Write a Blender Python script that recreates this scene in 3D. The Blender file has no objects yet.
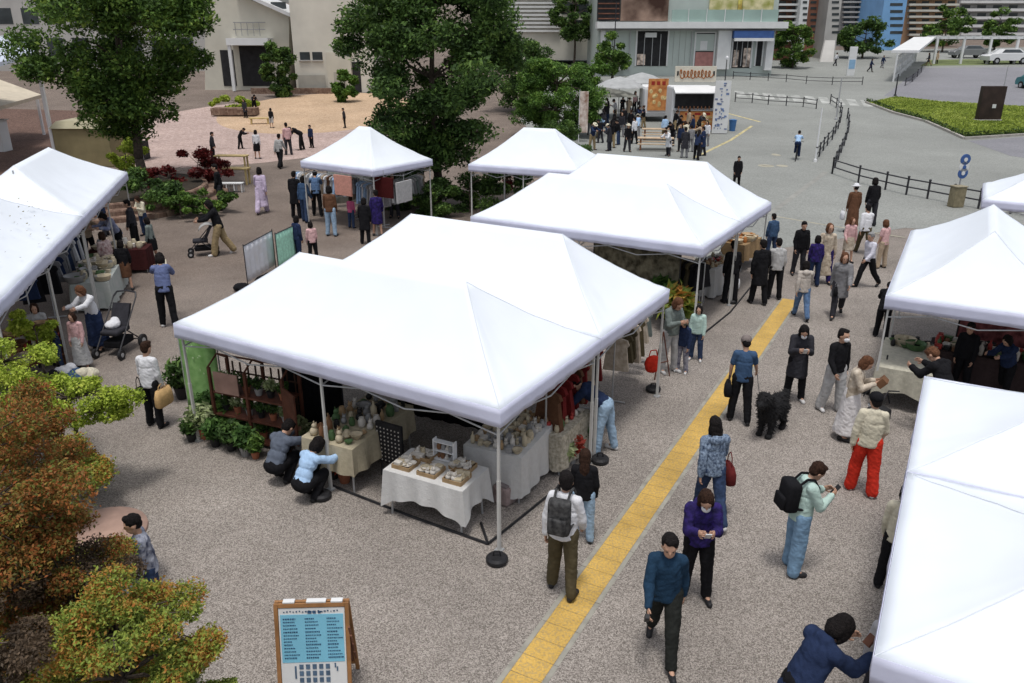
import bpy, bmesh, math, random
from mathutils import Vector, Matrix, noise
import numpy as np
R = math.radians
sc = bpy.context.scene
# ------------------------------------------------------------ camera
CAM_H = 6.6; FOC = 800.0; HOR = 35.0; CX = 512.0; CY = 341.5
PITCH = math.atan((CY - HOR) / FOC)
cam_d = bpy.data.cameras.new('camera'); cam = bpy.data.objects.new('camera', cam_d)
sc.collection.objects.link(cam); sc.camera = cam
cam.location = (0, 0, CAM_H); cam.rotation_euler = (math.pi / 2 - PITCH, 0, 0)
cam_d.sensor_width = 36; cam_d.lens = 36 * FOC / 1024
cam_d.clip_start = 0.05; cam_d.clip_end = 2000
# ------------------------------------------------------------ light
SUN_EL, SUN_AZ = 77.0, 262.0      # azimuth of the place the light comes from, degrees from +X
world = bpy.data.worlds.new('World'); sc.world = world; world.use_nodes = True
wn = world.node_tree; wn.nodes.clear()
wo = wn.nodes.new('ShaderNodeOutputWorld'); wb = wn.nodes.new('ShaderNodeBackground')
sky = wn.nodes.new('ShaderNodeTexSky'); sky.sky_type = 'NISHITA'; sky.sun_disc = False
sky.sun_elevation = R(SUN_EL); sky.sun_rotation = R(90 - SUN_AZ)
sky.dust_density = 4.0; sky.air_density = 1.0
hs = wn.nodes.new('ShaderNodeHueSaturation'); hs.inputs['Saturation'].default_value = 0.42
wn.links.new(sky.outputs[0], hs.inputs['Color']); wn.links.new(hs.outputs[0], wb.inputs[0])
wb.inputs[1].default_value = 0.125
wn.links.new(wb.outputs[0], wo.inputs[0])
sd = bpy.data.lights.new('sun', 'SUN'); so = bpy.data.objects.new('sun', sd); sc.collection.objects.link(so)
sd.energy = 1.5; sd.angle = R(10); sd.color = (1.0, 0.97, 0.93)
dv = Vector((math.cos(R(SUN_EL)) * math.cos(R(SUN_AZ)), math.cos(R(SUN_EL)) * math.sin(R(SUN_AZ)), math.sin(R(SUN_EL))))
so.rotation_euler = dv.to_track_quat('Z', 'Y').to_euler()
sc.view_settings.view_transform = 'Standard'; sc.view_settings.look = 'None'
sc.view_settings.gamma = 1; sc.view_settings.exposure = 0.18; sc.view_settings.use_curve_mapping = False
# ------------------------------------------------------------ survey helpers (image point -> point of the ground)
def ray(x, y):
    X = (x - CX) / FOC; Y = -(y - CY) / FOC; c = math.cos(PITCH); s = math.sin(PITCH)
    return Vector((X, c + Y * s, -s + Y * c))
SL = 0.05; SY = 55.0
def gz(Y): return SL * (Y - SY) if Y > SY else 0.0
def at(x, y, z=0.0):
    r = ray(x, y); return Vector((0, 0, CAM_H)) + r * ((z - CAM_H) / r.z)
def g(x, y):
    r = ray(x, y)
    if r.z < 0:
        q = at(x, y)
        if q.y <= SY: return q
    return Vector((0, 0, CAM_H)) + r * ((CAM_H + SL * SY) / (SL * r.y - r.z))
def up(P, ytop):
    """height above ground point P whose top shows at image row ytop"""
    t = -(ytop - CY) / FOC; c = math.cos(PITCH); s = math.sin(PITCH)
    # (dz*c + Y*s) = t*(Y*c - dz*s)
    dz = P.y * (t * c - s) / (c + t * s)
    return CAM_H + dz - P.z
# ------------------------------------------------------------ materials
_m = {}
def mat(name, col, rough=0.8, var=0.12, scale=6.0, bump=0.0, bscale=None, metal=0.0, spec=0.3, col2=None, sheen=0, trans=0):
    if name in _m: return _m[name]
    m = bpy.data.materials.new(name); m.use_nodes = True; n = m.node_tree; b = n.nodes['Principled BSDF']
    L = n.links; b.inputs['Roughness'].default_value = rough; b.inputs['Metallic'].default_value = metal
    b.inputs['Specular IOR Level'].default_value = spec
    tc = n.nodes.new('ShaderNodeTexCoord'); nz = n.nodes.new('ShaderNodeTexNoise')
    nz.inputs['Scale'].default_value = scale; nz.inputs['Detail'].default_value = 5
    L.new(tc.outputs['Object'], nz.inputs['Vector'])
    cr = n.nodes.new('ShaderNodeValToRGB'); c2 = col2 or col
    cr.color_ramp.elements[0].position = 0.3; cr.color_ramp.elements[1].position = 0.7
    cr.color_ramp.elements[0].color = (*[max(0, c * (1 - var)) for c in col], 1)
    cr.color_ramp.elements[1].color = (*[min(1, c * (1 + var)) for c in c2], 1)
    L.new(nz.outputs['Fac'], cr.inputs['Fac']); L.new(cr.outputs['Color'], b.inputs['Base Color'])
    if bump:
        n2 = n.nodes.new('ShaderNodeTexNoise'); n2.inputs['Scale'].default_value = bscale or scale * 5; n2.inputs['Detail'].default_value = 4
        L.new(tc.outputs['Object'], n2.inputs['Vector']); bp = n.nodes.new('ShaderNodeBump'); bp.inputs['Strength'].default_value = bump
        bp.inputs['Distance'].default_value = 0.02
        L.new(n2.outputs['Fac'], bp.inputs['Height']); L.new(bp.outputs[0], b.inputs['Normal'])
    if trans: b.inputs['Transmission Weight'].default_value = trans
    _m[name] = m; return m
def leafmat(name, cols, rough=0.6, scale=1.2):
    if name in _m: return _m[name]
    m = bpy.data.materials.new(name); m.use_nodes = True; n = m.node_tree; b = n.nodes['Principled BSDF']; L = n.links
    b.inputs['Roughness'].default_value = rough; b.inputs['Specular IOR Level'].default_value = 0.25
    geo = n.nodes.new('ShaderNodeNewGeometry'); tc = n.nodes.new('ShaderNodeTexCoord'); nz = n.nodes.new('ShaderNodeTexNoise')
    nz.inputs['Scale'].default_value = scale; L.new(tc.outputs['Object'], nz.inputs['Vector'])
    a = n.nodes.new('ShaderNodeMath'); a.operation = 'MULTIPLY_ADD'; a.inputs[1].default_value = 0.45
    L.new(geo.outputs['Random Per Island'], a.inputs[0])
    s2 = n.nodes.new('ShaderNodeMapRange'); s2.inputs[1].default_value = 0.3; s2.inputs[2].default_value = 0.7; s2.inputs[4].default_value = 0.55
    L.new(nz.outputs['Fac'], s2.inputs[0]); L.new(s2.outputs[0], a.inputs[2])
    cr = n.nodes.new('ShaderNodeValToRGB'); e = cr.color_ramp.elements
    while len(e) < len(cols): e.new(0.5)
    for i, c in enumerate(cols): e[i].position = i / (len(cols) - 1); e[i].color = (*c, 1)
    L.new(a.outputs[0], cr.inputs['Fac']); L.new(cr.outputs['Color'], b.inputs['Base Color'])
    # light passing through the leaf
    tr = n.nodes.new('ShaderNodeBsdfTranslucent'); L.new(cr.outputs['Color'], tr.inputs['Color'])
    mx = n.nodes.new('ShaderNodeMixShader'); mx.inputs[0].default_value = 0.25
    out = [q for q in n.nodes if q.type == 'OUTPUT_MATERIAL'][0]
    L.new(b.outputs[0], mx.inputs[1]); L.new(tr.outputs[0], mx.inputs[2]); L.new(mx.outputs[0], out.inputs[0])
    _m[name] = m; return m
def speckle(name, c1, c2, c3, scale=60, patch=0.25, brick=0, rough=0.9, big=(0.85, 1.12), second=None):
    """paving of small chips: voronoi cells of three tones, broad tonal patches, optional joints"""
    m = bpy.data.materials.new(name); m.use_nodes = True; n = m.node_tree; b = n.nodes['Principled BSDF']; L = n.links
    b.inputs['Roughness'].default_value = rough; b.inputs['Specular IOR Level'].default_value = 0.2
    tc = n.nodes.new('ShaderNodeTexCoord'); v = n.nodes.new('ShaderNodeTexVoronoi'); v.inputs['Scale'].default_value = scale
    L.new(tc.outputs['Object'], v.inputs['Vector'])
    sp = n.nodes.new('ShaderNodeSeparateColor'); L.new(v.outputs['Color'], sp.inputs[0])
    cr = n.nodes.new('ShaderNodeValToRGB'); e = cr.color_ramp.elements; e.new(0.5)
    for i, c in enumerate((c1, c2, c3)): e[i].color = (*c, 1)
    e[0].position = 0.12; e[1].position = 0.5; e[2].position = 0.9
    L.new(sp.outputs[0], cr.inputs['Fac'])
    out0 = cr.outputs[0]
    if second:                                   # the browner blocks laid in the far left part of the square, with a ragged changeover
        c2 = n.nodes.new('ShaderNodeValToRGB'); e = c2.color_ramp.elements; e.new(0.5)
        for i, c in enumerate(second): e[i].color = (*c, 1)
        e[0].position = 0.12; e[1].position = 0.5; e[2].position = 0.9; L.new(sp.outputs[1], c2.inputs['Fac'])
        xyz = n.nodes.new('ShaderNodeSeparateXYZ'); L.new(tc.outputs['Object'], xyz.inputs[0])
        a = n.nodes.new('ShaderNodeMath'); a.operation = 'MULTIPLY_ADD'; a.inputs[1].default_value = -0.6; L.new(xyz.outputs[0], a.inputs[0])
        a2 = n.nodes.new('ShaderNodeMath'); a2.operation = 'MULTIPLY'; a2.inputs[1].default_value = 0.8; L.new(xyz.outputs[1], a2.inputs[0]); L.new(a2.outputs[0], a.inputs[2])
        nn_ = n.nodes.new('ShaderNodeTexNoise'); nn_.inputs['Scale'].default_value = 0.5; nn_.inputs['Detail'].default_value = 8; L.new(tc.outputs['Object'], nn_.inputs[0])
        a3 = n.nodes.new('ShaderNodeMath'); a3.operation = 'MULTIPLY_ADD'; a3.inputs[1].default_value = 9; L.new(nn_.outputs[0], a3.inputs[0]); L.new(a.outputs[0], a3.inputs[2])
        m_ = n.nodes.new('ShaderNodeMapRange'); m_.inputs[1].default_value = 15; m_.inputs[2].default_value = 30; L.new(a3.outputs[0], m_.inputs[0])
        mm = n.nodes.new('ShaderNodeMix'); mm.data_type = 'RGBA'; L.new(m_.outputs[0], mm.inputs[0]); L.new(cr.outputs[0], mm.inputs[6]); L.new(c2.outputs[0], mm.inputs[7]); out0 = mm.outputs[2]
    nz = n.nodes.new('ShaderNodeTexNoise'); nz.inputs['Scale'].default_value = patch; nz.inputs['Detail'].default_value = 8; nz.inputs['Roughness'].default_value = 0.65
    L.new(tc.outputs['Object'], nz.inputs['Vector'])
    mr = n.nodes.new('ShaderNodeMapRange'); mr.inputs[1].default_value = 0.3; mr.inputs[2].default_value = 0.7
    mr.inputs[3].default_value = big[0]; mr.inputs[4].default_value = big[1]
    L.new(nz.outputs['Fac'], mr.inputs[0])
    mx = n.nodes.new('ShaderNodeMix'); mx.data_type = 'RGBA'; mx.blend_type = 'MULTIPLY'; mx.inputs[0].default_value = 1
    L.new(out0, mx.inputs[6]); L.new(mr.outputs[0], mx.inputs[7]); last = mx.outputs[2]
    if brick:
        br = n.nodes.new('ShaderNodeTexBrick'); br.inputs['Scale'].default_value = 1.0
        br.inputs['Brick Width'].default_value = brick * 2; br.inputs['Row Height'].default_value = brick
        br.inputs['Mortar Size'].default_value = brick * 0.04
        br.inputs['Color1'].default_value = (1, 1, 1, 1); br.inputs['Color2'].default_value = (0.86, 0.86, 0.86, 1); br.inputs['Mortar'].default_value = (0.55, 0.55, 0.55, 1)
        mp = n.nodes.new('ShaderNodeMapping'); mp.inputs['Rotation'].default_value = (0, 0, R(28))
        L.new(tc.outputs['Object'], mp.inputs[0]); L.new(mp.outputs[0], br.inputs['Vector'])
        m2 = n.nodes.new('ShaderNodeMix'); m2.data_type = 'RGBA'; m2.blend_type = 'MULTIPLY'; m2.inputs[0].default_value = 1
        L.new(last, m2.inputs[6]); L.new(br.outputs[0], m2.inputs[7]); last = m2.outputs[2]
    L.new(last, b.inputs['Base Color'])
    bp = n.nodes.new('ShaderNodeBump'); bp.inputs['Strength'].default_value = 0.4; bp.inputs['Distance'].default_value = 0.01
    L.new(v.outputs['Distance'], bp.inputs['Height']); L.new(bp.outputs[0], b.inputs['Normal'])
    return m
def C(name, col, **k):      # cloth
    return mat(name, col, rough=0.92, var=k.pop('var', 0.15), scale=k.pop('scale', 14), bump=0.35, bscale=40, spec=0.1, **k)
WHITE = mat('white_paint', (0.74, 0.75, 0.76), 0.5, 0.05, 3)
GREYM = mat('grey_steel', (0.42, 0.43, 0.44), 0.4, 0.12, 12, metal=0.3)
DARKM = mat('dark_steel', (0.03, 0.03, 0.035), 0.5, 0.2, 8)
BLACK = mat('black_plastic', (0.018, 0.018, 0.02), 0.55, 0.3, 9)
SKIN = mat('skin', (0.50, 0.30, 0.21), 0.55, 0.08, 18, bump=0.1)
HAIRB = mat('black_hair', (0.012, 0.010, 0.010), 0.8, 0.5, 40, bump=0.8, bscale=90, spec=0.12)
HAIRD = mat('dark_brown_hair', (0.035, 0.018, 0.012), 0.8, 0.5, 40, bump=0.8, bscale=90, spec=0.12)
HAIRT = mat('brown_hair', (0.12, 0.055, 0.03), 0.8, 0.4, 40, bump=0.8, bscale=90, spec=0.12)
HAIRG = mat('grey_hair', (0.25, 0.25, 0.25), 0.6, 0.4, 40, bump=0.8, bscale=90)
# ------------------------------------------------------------ mesh builder
class MB:
    def __init__(s): s.v = []; s.f = []; s.mi = []; s.cur = 0
    def add(s, vs, fs, M=None):
        o = len(s.v)
        if M is not None: vs = [M @ Vector(p) for p in vs]
        s.v += [tuple(p) for p in vs]; s.f += [tuple(i + o for i in f) for f in fs]; s.mi += [s.cur] * len(fs); return s
    def box(s, c, d, rz=0, M=None):
        x, y, z = d[0] / 2, d[1] / 2, d[2] / 2
        vs = [Vector((i, j, k)) for i in (-x, x) for j in (-y, y) for k in (-z, z)]
        m = Matrix.Translation(c) @ Matrix.Rotation(rz, 4, 'Z')
        if M is not None: m = m @ M
        return s.add([m @ p for p in vs], [(0, 1, 3, 2), (4, 6, 7, 5), (0, 4, 5, 1), (2, 3, 7, 6), (0, 2, 6, 4), (1, 5, 7, 3)])
    def bbox(s, c, d, b=0.01, rz=0):
        """box with bevelled edges"""
        bm = bmesh.new(); bmesh.ops.create_cube(bm, size=1, matrix=Matrix.Translation(c) @ Matrix.Rotation(rz, 4, 'Z') @ Matrix.Diagonal((*d, 1)))
        bmesh.ops.bevel(bm, geom=bm.edges[:], offset=min(b, min(d) * 0.45), segments=2, affect='EDGES', profile=0.6)
        return s.bm(bm)
    def bm(s, bm):
        bm.verts.index_update(); s.add([v.co.copy() for v in bm.verts], [[v.index for v in f.verts] for f in bm.faces]); bm.free(); return s
    def tube(s, a, b, r1, r2=None, n=8, cap=True):
        a = Vector(a); b = Vector(b); r2 = r1 if r2 is None else r2; d = b - a
        if d.length < 1e-6: return s
        q = d.to_track_quat('Z', 'Y'); vs = []
        for p, r in ((a, r1), (b, r2)):
            vs += [p + q @ Vector((r * math.cos(6.28318 * i / n), r * math.sin(6.28318 * i / n), 0)) for i in range(n)]
        fs = [(i, (i + 1) % n, n + (i + 1) % n, n + i) for i in range(n)]
        if cap: fs += [tuple(range(n - 1, -1, -1)), tuple(range(n, 2 * n))]
        return s.add(vs, fs)
    def path(s, pts, r, n=6):
        for a, b in zip(pts, pts[1:]): s.tube(a, b, r, r, n)
        return s
    def ell(s, c, rad, M=None, nu=12, nv=8):
        vs = []; fs = []; c = Vector(c)
        for j in range(1, nv):
            ph = math.pi * j / nv
            for i in range(nu):
                th = 2 * math.pi * i / nu
                p = Vector((rad[0] * math.sin(ph) * math.cos(th), rad[1] * math.sin(ph) * math.sin(th), rad[2] * math.cos(ph)))
                vs.append(c + (M @ p if M is not None else p))
        t = Vector((0, 0, rad[2])); t = M @ t if M is not None else t
        vs += [c + t, c - t]; T = len(vs) - 2; B = T + 1
        for j in range(nv - 2):
            for i in range(nu):
                k = (i + 1) % nu; fs.append((j * nu + i, (j + 1) * nu + i, (j + 1) * nu + k, j * nu + k))
        for i in range(nu):
            k = (i + 1) % nu; fs.append((T, i, k)); fs.append((B, (nv - 2) * nu + k, (nv - 2) * nu + i))
        return s.add(vs, fs)
    def cap(s, a, b, r1, r2):
        a = Vector(a); b = Vector(b)
        s.ell(a, (r1,) * 3); s.ell(b, (r2,) * 3); return s.tube(a, b, r1, r2, 12)
    def lathe(s, prof, c=(0, 0, 0), n=16, M=None):
        c = Vector(c); vs = []
        for r, z in prof:
            for i in range(n):
                p = Vector((r * math.cos(6.28318 * i / n), r * math.sin(6.28318 * i / n), z)); vs.append(c + (M @ p if M is not None else p))
        fs = []
        for j in range(len(prof) - 1):
            for i in range(n): k = (i + 1) % n; fs.append((j * n + i, j * n + k, (j + 1) * n + k, (j + 1) * n + i))
        fs += [tuple(range(n - 1, -1, -1)), tuple(range((len(prof) - 1) * n, len(prof) * n))]
        return s.add(vs, fs)
    def prism(s, poly, z0, z1, M=None):
        n = len(poly); vs = [(*p, z0) for p in poly] + [(*p, z1) for p in poly]
        return s.add(vs, [tuple(range(n - 1, -1, -1)), tuple(range(n, 2 * n))] + [(i, (i + 1) % n, n + (i + 1) % n, n + i) for i in range(n)], M)
    def mesh(s, name):
        me = bpy.data.meshes.new(name); me.from_pydata(s.v, [], s.f); me.update(); return me
    def build(s, name, mats, parent=None, loc=(0, 0, 0), rz=0, smooth=False, fix=True):
        me = s.mesh(name)
        if fix:
            bm = bmesh.new(); bm.from_mesh(me); bmesh.ops.recalc_face_normals(bm, faces=bm.faces[:]); bm.to_mesh(me); bm.free()
        if not isinstance(mats, (list, tuple)): mats = [mats]
        for m in mats: me.materials.append(m)
        if len(mats) > 1:
            for p, i in zip(me.polygons, s.mi): p.material_index = i
        if smooth:
            for p in me.polygons: p.use_smooth = True
        o = bpy.data.objects.new(name, me); sc.collection.objects.link(o); o.location = loc; o.rotation_euler = (0, 0, rz)
        if parent: o.parent = parent
        return o
def tag(o, label=None, cat=None, group=None, kind=None):
    if label: o['label'] = label
    if cat: o['category'] = cat
    if group: o['group'] = group
    if kind: o['kind'] = kind
    return o
def thing(name, loc, rz, label, cat, group=None):
    o = bpy.data.objects.new(name, None); o.empty_display_size = 0.2; sc.collection.objects.link(o)
    o.location = loc; o.rotation_euler = (0, 0, rz); return tag(o, label, cat, group)
def kids(o): return [c for c in bpy.data.objects if c.parent == o]
def copy_thing(root, loc, rz=0, label=None, scale=None):
    def rec(o, par):
        c = o.copy(); sc.collection.objects.link(c)
        if par: c.parent = par
        for ch in kids(o): rec(ch, c)
        return c
    r = rec(root, None); r.location = loc; r.rotation_euler = (0, 0, rz)
    if scale: r.scale = (scale,) * 3
    if label: r['label'] = label
    return r
def struct(o): return tag(o, kind='structure')
# ------------------------------------------------------------ ground sheets that follow the slope
def sheet(name, pts, dz, m, thick=0):
    bm = bmesh.new(); vs = [bm.verts.new((p[0], p[1], 0)) for p in pts]; bm.faces.new(vs)
    bmesh.ops.bisect_plane(bm, geom=bm.verts[:] + bm.edges[:] + bm.faces[:], plane_co=(0, SY, 0), plane_no=(0, 1, 0))
    for v in bm.verts: v.co.z = gz(v.co.y) + dz
    bmesh.ops.recalc_face_normals(bm, faces=bm.faces[:])
    for f in bm.faces:
        if f.normal.z < 0: f.normal_flip()
    if thick:
        r = bmesh.ops.extrude_face_region(bm, geom=bm.faces[:])
        for v in [q for q in r['geom'] if isinstance(q, bmesh.types.BMVert)]: v.co.z += thick
        bmesh.ops.recalc_face_normals(bm, faces=bm.faces[:])
    me = bpy.data.meshes.new(name); bm.to_mesh(me); bm.free(); me.materials.append(m)
    o = bpy.data.objects.new(name, me); sc.collection.objects.link(o); return o
def gp(*pts): return [tuple(g(*p))[:2] for p in pts]
M_plaza = speckle('plaza_chip_paving', (0.148, 0.130, 0.115), (0.272, 0.243, 0.218), (0.41, 0.372, 0.336), 82, 0.35, big=(0.72, 1.16), second=((0.105, 0.083, 0.070), (0.185, 0.148, 0.124), (0.28, 0.23, 0.195)))
M_plaza_b = speckle('brown_block_paving', (0.13, 0.105, 0.088), (0.21, 0.17, 0.142), (0.31, 0.255, 0.215), 26, 0.3, brick=0.2, big=(0.75, 1.1))
M_red = speckle('dark_red_block_paving', (0.09, 0.055, 0.042), (0.15, 0.092, 0.072), (0.21, 0.135, 0.11), 20, 0.3, brick=0.2)
M_road = speckle('asphalt', (0.215, 0.224, 0.21), (0.265, 0.274, 0.258), (0.31, 0.32, 0.30), 26, 0.10, big=(0.78, 1.12))
M_lot = speckle('dark_asphalt', (0.19, 0.19, 0.21), (0.22, 0.22, 0.24), (0.27, 0.27, 0.285), 24, 0.12, big=(0.85, 1.1))
M_sand = speckle('ochre_sand_paving', (0.40, 0.275, 0.175), (0.49, 0.345, 0.225), (0.57, 0.43, 0.30), 14, 0.25, big=(0.8, 1.12))
M_pink = speckle('pink_paving', (0.38, 0.28, 0.245), (0.46, 0.35, 0.31), (0.55, 0.43, 0.39), 12, 0.25, brick=0.3)
M_kerb = mat('kerb_stone', (0.36, 0.34, 0.31), 0.9, 0.15, 3)
struct(sheet('ground', [(-400, -30), (400, -30), (400, 600), (-400, 600)], 0, M_plaza))
struct(sheet('road', gp((700, 262), (905, 228), (1500, 270), (2400, 62), (1100, 46), (560, 55), (520, 120)), 0.008, M_road))
struct(sheet('red_paving', gp((-300, 150), (-20, 215), (80, 185), (150, 132), (120, 112), (-300, 100)), 0.008, M_red))
# the round ochre court and its paler ring
def disc(cx, cy, rx, ry, n=40, a0=0, a1=360): return [(cx + rx * math.cos(R(a0 + (a1 - a0) * i / n)), cy + ry * math.sin(R(a0 + (a1 - a0) * i / n))) for i in range(n)]
struct(sheet('pink_court', disc(-18.5, 60, 10.5, 17), 0.008, M_pink))
struct(sheet('sand_court', disc(-15.8, 69.5, 8.0, 12), 0.012, M_sand))
# tactile strip: yellow studded tiles
def tact():
    m = bpy.data.materials.new('worn_yellow_tactile_tile'); m.use_nodes = True; n = m.node_tree; b = n.nodes['Principled BSDF']; L = n.links
    b.inputs['Roughness'].default_value = 0.85
    tc = n.nodes.new('ShaderNodeTexCoord'); nz = n.nodes.new('ShaderNodeTexNoise'); nz.inputs['Scale'].default_value = 34; nz.inputs['Detail'].default_value = 3
    L.new(tc.outputs['Object'], nz.inputs[0]); cr = n.nodes.new('ShaderNodeValToRGB'); e = cr.color_ramp.elements; e.new(0.5)
    e[0].position = 0.40; e[0].color = (0.46, 0.32, 0.12, 1); e[1].position = 0.50; e[1].color = (0.58, 0.37, 0.085, 1); e[2].position = 0.75; e[2].color = (0.66, 0.43, 0.12, 1)
    L.new(nz.outputs[0], cr.inputs[0])
    n3 = n.nodes.new('ShaderNodeTexNoise'); n3.inputs['Scale'].default_value = 1.3; n3.inputs['Detail'].default_value = 6; L.new(tc.outputs['Object'], n3.inputs[0])
    mr = n.nodes.new('ShaderNodeMapRange'); mr.inputs[1].default_value = 0.3; mr.inputs[2].default_value = 0.7; mr.inputs[3].default_value = 0.72; mr.inputs[4].default_value = 1.1
    L.new(n3.outputs[0], mr.inputs[0]); mm = n.nodes.new('ShaderNodeMix'); mm.data_type = 'RGBA'; mm.blend_type = 'MULTIPLY'; mm.inputs[0].default_value = 1
    L.new(cr.outputs[0], mm.inputs[6]); L.new(mr.outputs[0], mm.inputs[7]); L.new(mm.outputs[2], b.inputs['Base Color'])
    return m
M_tact = tact()
ty0 = Vector((0.105, 6.82, 0)); ty1 = Vector((7.45, 20.4, 0)); td = (ty1 - ty0).normalized(); tn = Vector((td.y, -td.x, 0))
A0 = ty0 - td * 8
tm = MB(); nt = int((ty1 - A0).length / 0.3); hw = 0.19
for k in range(nt):
    c = A0 + td * (k + 0.5) * 0.3; a = td * 0.147; w = tn * (hw - 0.0)
    P = [c - a - w, c + a - w, c + a + w, c - a + w]
    tm.add([(*p.xy, 0.006) for p in P], [(0, 1, 2, 3)])
    for i in (-2.5, -1.5, -.5, .5, 1.5, 2.5):
        for j in (-1.5, -.5, .5, 1.5):
            if (c.y < 14): tm.lathe([(0.017, 0.007), (0.011, 0.011)], c + tn * i * 0.06 + td * j * 0.07, 5)
o = tm.build('tactile_strip', M_tact, fix=False); struct(o)
sm = MB(); 
for s_ in (-1, 1):
    for k in range(0, int((ty1 - A0).length / 0.6)):
        c = A0 + td * (k + 0.5) * 0.6 + tn * s_ * (hw + 0.035); a = td * 0.295; w = tn * 0.03
        P = [c - a - w, c + a - w, c + a + w, c - a + w]; sm.add([(*p.xy, 0.005) for p in P], [(0, 1, 2, 3)])
struct(sm.build('strip_border', mat('grey_edge_tile', (0.30, 0.29, 0.25), 0.9, 0.2, 5), fix=False))
# painted markings
M_line = mat('worn_yellow_line_paint', (0.46, 0.40, 0.22), 0.9, 0.35, 3)
M_wline = mat('worn_white_line_paint', (0.38, 0.39, 0.37), 0.9, 0.35, 1.2)
M_pale = mat('pale_joint', (0.36, 0.34, 0.27), 0.9, 0.3, 2)
def line(name, a, b, w, m, dz=0.014):
    a = g(*a); b = g(*b); d = (b - a); d.z = 0; d.normalize(); nn = Vector((d.y, -d.x, 0)) * w / 2
    return struct(sheet(name, [(a - nn)[:2], (b - nn)[:2], (b + nn)[:2], (a + nn)[:2]], dz, m))
line('road_line', (694, 158), (752, 126), 0.22, M_line); line('road_line', (760, 122), (722, 112), 0.25, M_line)
line('joint_line', (772, 216), (818, 224), 0.14, M_pale); line('joint_line', (818, 224), (905, 238), 0.12, M_pale)
line('joint_line', (770, 214), (826, 172), 0.25, mat('pale_band', (0.27, 0.27, 0.25), 0.9, 0.2, 2))
for i in range(11):
    x = 734 + i * 14; y = 91 + i * 1.0
    a = g(x, y); wv = g(x + 9, y + 0.5) - a; dn = g(x + 4, y + 6.5) - a
    struct(sheet('zebra_stripe', [a[:2], (a + wv)[:2], (a + wv + dn)[:2], (a + dn)[:2]], 0.014, M_wline))
for (x, y, w, h) in ((776, 155, 8, 3.0), (766, 166, 14, 3.0), (782, 166, 10, 2.4)):
    c = g(x, y); struct(sheet('worn_road_mark', disc(c.x, c.y, w / 33, h / 6, 14), 0.014, M_pale))
# grass wedge, kerbs and parking lot on the right
M_grassb = mat('grass_soil', (0.055, 0.085, 0.022), 1, 0.3, 0.8)
GP1 = gp((868, 104), (896, 98), (940, 103), (1060, 110), (1060, 131), (964, 137), (948, 130), (925, 120), (893, 112))
struct(sheet('lot', gp((884, 96), (905, 80), (922, 68), (1130, 66), (1130, 104), (1024, 106), (950, 101)), 0.014, M_lot))
struct(sheet('side_road', gp((968, 141), (1060, 134), (1090, 168), (1010, 156)), 0.016, M_lot))
struct(sheet('grass_bed', GP1, 0.02, M_grassb, 0.12))
M_grass = leafmat('grass_blades', [(0.14, 0.19, 0.03), (0.30, 0.38, 0.06), (0.45, 0.50, 0.12)], 0.8, 0.4)
def inpoly(x, y, P):
    c = False; n = len(P)
    for i in range(n):
        x1, y1 = P[i]; x2, y2 = P[i - 1]
        if (y1 > y) != (y2 > y) and x < (x2 - x1) * (y - y1) / (y2 - y1) + x1: c = not c
    return c
def grass(name, P, n, h, m, seed, lab, z0=0.12):
    rnd = random.Random(seed); xs = [p[0] for p in P]; ys = [p[1] for p in P]; b = MB(); k = 0
    while k < n:
        x = rnd.uniform(min(xs), max(xs)); y = rnd.uniform(min(ys), max(ys))
        if not inpoly(x, y, P): continue
        k += 1; a = rnd.uniform(0, 6.28); w = 0.06; hh = h * rnd.uniform(.5, 1.3); z = gz(y) + z0
        dx, dy = math.cos(a) * w, math.sin(a) * w
        b.add([(x - dx, y - dy, z), (x + dx, y + dy, z), (x + dx * .3 + rnd.uniform(-.1, .1), y + dy * .3 + rnd.uniform(-.1, .1), z + hh)], [(0, 1, 2)])
    return tag(b.build(name, m, fix=False), lab, 'grass', kind='stuff')
grass('grass', GP1, 22000, 0.08, M_grass, 3, 'yellow green grass covering the wedge shaped traffic island', 0.14)
M_hedge = leafmat('low_hedge_leaf', [(0.015, 0.03, 0.008), (0.05, 0.09, 0.02), (0.12, 0.19, 0.05)])
struct(sheet('verge', gp((920, 66), (930, 60), (1130, 56), (1130, 63)), 0.016, mat('verge_soil', (0.14, 0.17, 0.07), 1, 0.3, 0.5)))
# kerb along the bed
kb = MB(); KP = gp((866, 103), (893, 113.5), (925, 122), (948, 132), (964, 139.5), (1060, 133.5))
for a, b_ in zip(KP, KP[1:]):
    a = Vector((*a, gz(a[1]))); b_ = Vector((*b_, gz(b_[1]))); d = (b_ - a).normalized(); nn = Vector((d.y, -d.x, 0)) * .1
    kb.add([a - nn, b_ - nn, b_ + nn, a + nn] + [p + Vector((0, 0, .16)) for p in (a - nn, b_ - nn, b_ + nn, a + nn)], [(0, 1, 2, 3), (4, 5, 6, 7), (0, 1, 5, 4), (1, 2, 6, 5), (2, 3, 7, 6), (3, 0, 4, 7)])
struct(kb.build('kerb', M_kerb))
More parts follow.
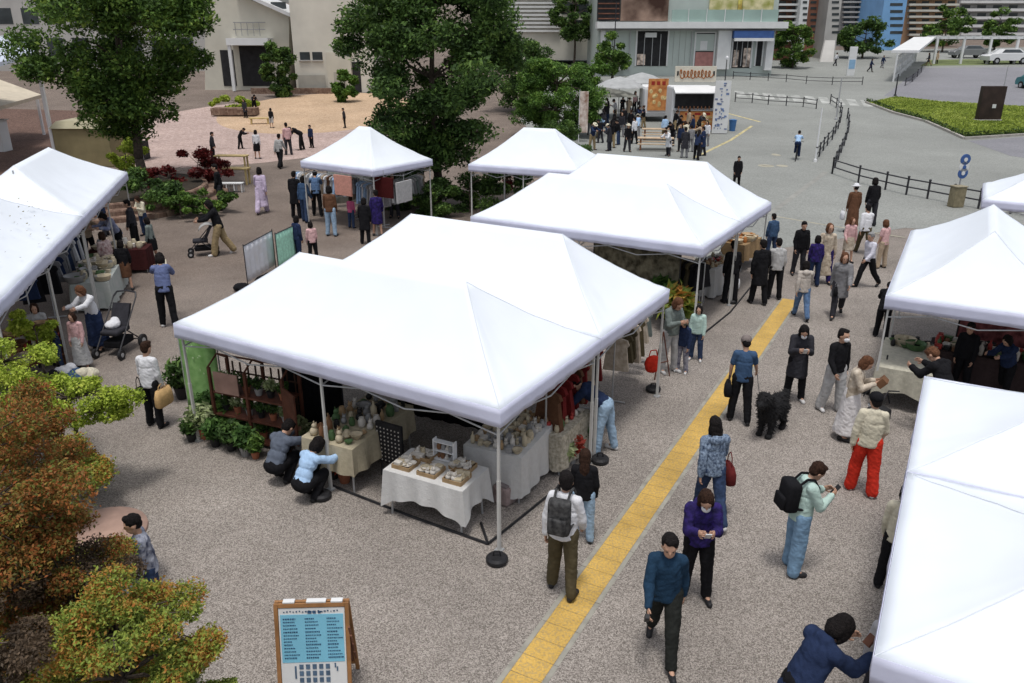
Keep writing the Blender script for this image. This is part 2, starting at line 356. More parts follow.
# ============================================================ people
def remesh(mb, vox, name, wr=0.0, seed=0, smooth=3):
    me = mb.mesh(name); o = bpy.data.objects.new('tmp', me); sc.collection.objects.link(o)
    r = o.modifiers.new('r', 'REMESH'); r.mode = 'VOXEL'; r.voxel_size = vox; r.use_smooth_shade = True
    s = o.modifiers.new('s', 'SMOOTH'); s.factor = 0.5; s.iterations = smooth
    dg = bpy.context.evaluated_depsgraph_get(); res = bpy.data.meshes.new_from_object(o.evaluated_get(dg))
    sc.collection.objects.unlink(o); bpy.data.objects.remove(o); bpy.data.meshes.remove(me)
    res.name = name
    if wr:
        nm = [v.normal.copy() for v in res.vertices]
        for v, q in zip(res.vertices, nm):
            p = v.co
            f = noise.noise(Vector((p.x * 9 + seed, p.y * 9, p.z * 5))) + 0.6 * noise.noise(Vector((p.x * 20 + seed, p.y * 20, p.z * 26 + p.x * 14)))
            v.co = p + q * (f * wr + (0 if name.startswith('hair') else wr * .55 + .004))
    for p in res.polygons: p.use_smooth = True
    return res
# pose: lean, hipL,kneeL,hipR,kneeR, shL,elL,inL, shR,elR,inR, head (down), turn, abd
POSES = dict(
    stand=(3, 2, 3, -3, 2, 5, 12, 5, 0, 15, 5, 8, 0, 9, 4),
    stand2=(2, 6, 4, -6, 6, -8, 10, 0, 12, 25, 10, 4, 20, 12, 5),
    phone=(5, 3, 4, -3, 3, 22, 95, 30, 25, 92, 30, 32, 0, 8, 4),
    walk=(5, 24, 8, -20, 18, -20, 14, 0, 24, 26, 5, 10, 0, 8, 1),
    walk2=(5, -20, 20, 24, 8, 22, 30, 6, -18, 14, 0, 6, 10, 9, 1),
    push=(12, 18, 8, -18, 16, 48, 30, 5, 48, 30, 5, 22, 0, 10, 3),
    bend=(58, 10, 8, -8, 4, 40, 30, 10, 60, 20, 5, 45, 0, 8, 5),
    lean=(28, 8, 6, -6, 6, 42, 60, 15, 50, 50, 15, 40, 0, 10, 4),
    crouch=(32, 112, 142, 96, 140, 62, 30, 10, 70, 24, 8, 36, 0, 14, 8),
    sit=(6, 88, 86, 84, 80, 32, 60, 20, 36, 60, 20, 20, 0, 12, 6),
    ride=(34, 70, 78, 38, 52, 66, 16, 0, 66, 16, 0, 6, 0, 12, 4),
    leash=(4, 4, 6, -8, 8, 2, 14, 4, 22, 22, -6, 16, 12, 16, 5),
    reach=(14, 8, 6, -8, 6, 66, 24, 6, 52, 44, 12, 26, 0, 10, 4),
)
_J = {}
def joints(pose):
    if pose in _J: return _J[pose]
    (ln, hL, kL, hR, kR, sL, eL, iL, sR, eR, iR, hd, tn_, ab, sp) = POSES[pose]
    J = {}; q = Vector((0, 0, 0)); f = lambda a: Vector((0, math.sin(R(a)), -math.cos(R(a))))
    for s, h, k, n in ((-1, hL, kL, 'L'), (1, hR, kR, 'R')):
        hip = Vector((s * .092, 0, 0)); o = Matrix.Rotation(R(-s * sp), 3, 'Y')
        kn = hip + o @ f(h) * .415; an = kn + o @ f(h - k) * .405
        J['hip' + n] = hip; J['knee' + n] = kn; J['ank' + n] = an
        J['toe' + n] = an + Vector((s * .03, .16, -.045)) if (h - k) > -30 else an + Vector((s * .02, .10, -.12))
    low = min(J['ankL'].z, J['ankR'].z) - .075
    U = Matrix.Rotation(R(-ln), 3, 'X')
    J['waist'] = U @ Vector((0, 0, .14)); J['chest'] = U @ Vector((0, .005, .34)); J['neck'] = U @ Vector((0, 0, .50))
    hr = Matrix.Rotation(R(-(ln * .6 + hd)), 3, 'X'); J['HR'] = (Matrix.Rotation(R(tn_), 3, 'Z') @ hr) * 1.10
    J['head'] = J['neck'] + hr @ Vector((0, .02, .162)); J['U'] = U
    for s, sh, el, inn, n in ((-1, sL, eL, iL, 'L'), (1, sR, eR, iR, 'R')):
        S = U @ Vector((s * .160, 0, .445)); A = ab
        d = Vector((s * math.sin(R(A)), math.sin(R(sh)) * math.cos(R(A)), -math.cos(R(sh)) * math.cos(R(A))))
        E = S + d * .275; a2 = sh + el
        d2 = Vector((-s * math.sin(R(inn)) + s * .08, math.sin(R(a2)), -math.cos(R(a2)))).normalized()
        W = E + d2 * .245
        J['sh' + n] = S; J['el' + n] = E; J['wr' + n] = W; J['fd' + n] = d2
    for k, v in J.items():
        if isinstance(v, Vector) and not k.startswith('fd'): v.z -= low
    J['hz'] = -low; _J[pose] = J; return J
_B = {}
def hand(b, W, d, s):
    """palm, four unequal bent fingers and a thumb off its side"""
    q = d.to_track_quat('Z', 'Y').to_matrix(); X = q @ Vector((1, 0, 0)); Y = q @ Vector((0, 1, 0))
    side = Vector((0, 1, 0)) - d * d.y
    side = side.normalized() if side.length > .2 else Vector((0, 0, 1))      # thumb side, forward
    nrm = d.cross(side) * s; inw = Vector((-s, 0, 0)); nrm = inw - d * inw.dot(d); nrm = nrm.normalized() if nrm.length > .1 else X
    side = nrm.cross(d) * (1 if (nrm.cross(d)).dot(side) > 0 else -1)
    M = Matrix((side, nrm, d)).transposed()
    b.ell(W + d * .045, (.040, .017, .052), M, 10, 6)
    for i, L in enumerate((.068, .078, .072, .056)):
        p0 = W + d * .082 + side * (.029 - .019 * i); p1 = p0 + (d * .9 + nrm * .35).normalized() * L * .5
        p2 = p1 + (d * .55 + nrm * .85).normalized() * L * .5
        b.tube(p0 - d * .02, p1, .0095, .0085, 6); b.tube(p1, p2, .0085, .0068, 6)
    t0 = W + d * .025 + side * .028; t1 = t0 + (d * .6 + side * .7 + nrm * .25).normalized() * .036; t2 = t1 + (d * .9 + side * .15 + nrm * .4).normalized() * .03
    b.tube(t0, t1, .012, .0105, 6); b.tube(t1, t2, .0105, .008, 6)
def body(pose):
    if ('b', pose) in _B: return _B[('b', pose)]
    J = joints(pose); b = MB(); U = J['U']
    P = Vector((0, 0, J['hz']))
    b.ell(P + Vector((0, 0, .02)), (.155, .105, .12), U)
    b.ell(J['waist'], (.128, .095, .15), U); b.ell(J['chest'], (.148, .102, .17), U)
    b.cap(J['neck'] - Vector((0, 0, .03)), J['head'] - J['HR'] @ Vector((0, .02, .05)), .056, .05)
    for n, s in (('L', -1), ('R', 1)):
        b.cap(J['hip' + n], J['knee' + n], .088, .056); b.cap(J['knee' + n], J['ank' + n], .056, .036)
        b.ell(J['knee' + n].lerp(J['ank' + n], .3) - Vector((0, .012, 0)), (.05, .052, .10))
        b.cap(J['ank' + n], J['toe' + n], .036, .03)
        b.cap(U @ Vector((s * .07, 0, 0)) + J['neck'] - Vector((0, 0, .05)), J['sh' + n], .055, .058)
        b.cap(J['sh' + n], J['el' + n], .052, .038); b.cap(J['el' + n], J['wr' + n], .039, .026)
    H = J['head']; q = J['HR']
    b.ell(H + q @ Vector((0, 0, .02)), (.077, .097, .100), q, 16, 12); b.ell(H + q @ Vector((0, .028, -.05)), (.060, .062, .065), q)
    b.ell(H + q @ Vector((0, .096, -.012)), (.014, .020, .022), q, 8, 6); b.ell(H + q @ Vector((0, .086, -.058)), (.024, .012, .008), q, 8, 6)
    for s in (-1, 1): b.ell(H + q @ Vector((s * .078, -.004, -.008)), (.010, .018, .030), q, 8, 6)
    for s in (-1, 1): b.ell(H + q @ Vector((s * .03, .086, .028)), (.022, .010, .007), q, 8, 6)
    me = remesh(b, .0125, 'body', 0, 0, 3)
    h = MB()
    hand(h, J['wrL'], J['fdL'], -1); hand(h, J['wrR'], J['fdR'], 1)
    bm = bmesh.new(); bm.from_mesh(me); o = len(bm.verts)
    vs = [bm.verts.new(p) for p in h.v]
    for f in h.f:
        try: bm.faces.new([vs[i] for i in f]).smooth = True
        except ValueError: pass
    bm.to_mesh(me); bm.free(); me.materials.append(SKIN)
    _B[('b', pose)] = me; return me
def ring_loft(b, rings, n=20):
    vs = []; 
    for c, rx, ry in rings:
        vs += [c + Vector((rx * math.cos(6.28318 * i / n), ry * math.sin(6.28318 * i / n), 0)) for i in range(n)]
    fs = []
    for j in range(len(rings) - 1):
        for i in range(n): k = (i + 1) % n; fs.append((j * n + i, j * n + k, (j + 1) * n + k, (j + 1) * n + i))
    fs += [tuple(range(n - 1, -1, -1)), tuple(range((len(rings) - 1) * n, len(rings) * n))]
    b.add(vs, fs)
def garment(kind, pose):
    if (kind, pose) in _B: return _B[(kind, pose)]
    J = joints(pose); b = MB(); U = J['U']; P = Vector((0, 0, J['hz'])); kn = (J['kneeL'] + J['kneeR']) / 2; an = (J['ankL'] + J['ankR']) / 2
    low = min(J['ankL'].z, J['ankR'].z)
    wr = .006; vox = .0135
    if kind in ('tee', 'shirt', 'jacket', 'coat', 'dress', 'hoodie'):
        g_ = {'tee': .008, 'shirt': .011, 'jacket': .020, 'coat': .022, 'dress': .010, 'hoodie': .02}[kind]
        wr = {'tee': .009, 'shirt': .013, 'jacket': .012, 'coat': .013, 'dress': .011, 'hoodie': .012}[kind]
        b.ell(P + U @ Vector((0, 0, .06)), (.150 + g_, .108 + g_, .13), U); b.ell(J['waist'] + U @ Vector((0, 0, .02)), (.142 + g_, .104 + g_, .16), U)
        b.ell(J['chest'] + U @ Vector((0, 0, .01)), (.150 + g_, .106 + g_, .17), U)
        hem = Vector((0, 0, J['hz']))
        if POSES[pose][0] < 30:
            ring_loft(b, [(P + U @ Vector((0, 0, -.05)), .165 + g_, .120 + g_), (P + U @ Vector((0, 0, .1)), .152 + g_, .112 + g_), (P + U @ Vector((0, 0, .3)), .15 + g_, .105 + g_)])
        for n, s in (('L', -1), ('R', 1)):
            b.cap(U @ Vector((s * .06, 0, 0)) + J['neck'] - U @ Vector((0, 0, .035)), J['sh' + n], .05 + g_ * .4, .056 + g_ * .6)
            S, E, W = J['sh' + n], J['el' + n], J['wr' + n]
            if kind == 'tee': b.cap(S, S.lerp(E, .62), .060 + g_, .052 + g_)
            else: b.cap(S, E, .054 + g_ * .7, .042 + g_ * .8); b.cap(E, E.lerp(W, .93), .044 + g_ * .9, .030 + g_ * .6)
        if kind == 'hoodie': b.ell(J['neck'] + U @ Vector((0, -.075, -.02)), (.11, .07, .075), U)
        if kind in ('jacket', 'coat'): b.cap(J['neck'] - U @ Vector((.03, .02, .02)), J['neck'] - U @ Vector((-.03, .02, .02)), .07, .07)
        if kind == 'coat' and pose not in ('crouch', 'sit', 'bend'):
            c = P.lerp(kn, .85); ring_loft(b, [(c, .215, .18), (P.lerp(kn, .3), .195, .155), (P + Vector((0, 0, .15)), .165, .13)])
        if kind == 'dress' and pose not in ('crouch', 'sit'):
            c = kn.lerp(an, .55); ring_loft(b, [(c, .235, .21), (kn, .205, .175), (P.lerp(kn, .35), .19, .15), (P + Vector((0, 0, .12)), .15, .115)])
    elif kind in ('trousers', 'wide', 'shorts'):
        e = {'trousers': .012, 'wide': .03, 'shorts': .022}[kind]; wr = .013
        b.ell(P + Vector((0, 0, .02)), (.155 + .012, .108 + .012, .125), U)
        for n in 'LR':
            b.cap(J['hip' + n], J['knee' + n], .094 + e * .5, .064 + e); 
            if kind != 'shorts': b.cap(J['knee' + n], J['knee' + n].lerp(J['ank' + n], .97), .064 + e, .046 + e * 1.3)
    elif kind in ('skirt', 'longskirt'):
        t = .9 if kind == 'skirt' else .0; c = kn if kind == 'skirt' else kn.lerp(an, .8); w = .2 if kind == 'skirt' else .27
        ring_loft(b, [(c, w, w * .85), (P.lerp(kn, .5), .205, .16), (P, .185, .14), (P + Vector((0, 0, .13)), .14, .11)]); wr = .016
    elif kind == 'shoeL' or kind == 'shoeR':
        n = kind[-1]; a = J['ank' + n]; t = J['toe' + n]; d = (t - a); b.cap(a - Vector((0, .03, .035)), a + Vector((0, .0, .0)), .046, .044)
        b.cap(a + d * .2 - Vector((0, 0, .025)), t, .045, .04); wr = 0
    elif kind.startswith('hair') or kind in ('cap', 'hat', 'mask'):
        H = J['head']; q = J['HR']; wr = .011 if kind.startswith('hair') else .003; vox = .009
        h = lambda x, y, z, a, b_, c: b.ell(H + q @ Vector((x, y, z)), (a, b_, c), q, 14, 10)
        if kind == 'hair_short': h(0, -.014, .040, .087, .100, .090); h(0, -.045, -.005, .076, .066, .075); h(0, .045, .095, .06, .045, .028)
        if kind == 'hair_bob': h(0, -.016, .036, .094, .102, .096); h(0, -.045, -.03, .095, .070, .10); h(.072, .01, -.03, .025, .045, .085); h(-.072, .01, -.03, .025, .045, .085)
        if kind == 'hair_long': h(0, -.016, .036, .092, .102, .095); h(0, -.055, -.05, .090, .062, .12); h(0, -.085, -.17, .085, .045, .14); h(.07, .0, -.05, .024, .042, .1); h(-.07, .0, -.05, .024, .042, .1)
        if kind == 'hair_bun': h(0, -.014, .038, .088, .101, .093); h(0, -.045, -.01, .078, .066, .075); h(0, -.11, .07, .042, .042, .042)
        if kind == 'cap': h(0, -.008, .052, .091, .106, .078); h(0, .10, .045, .06, .065, .012)
        if kind == 'hat': h(0, -.005, .055, .092, .106, .085); h(0, 0, .045, .155, .17, .014)
        if kind == 'mask': h(0, .068, -.045, .052, .048, .046)
    elif kind == 'eyeL' or kind == 'eyeR':
        s = -1 if kind[-1] == 'L' else 1; H = J['head']; q = J['HR']; b.ell(H + q @ Vector((s * .030, .090, .010)), (.011, .007, .005), q, 8, 6)
        me = b.mesh('eye'); _B[(kind, pose)] = me; me.materials.append(BLACK); return me
    me = remesh(b, vox, kind, wr, len(_B) * 3.1, 3)
    me.materials.append(SKIN); _B[(kind, pose)] = me; return me
def attach(root, name, me, m):
    o = bpy.data.objects.new(name, me); sc.collection.objects.link(o); o.parent = root
    o.material_slots[0].link = 'OBJECT'; o.material_slots[0].material = m; return o
NAMES = dict(tee='shirt', shirt='shirt', jacket='jacket', coat='coat', dress='dress', hoodie='hoodie', trousers='trousers', wide='trousers', shorts='shorts', skirt='skirt', longskirt='skirt')
PEOPLE = {}
def person(key, px, py, head, heading, pose, top, topm, bot, botm, hair, hairm, label, shoem=None, extra=(), group=None, h=None, eyes=None, z=None, clamp=(1.42, 1.86)):
    """foot at image point (px,py); head top at row `head` gives the height; heading in degrees, 0 = +X, 90 = away"""
    P = g(px, py) if z is None else at(px, py, z)
    J = joints(pose); top_ = (J['head'] + J['HR'] @ Vector((0, 0, .12))).z
    s = (up(P, head) / top_) if head is not None else h / 1.70
    s = max(clamp[0] / 1.70, min(clamp[1] / 1.70, s)) if h is None else h / 1.70
    r = thing('person', P, R(heading - 90), label, 'person', group); r.scale = (s * .93, s * .95, s)
    b = bpy.data.objects.new('body', body(pose)); sc.collection.objects.link(b); b.parent = r
    attach(r, NAMES[top], garment(top, pose), topm)
    if bot: attach(r, NAMES[bot], garment(bot, pose), botm)
    if hair: attach(r, 'cap' if hair == 'cap' else 'hat' if hair == 'hat' else 'hair', garment(hair, pose), hairm)
    if hair in ('cap', 'hat'): attach(r, 'hair', garment('hair_short', pose), HAIRB)
    for n in 'LR': attach(r, 'shoe', garment('shoe' + n, pose), shoem or BLACK)
    for e in extra:
        if e == 'mask': attach(r, 'face_mask', garment('mask', pose), C('white_mask_cloth', (.75, .76, .78)))
    if P.y < 22 if eyes is None else eyes:
        for n in 'LR': attach(r, 'eye', garment('eye' + n, pose), BLACK)
    PEOPLE[key] = (r, J, s); return r
def wpt(key, v):
    r, J, s = PEOPLE[key]; return Matrix.Translation(r.location) @ Matrix.Rotation(r.rotation_euler.z, 4, 'Z') @ (Vector(v) * s)
def jw(key, j, off=(0, 0, 0)): return wpt(key, PEOPLE[key][1][j] + Vector(off))
def bag(key, joint, size, m, label, name='handbag', hang=.12, off=(0, 0, 0)):
    p = jw(key, joint, off); rz = PEOPLE[key][0].rotation_euler.z
    w, d, h = size; t = thing(name, (p.x, p.y, p.z - hang - h), rz + R(90) if False else rz, label, 'bag')
    b = MB(); n = 14
    prof = [(.0, .86, .9), (.12, 1.0, 1.0), (.6, .98, .95), (1, .82, .55)]
    vs = []; 
    for z_, a, c in prof:
        for i in range(n):
            th = 6.28318 * i / n; vs.append((abs(math.cos(th)) ** .5 * math.copysign(d / 2 * c, math.cos(th)), abs(math.sin(th)) ** .5 * math.copysign(w / 2 * a, math.sin(th)), z_ * h))
    fs = [(j * n + i, j * n + (i + 1) % n, (j + 1) * n + (i + 1) % n, (j + 1) * n + i) for j in range(3) for i in range(n)] + [tuple(range(n - 1, -1, -1)), tuple(range(3 * n, 4 * n))]
    b.add(vs, fs); b.build('pouch', m, t, smooth=True)
    s = MB(); pts = [(0, -w * .3, h * .95), (0, -w * .2, h + hang * .7), (0, 0, h + hang), (0, w * .2, h + hang * .7), (0, w * .3, h * .95)]
    s.path(pts, .008); s.build('strap', m, t); return t
def backpack(key, m, label, size=(.30, .16, .44)):
    r, J, s = PEOPLE[key]; p = wpt(key, J['chest']); ln = POSES_LN(key)
    t = thing('backpack', wpt(key, J['chest'] + J['U'] @ Vector((0, -.13, -.26))), r.rotation_euler.z, label, 'backpack'); t.rotation_euler = (-ln, 0, r.rotation_euler.z); t.scale = r.scale
    w, d, h = size
    b = MB(); b.bbox((0, -d / 2, h / 2), (w, d, h), .06); b.build('main_pocket', m, t, smooth=True)
    b = MB(); b.bbox((0, -d - .02, h * .3), (w * .8, .06, h * .45), .028); b.build('front_pocket', m, t, smooth=True)
    for s_ in (-1, 1):
        b = MB(); pts = [(s_ * .09, -.02, h * .95), (s_ * .095, .06, h + .06), (s_ * .10, .16, h + .055), (s_ * .11, .245, h - .06), (s_ * .125, .255, h - .22), (s_ * .15, .10, h - .36), (s_ * .13, -.03, .06)]
        b.path(pts, .017, 6); b.build('shoulder_strap', m, t)
    return t
def POSES_LN(key):
    J = PEOPLE[key][1]; n = J['U'] @ Vector((0, 0, 1)); return math.atan2(n.y, n.z)
# ============================================================ trees and plants
def leaves_mesh(name, centres, rads, counts, size, seed, droop=0.2, elong=1.7):
    rs = np.random.RandomState(seed); V = []; 
    for c, r, n in zip(centres, rads, counts):
        d = rs.normal(size=(n, 3)); d /= np.linalg.norm(d, axis=1)[:, None]
        rad = rs.uniform(0.25, 1.0, n) ** 0.5; p = np.array(c) + d * rad[:, None] * np.array(r) * (1 + rs.normal(0, .13, n))[:, None]
        V.append(p)
    P = np.concatenate(V); N = len(P)
    nrm = rs.normal(size=(N, 3)) * .8 + np.array([0, 0, .8]); nrm /= np.linalg.norm(nrm, axis=1)[:, None]
    t = rs.normal(size=(N, 3)); t -= (t * nrm).sum(1)[:, None] * nrm; t /= np.linalg.norm(t, axis=1)[:, None]
    b = np.cross(nrm, t); s = size * rs.uniform(.55, 1.35, N)[:, None]
    bend = nrm * s * .18
    q = np.stack([P - t * s * elong * .5, P - b * s * .42 + bend, P + t * s * elong * .5, P + b * s * .42 + bend], 1).reshape(-1, 3)
    me = bpy.data.meshes.new(name); me.vertices.add(N * 4); me.vertices.foreach_set('co', q.ravel())
    me.loops.add(N * 4); me.loops.foreach_set('vertex_index', np.arange(N * 4)); me.polygons.add(N)
    me.polygons.foreach_set('loop_start', np.arange(0, N * 4, 4)); me.update(calc_edges=True); return me
BARK = mat('bark', (0.09, 0.07, 0.055), 0.95, 0.35, 8, bump=0.8, bscale=25)
def tree(name, loc, zc, rad, nclump, nleaf, size, lm, label, cat='tree', seed=1, trunk_r=.16, tip=None, shape=None, group=None, lean=(0, 0)):
    rnd = random.Random(seed); t = thing(name, loc, 0, label, cat, group); cs = []; rs_ = []; ct = []
    for i in range(nclump):
        u = rnd.uniform(-1, 1); a = rnd.uniform(0, 6.28); k = rnd.uniform(.35, 1) ** .6
        sx = math.sqrt(max(0, 1 - u * u)); w = shape(u) if shape else 1
        c = (lean[0] + rad[0] * sx * math.cos(a) * k * w, lean[1] + rad[1] * sx * math.sin(a) * k * w, zc + rad[2] * u * max(k, .6))
        q = rnd.uniform(.16, .30) * (rad[0] + rad[2]) / 2 * min(1, (30 / nclump) ** .2)
        cs.append(c); rs_.append((q * 1.15, q * 1.15, q * .75)); ct.append(int(nleaf / nclump * rnd.uniform(.6, 1.4)))
    me = leaves_mesh('crown', cs, rs_, ct, size, seed); me.materials.append(lm)
    o = bpy.data.objects.new('crown', me); sc.collection.objects.link(o); o.parent = t
    b = MB(); base = Vector((0, 0, -.05)); top = Vector((lean[0] * .7, lean[1] * .7, zc + rad[2] * .35)); prev = base; N = 6; ax = []
    for i in range(1, N + 1):
        f = i / N; p = base.lerp(top, f) + Vector((rnd.uniform(-1, 1), rnd.uniform(-1, 1), 0)) * trunk_r * .5
        b.tube(prev, p, trunk_r * (1.15 - .8 * (i - 1) / N), trunk_r * (1.15 - .8 * f), 9); ax.append(p); prev = p
    for c in cs[: 45]:
        c = Vector(c); cand = [q for q in ax if q.z < c.z + .2] or [ax[0]]; s = min(cand, key=lambda q: (q - c).length)
        m = s.lerp(c, .5) + Vector((0, 0, .12 * (c - s).length)); b.tube(s, m, trunk_r * .33, trunk_r * .2, 6); b.tube(m, c, trunk_r * .2, trunk_r * .06, 6)
    b.build('trunk', BARK, t, smooth=True); return t
LM_dark = leafmat('dark_tree_leaf', [(0.007, 0.017, 0.006), (0.04, 0.08, 0.022), (0.10, 0.185, 0.042), (0.27, 0.40, 0.09)])
LM_mid = leafmat('mid_tree_leaf', [(0.014, 0.032, 0.009), (0.055, 0.11, 0.024), (0.135, 0.24, 0.046), (0.36, 0.48, 0.09)])
LM_lite = leafmat('light_tree_leaf', [(0.03, 0.07, 0.012), (0.09, 0.18, 0.03), (0.22, 0.36, 0.06)])
LM_lite2 = leafmat('fresh_tree_leaf', [(0.02, 0.045, 0.012), (0.055, 0.12, 0.022), (0.13, 0.25, 0.045), (0.30, 0.44, 0.09)])
LM_lime = leafmat('lime_leaf', [(0.12, 0.19, 0.02), (0.34, 0.44, 0.05), (0.60, 0.66, 0.12)], scale=3)
LM_aut = leafmat('autumn_leaf', [(0.045, 0.03, 0.012), (0.12, 0.13, 0.03), (0.34, 0.10, 0.03), (0.15, 0.20, 0.04), (0.44, 0.24, 0.06)], scale=4)
LM_olive = leafmat('olive_leaf', [(0.05, 0.05, 0.018), (0.14, 0.19, 0.035), (0.28, 0.36, 0.06), (0.42, 0.15, 0.035), (0.46, 0.42, 0.10)], scale=4)
LM_dry = leafmat('dry_brown_leaf', [(0.03, 0.022, 0.015), (0.10, 0.07, 0.045), (0.20, 0.14, 0.09)], scale=4)
LM_red = leafmat('dark_red_leaf', [(0.03, 0.006, 0.006), (0.12, 0.015, 0.014), (0.26, 0.035, 0.03)])
P1 = g(146, 187)
tree('broadleaf_tree', P1, 6.6, (4.5, 4.0, 4.5), 105, 70000, .115, LM_mid, 'broad leafy tree with two tone green crown rising from the round brick planter', seed=5, trunk_r=.2,
     shape=lambda u: min(1, .42 + .6 * (u + 1)), lean=(-.3, 0))
tree('broadleaf_tree', g(437, 207), 6.0, (3.3, 3.0, 4.5), 120, 74000, .105, LM_dark, 'tall dense dark green tree standing between the two middle tents', seed=9, trunk_r=.17, lean=(0, 0),
     shape=lambda u: min(1, .62 + .4 * (u + 1)))
tree('round_tree', g(556, 137), 2.5, (3.1, 2.6, 2.7), 60, 34000, .11, LM_lite2, 'rounded mid green tree behind the far white tent beside the dark tree', seed=12, trunk_r=.14)
tree('round_tree', g(520, 112), 3.4, (3.0, 2.6, 2.9), 50, 22000, .14, LM_dark, 'bushy tree filling the gap right of the tall dark tree', seed=13, trunk_r=.14)
tree('small_tree', g(612, 84), 2.9, (1.9, 1.9, 2.3), 30, 6000, .2, LM_mid, 'small conical street tree by the dark shop doorway', seed=14, trunk_r=.1)
tree('leafy_shrub', g(590, 95), 1.5, (2.3, 1.7, 1.6), 22, 5000, .2, LM_lite, 'bright yellow green shrub below the conical street tree', 'shrub', seed=15, trunk_r=.08)
tree('round_tree', g(574, 68), 6.3, (3.3, 3, 3.2), 30, 7000, .25, LM_dark, 'dark round tree in front of the pale louvred building', seed=16, trunk_r=.15)
tree('small_tree', g(792, 68), 3.0, (2.7, 2.4, 2.6), 34, 8000, .22, LM_mid, 'street tree with spreading crown right of the blue awning', seed=17, trunk_r=.12)
tree('small_tree', g(862, 58), 3.0, (4.2, 3, 2.6), 34, 7000, .26, LM_dark, 'wide dark tree cluster in front of the grey flats', seed=18, trunk_r=.14)
tree('small_tree', g(942, 52), 3.6, (3.6, 3, 3.1), 30, 6000, .28, LM_mid, 'street tree in front of the orange striped building', seed=19, trunk_r=.14)
tree('small_tree', g(994, 50), 3.6, (2.6, 3, 3.2), 26, 5000, .28, LM_mid, 'street tree in front of the balcony flats behind the white pergola', seed=20, trunk_r=.14)
tree('climbing_shrub', g(281, 97), 2.3, (1.5, .7, 2.5), 29, 9000, .2, LM_dark, 'dark climbing shrub against the beige house wall right of its porch', 'shrub', seed=21, trunk_r=.06)
tree('climbing_shrub', g(346, 102), 1.3, (1.2, .8, 1.5), 20, 4500, .2, LM_lite, 'pale green shrub against the cream tower beside the dark tree', 'shrub', seed=22, trunk_r=.06)
for i, (x, y, zc, r, lm, lab, nm) in enumerate((
        (201, 190, 1.2, (1.4, 1.0, .8), LM_red, 'dark red leaved shrub in the right side of the brick planter', 'red_shrub'),
        (172, 199, 1.0, (1.5, 1.1, .75), LM_red, 'smaller dull red shrub left of the bright red one in the planter', 'red_shrub'),
        (150, 212, 1.0, (1.7, 1.2, .8), LM_dark, 'dark evergreen shrub at the foot of the planter tree', 'green_shrub'),
        (207, 214, .75, (1.2, .7, .28), LM_mid, 'low green ground cover along the planter edge', 'green_shrub'),
        (182, 219, .75, (1.2, .7, .25), LM_mid, 'flat green clump at the front rim of the planter', 'green_shrub'),
        (128, 172, 1.2, (1.0, .9, .8), LM_lime, 'yellow green shrub beside the khaki kiosk', 'green_shrub'),
        (235, 110, .7, (2.0, 1, .5), LM_lime, 'yellow green hedge in the long planter bed by the beige house', 'green_shrub'),
        (405, 205, .9, (1.5, 1.1, 1.0), LM_dark, 'dark shrub left of the tall dark tree trunk', 'green_shrub'),
        (432, 214, .8, (1.5, 1.1, .9), LM_dark, 'dark shrub in front of the tall dark tree trunk', 'green_shrub'),
        (470, 212, .9, (1.6, 1.2, 1.0), LM_dark, 'dark shrub right of the tall dark tree trunk', 'green_shrub'),
        (505, 205, .8, (1.3, 1.1, .9), LM_dark, 'dark shrub under the corner of the middle tent', 'green_shrub'),
        (515, 192, 1.0, (.6, .5, .6), LM_red, 'round red shrub under the far white tent', 'red_shrub'),
        (560, 160, 1.1, (1.6, 1.1, 1.1), LM_dark, 'dark hedge bush behind the far white tent', 'green_shrub'))):
    tree(nm, g(x, y), zc * .72, (r[0], r[1], r[2] * 1.25), 15, int(3600 * r[0]), .09 if y > 150 else .14, lm, lab, 'shrub', seed=40 + i, trunk_r=.04)
# foliage close to the camera, lower left
def near(name, x, y, z, rad, n, size, lm, label, seed, ncl=22, tr=.05, cat='tree'):
    c = at(x, y, z); return tree(name, (c.x, c.y, 0), z, rad, ncl, n, size, lm, label, cat, seed=seed, trunk_r=tr)
near('autumn_tree', -28, 505, 3.0, (.8, .8, .95), 34000, 0.022, LM_aut, 'rust and orange leaved tree at the left edge close to the camera', 60, 70)
near('autumn_tree', 12, 455, 2.0, (.75, .75, .85), 27200, 0.025, LM_aut, 'orange brown tree behind the bright green boughs', 61, 60)
near('lime_tree', 72, 405, 1.5, (1.0, .5, .32), 17000, 0.033, LM_lime, 'bright yellow green boughs in front of the pram corner', 62, 46)
near('lime_tree', 5, 375, 1.6, (.9, .6, .6), 12750, 0.033, LM_lime, 'yellow green boughs at the far left below the tent edge', 67, 40)
near('lime_shrub', 36, 335, 1.0, (.55, .5, .55), 2550, 0.059, LM_lime, 'small yellow green plant beside the left tent leg', 63, 9, .025, 'plant')
near('autumn_shrub', 118, 655, 2.2, (.72, .62, .55), 44200, 0.019, LM_olive, 'mixed green and orange shrub at the bottom left edge', 64, 56, .04, 'shrub')
near('autumn_shrub', 180, 700, 1.7, (.45, .4, .4), 15300, 0.019, LM_olive, 'low dull green shrub in the bottom corner left of the notice board', 65, 14, .03, 'shrub')
near('dry_shrub', 40, 600, 2.0, (.8, .6, .55), 32300, 0.019, LM_dry, 'dry brown twiggy shrub between the two autumn trees', 66, 22, .04, 'shrub')
near('autumn_tree', 42, 560, 2.3, (.62, .55, .6), 23800, 0.021, LM_aut, 'russet tree crown between the two dry shrubs at the left edge', 70, 26, .04)
near('green_shrub', 30, 470, .9, (1.3, 1.0, .7), 20400, 0.030, LM_olive, 'low olive green bush filling the ground under the autumn trees', 71, 20, .03, 'shrub')
near('green_shrub', 45, 600, .9, (1.1, .8, .7), 20400, 0.026, LM_olive, 'low dull green bush below the dry shrub at the left', 72, 20, .03, 'shrub')
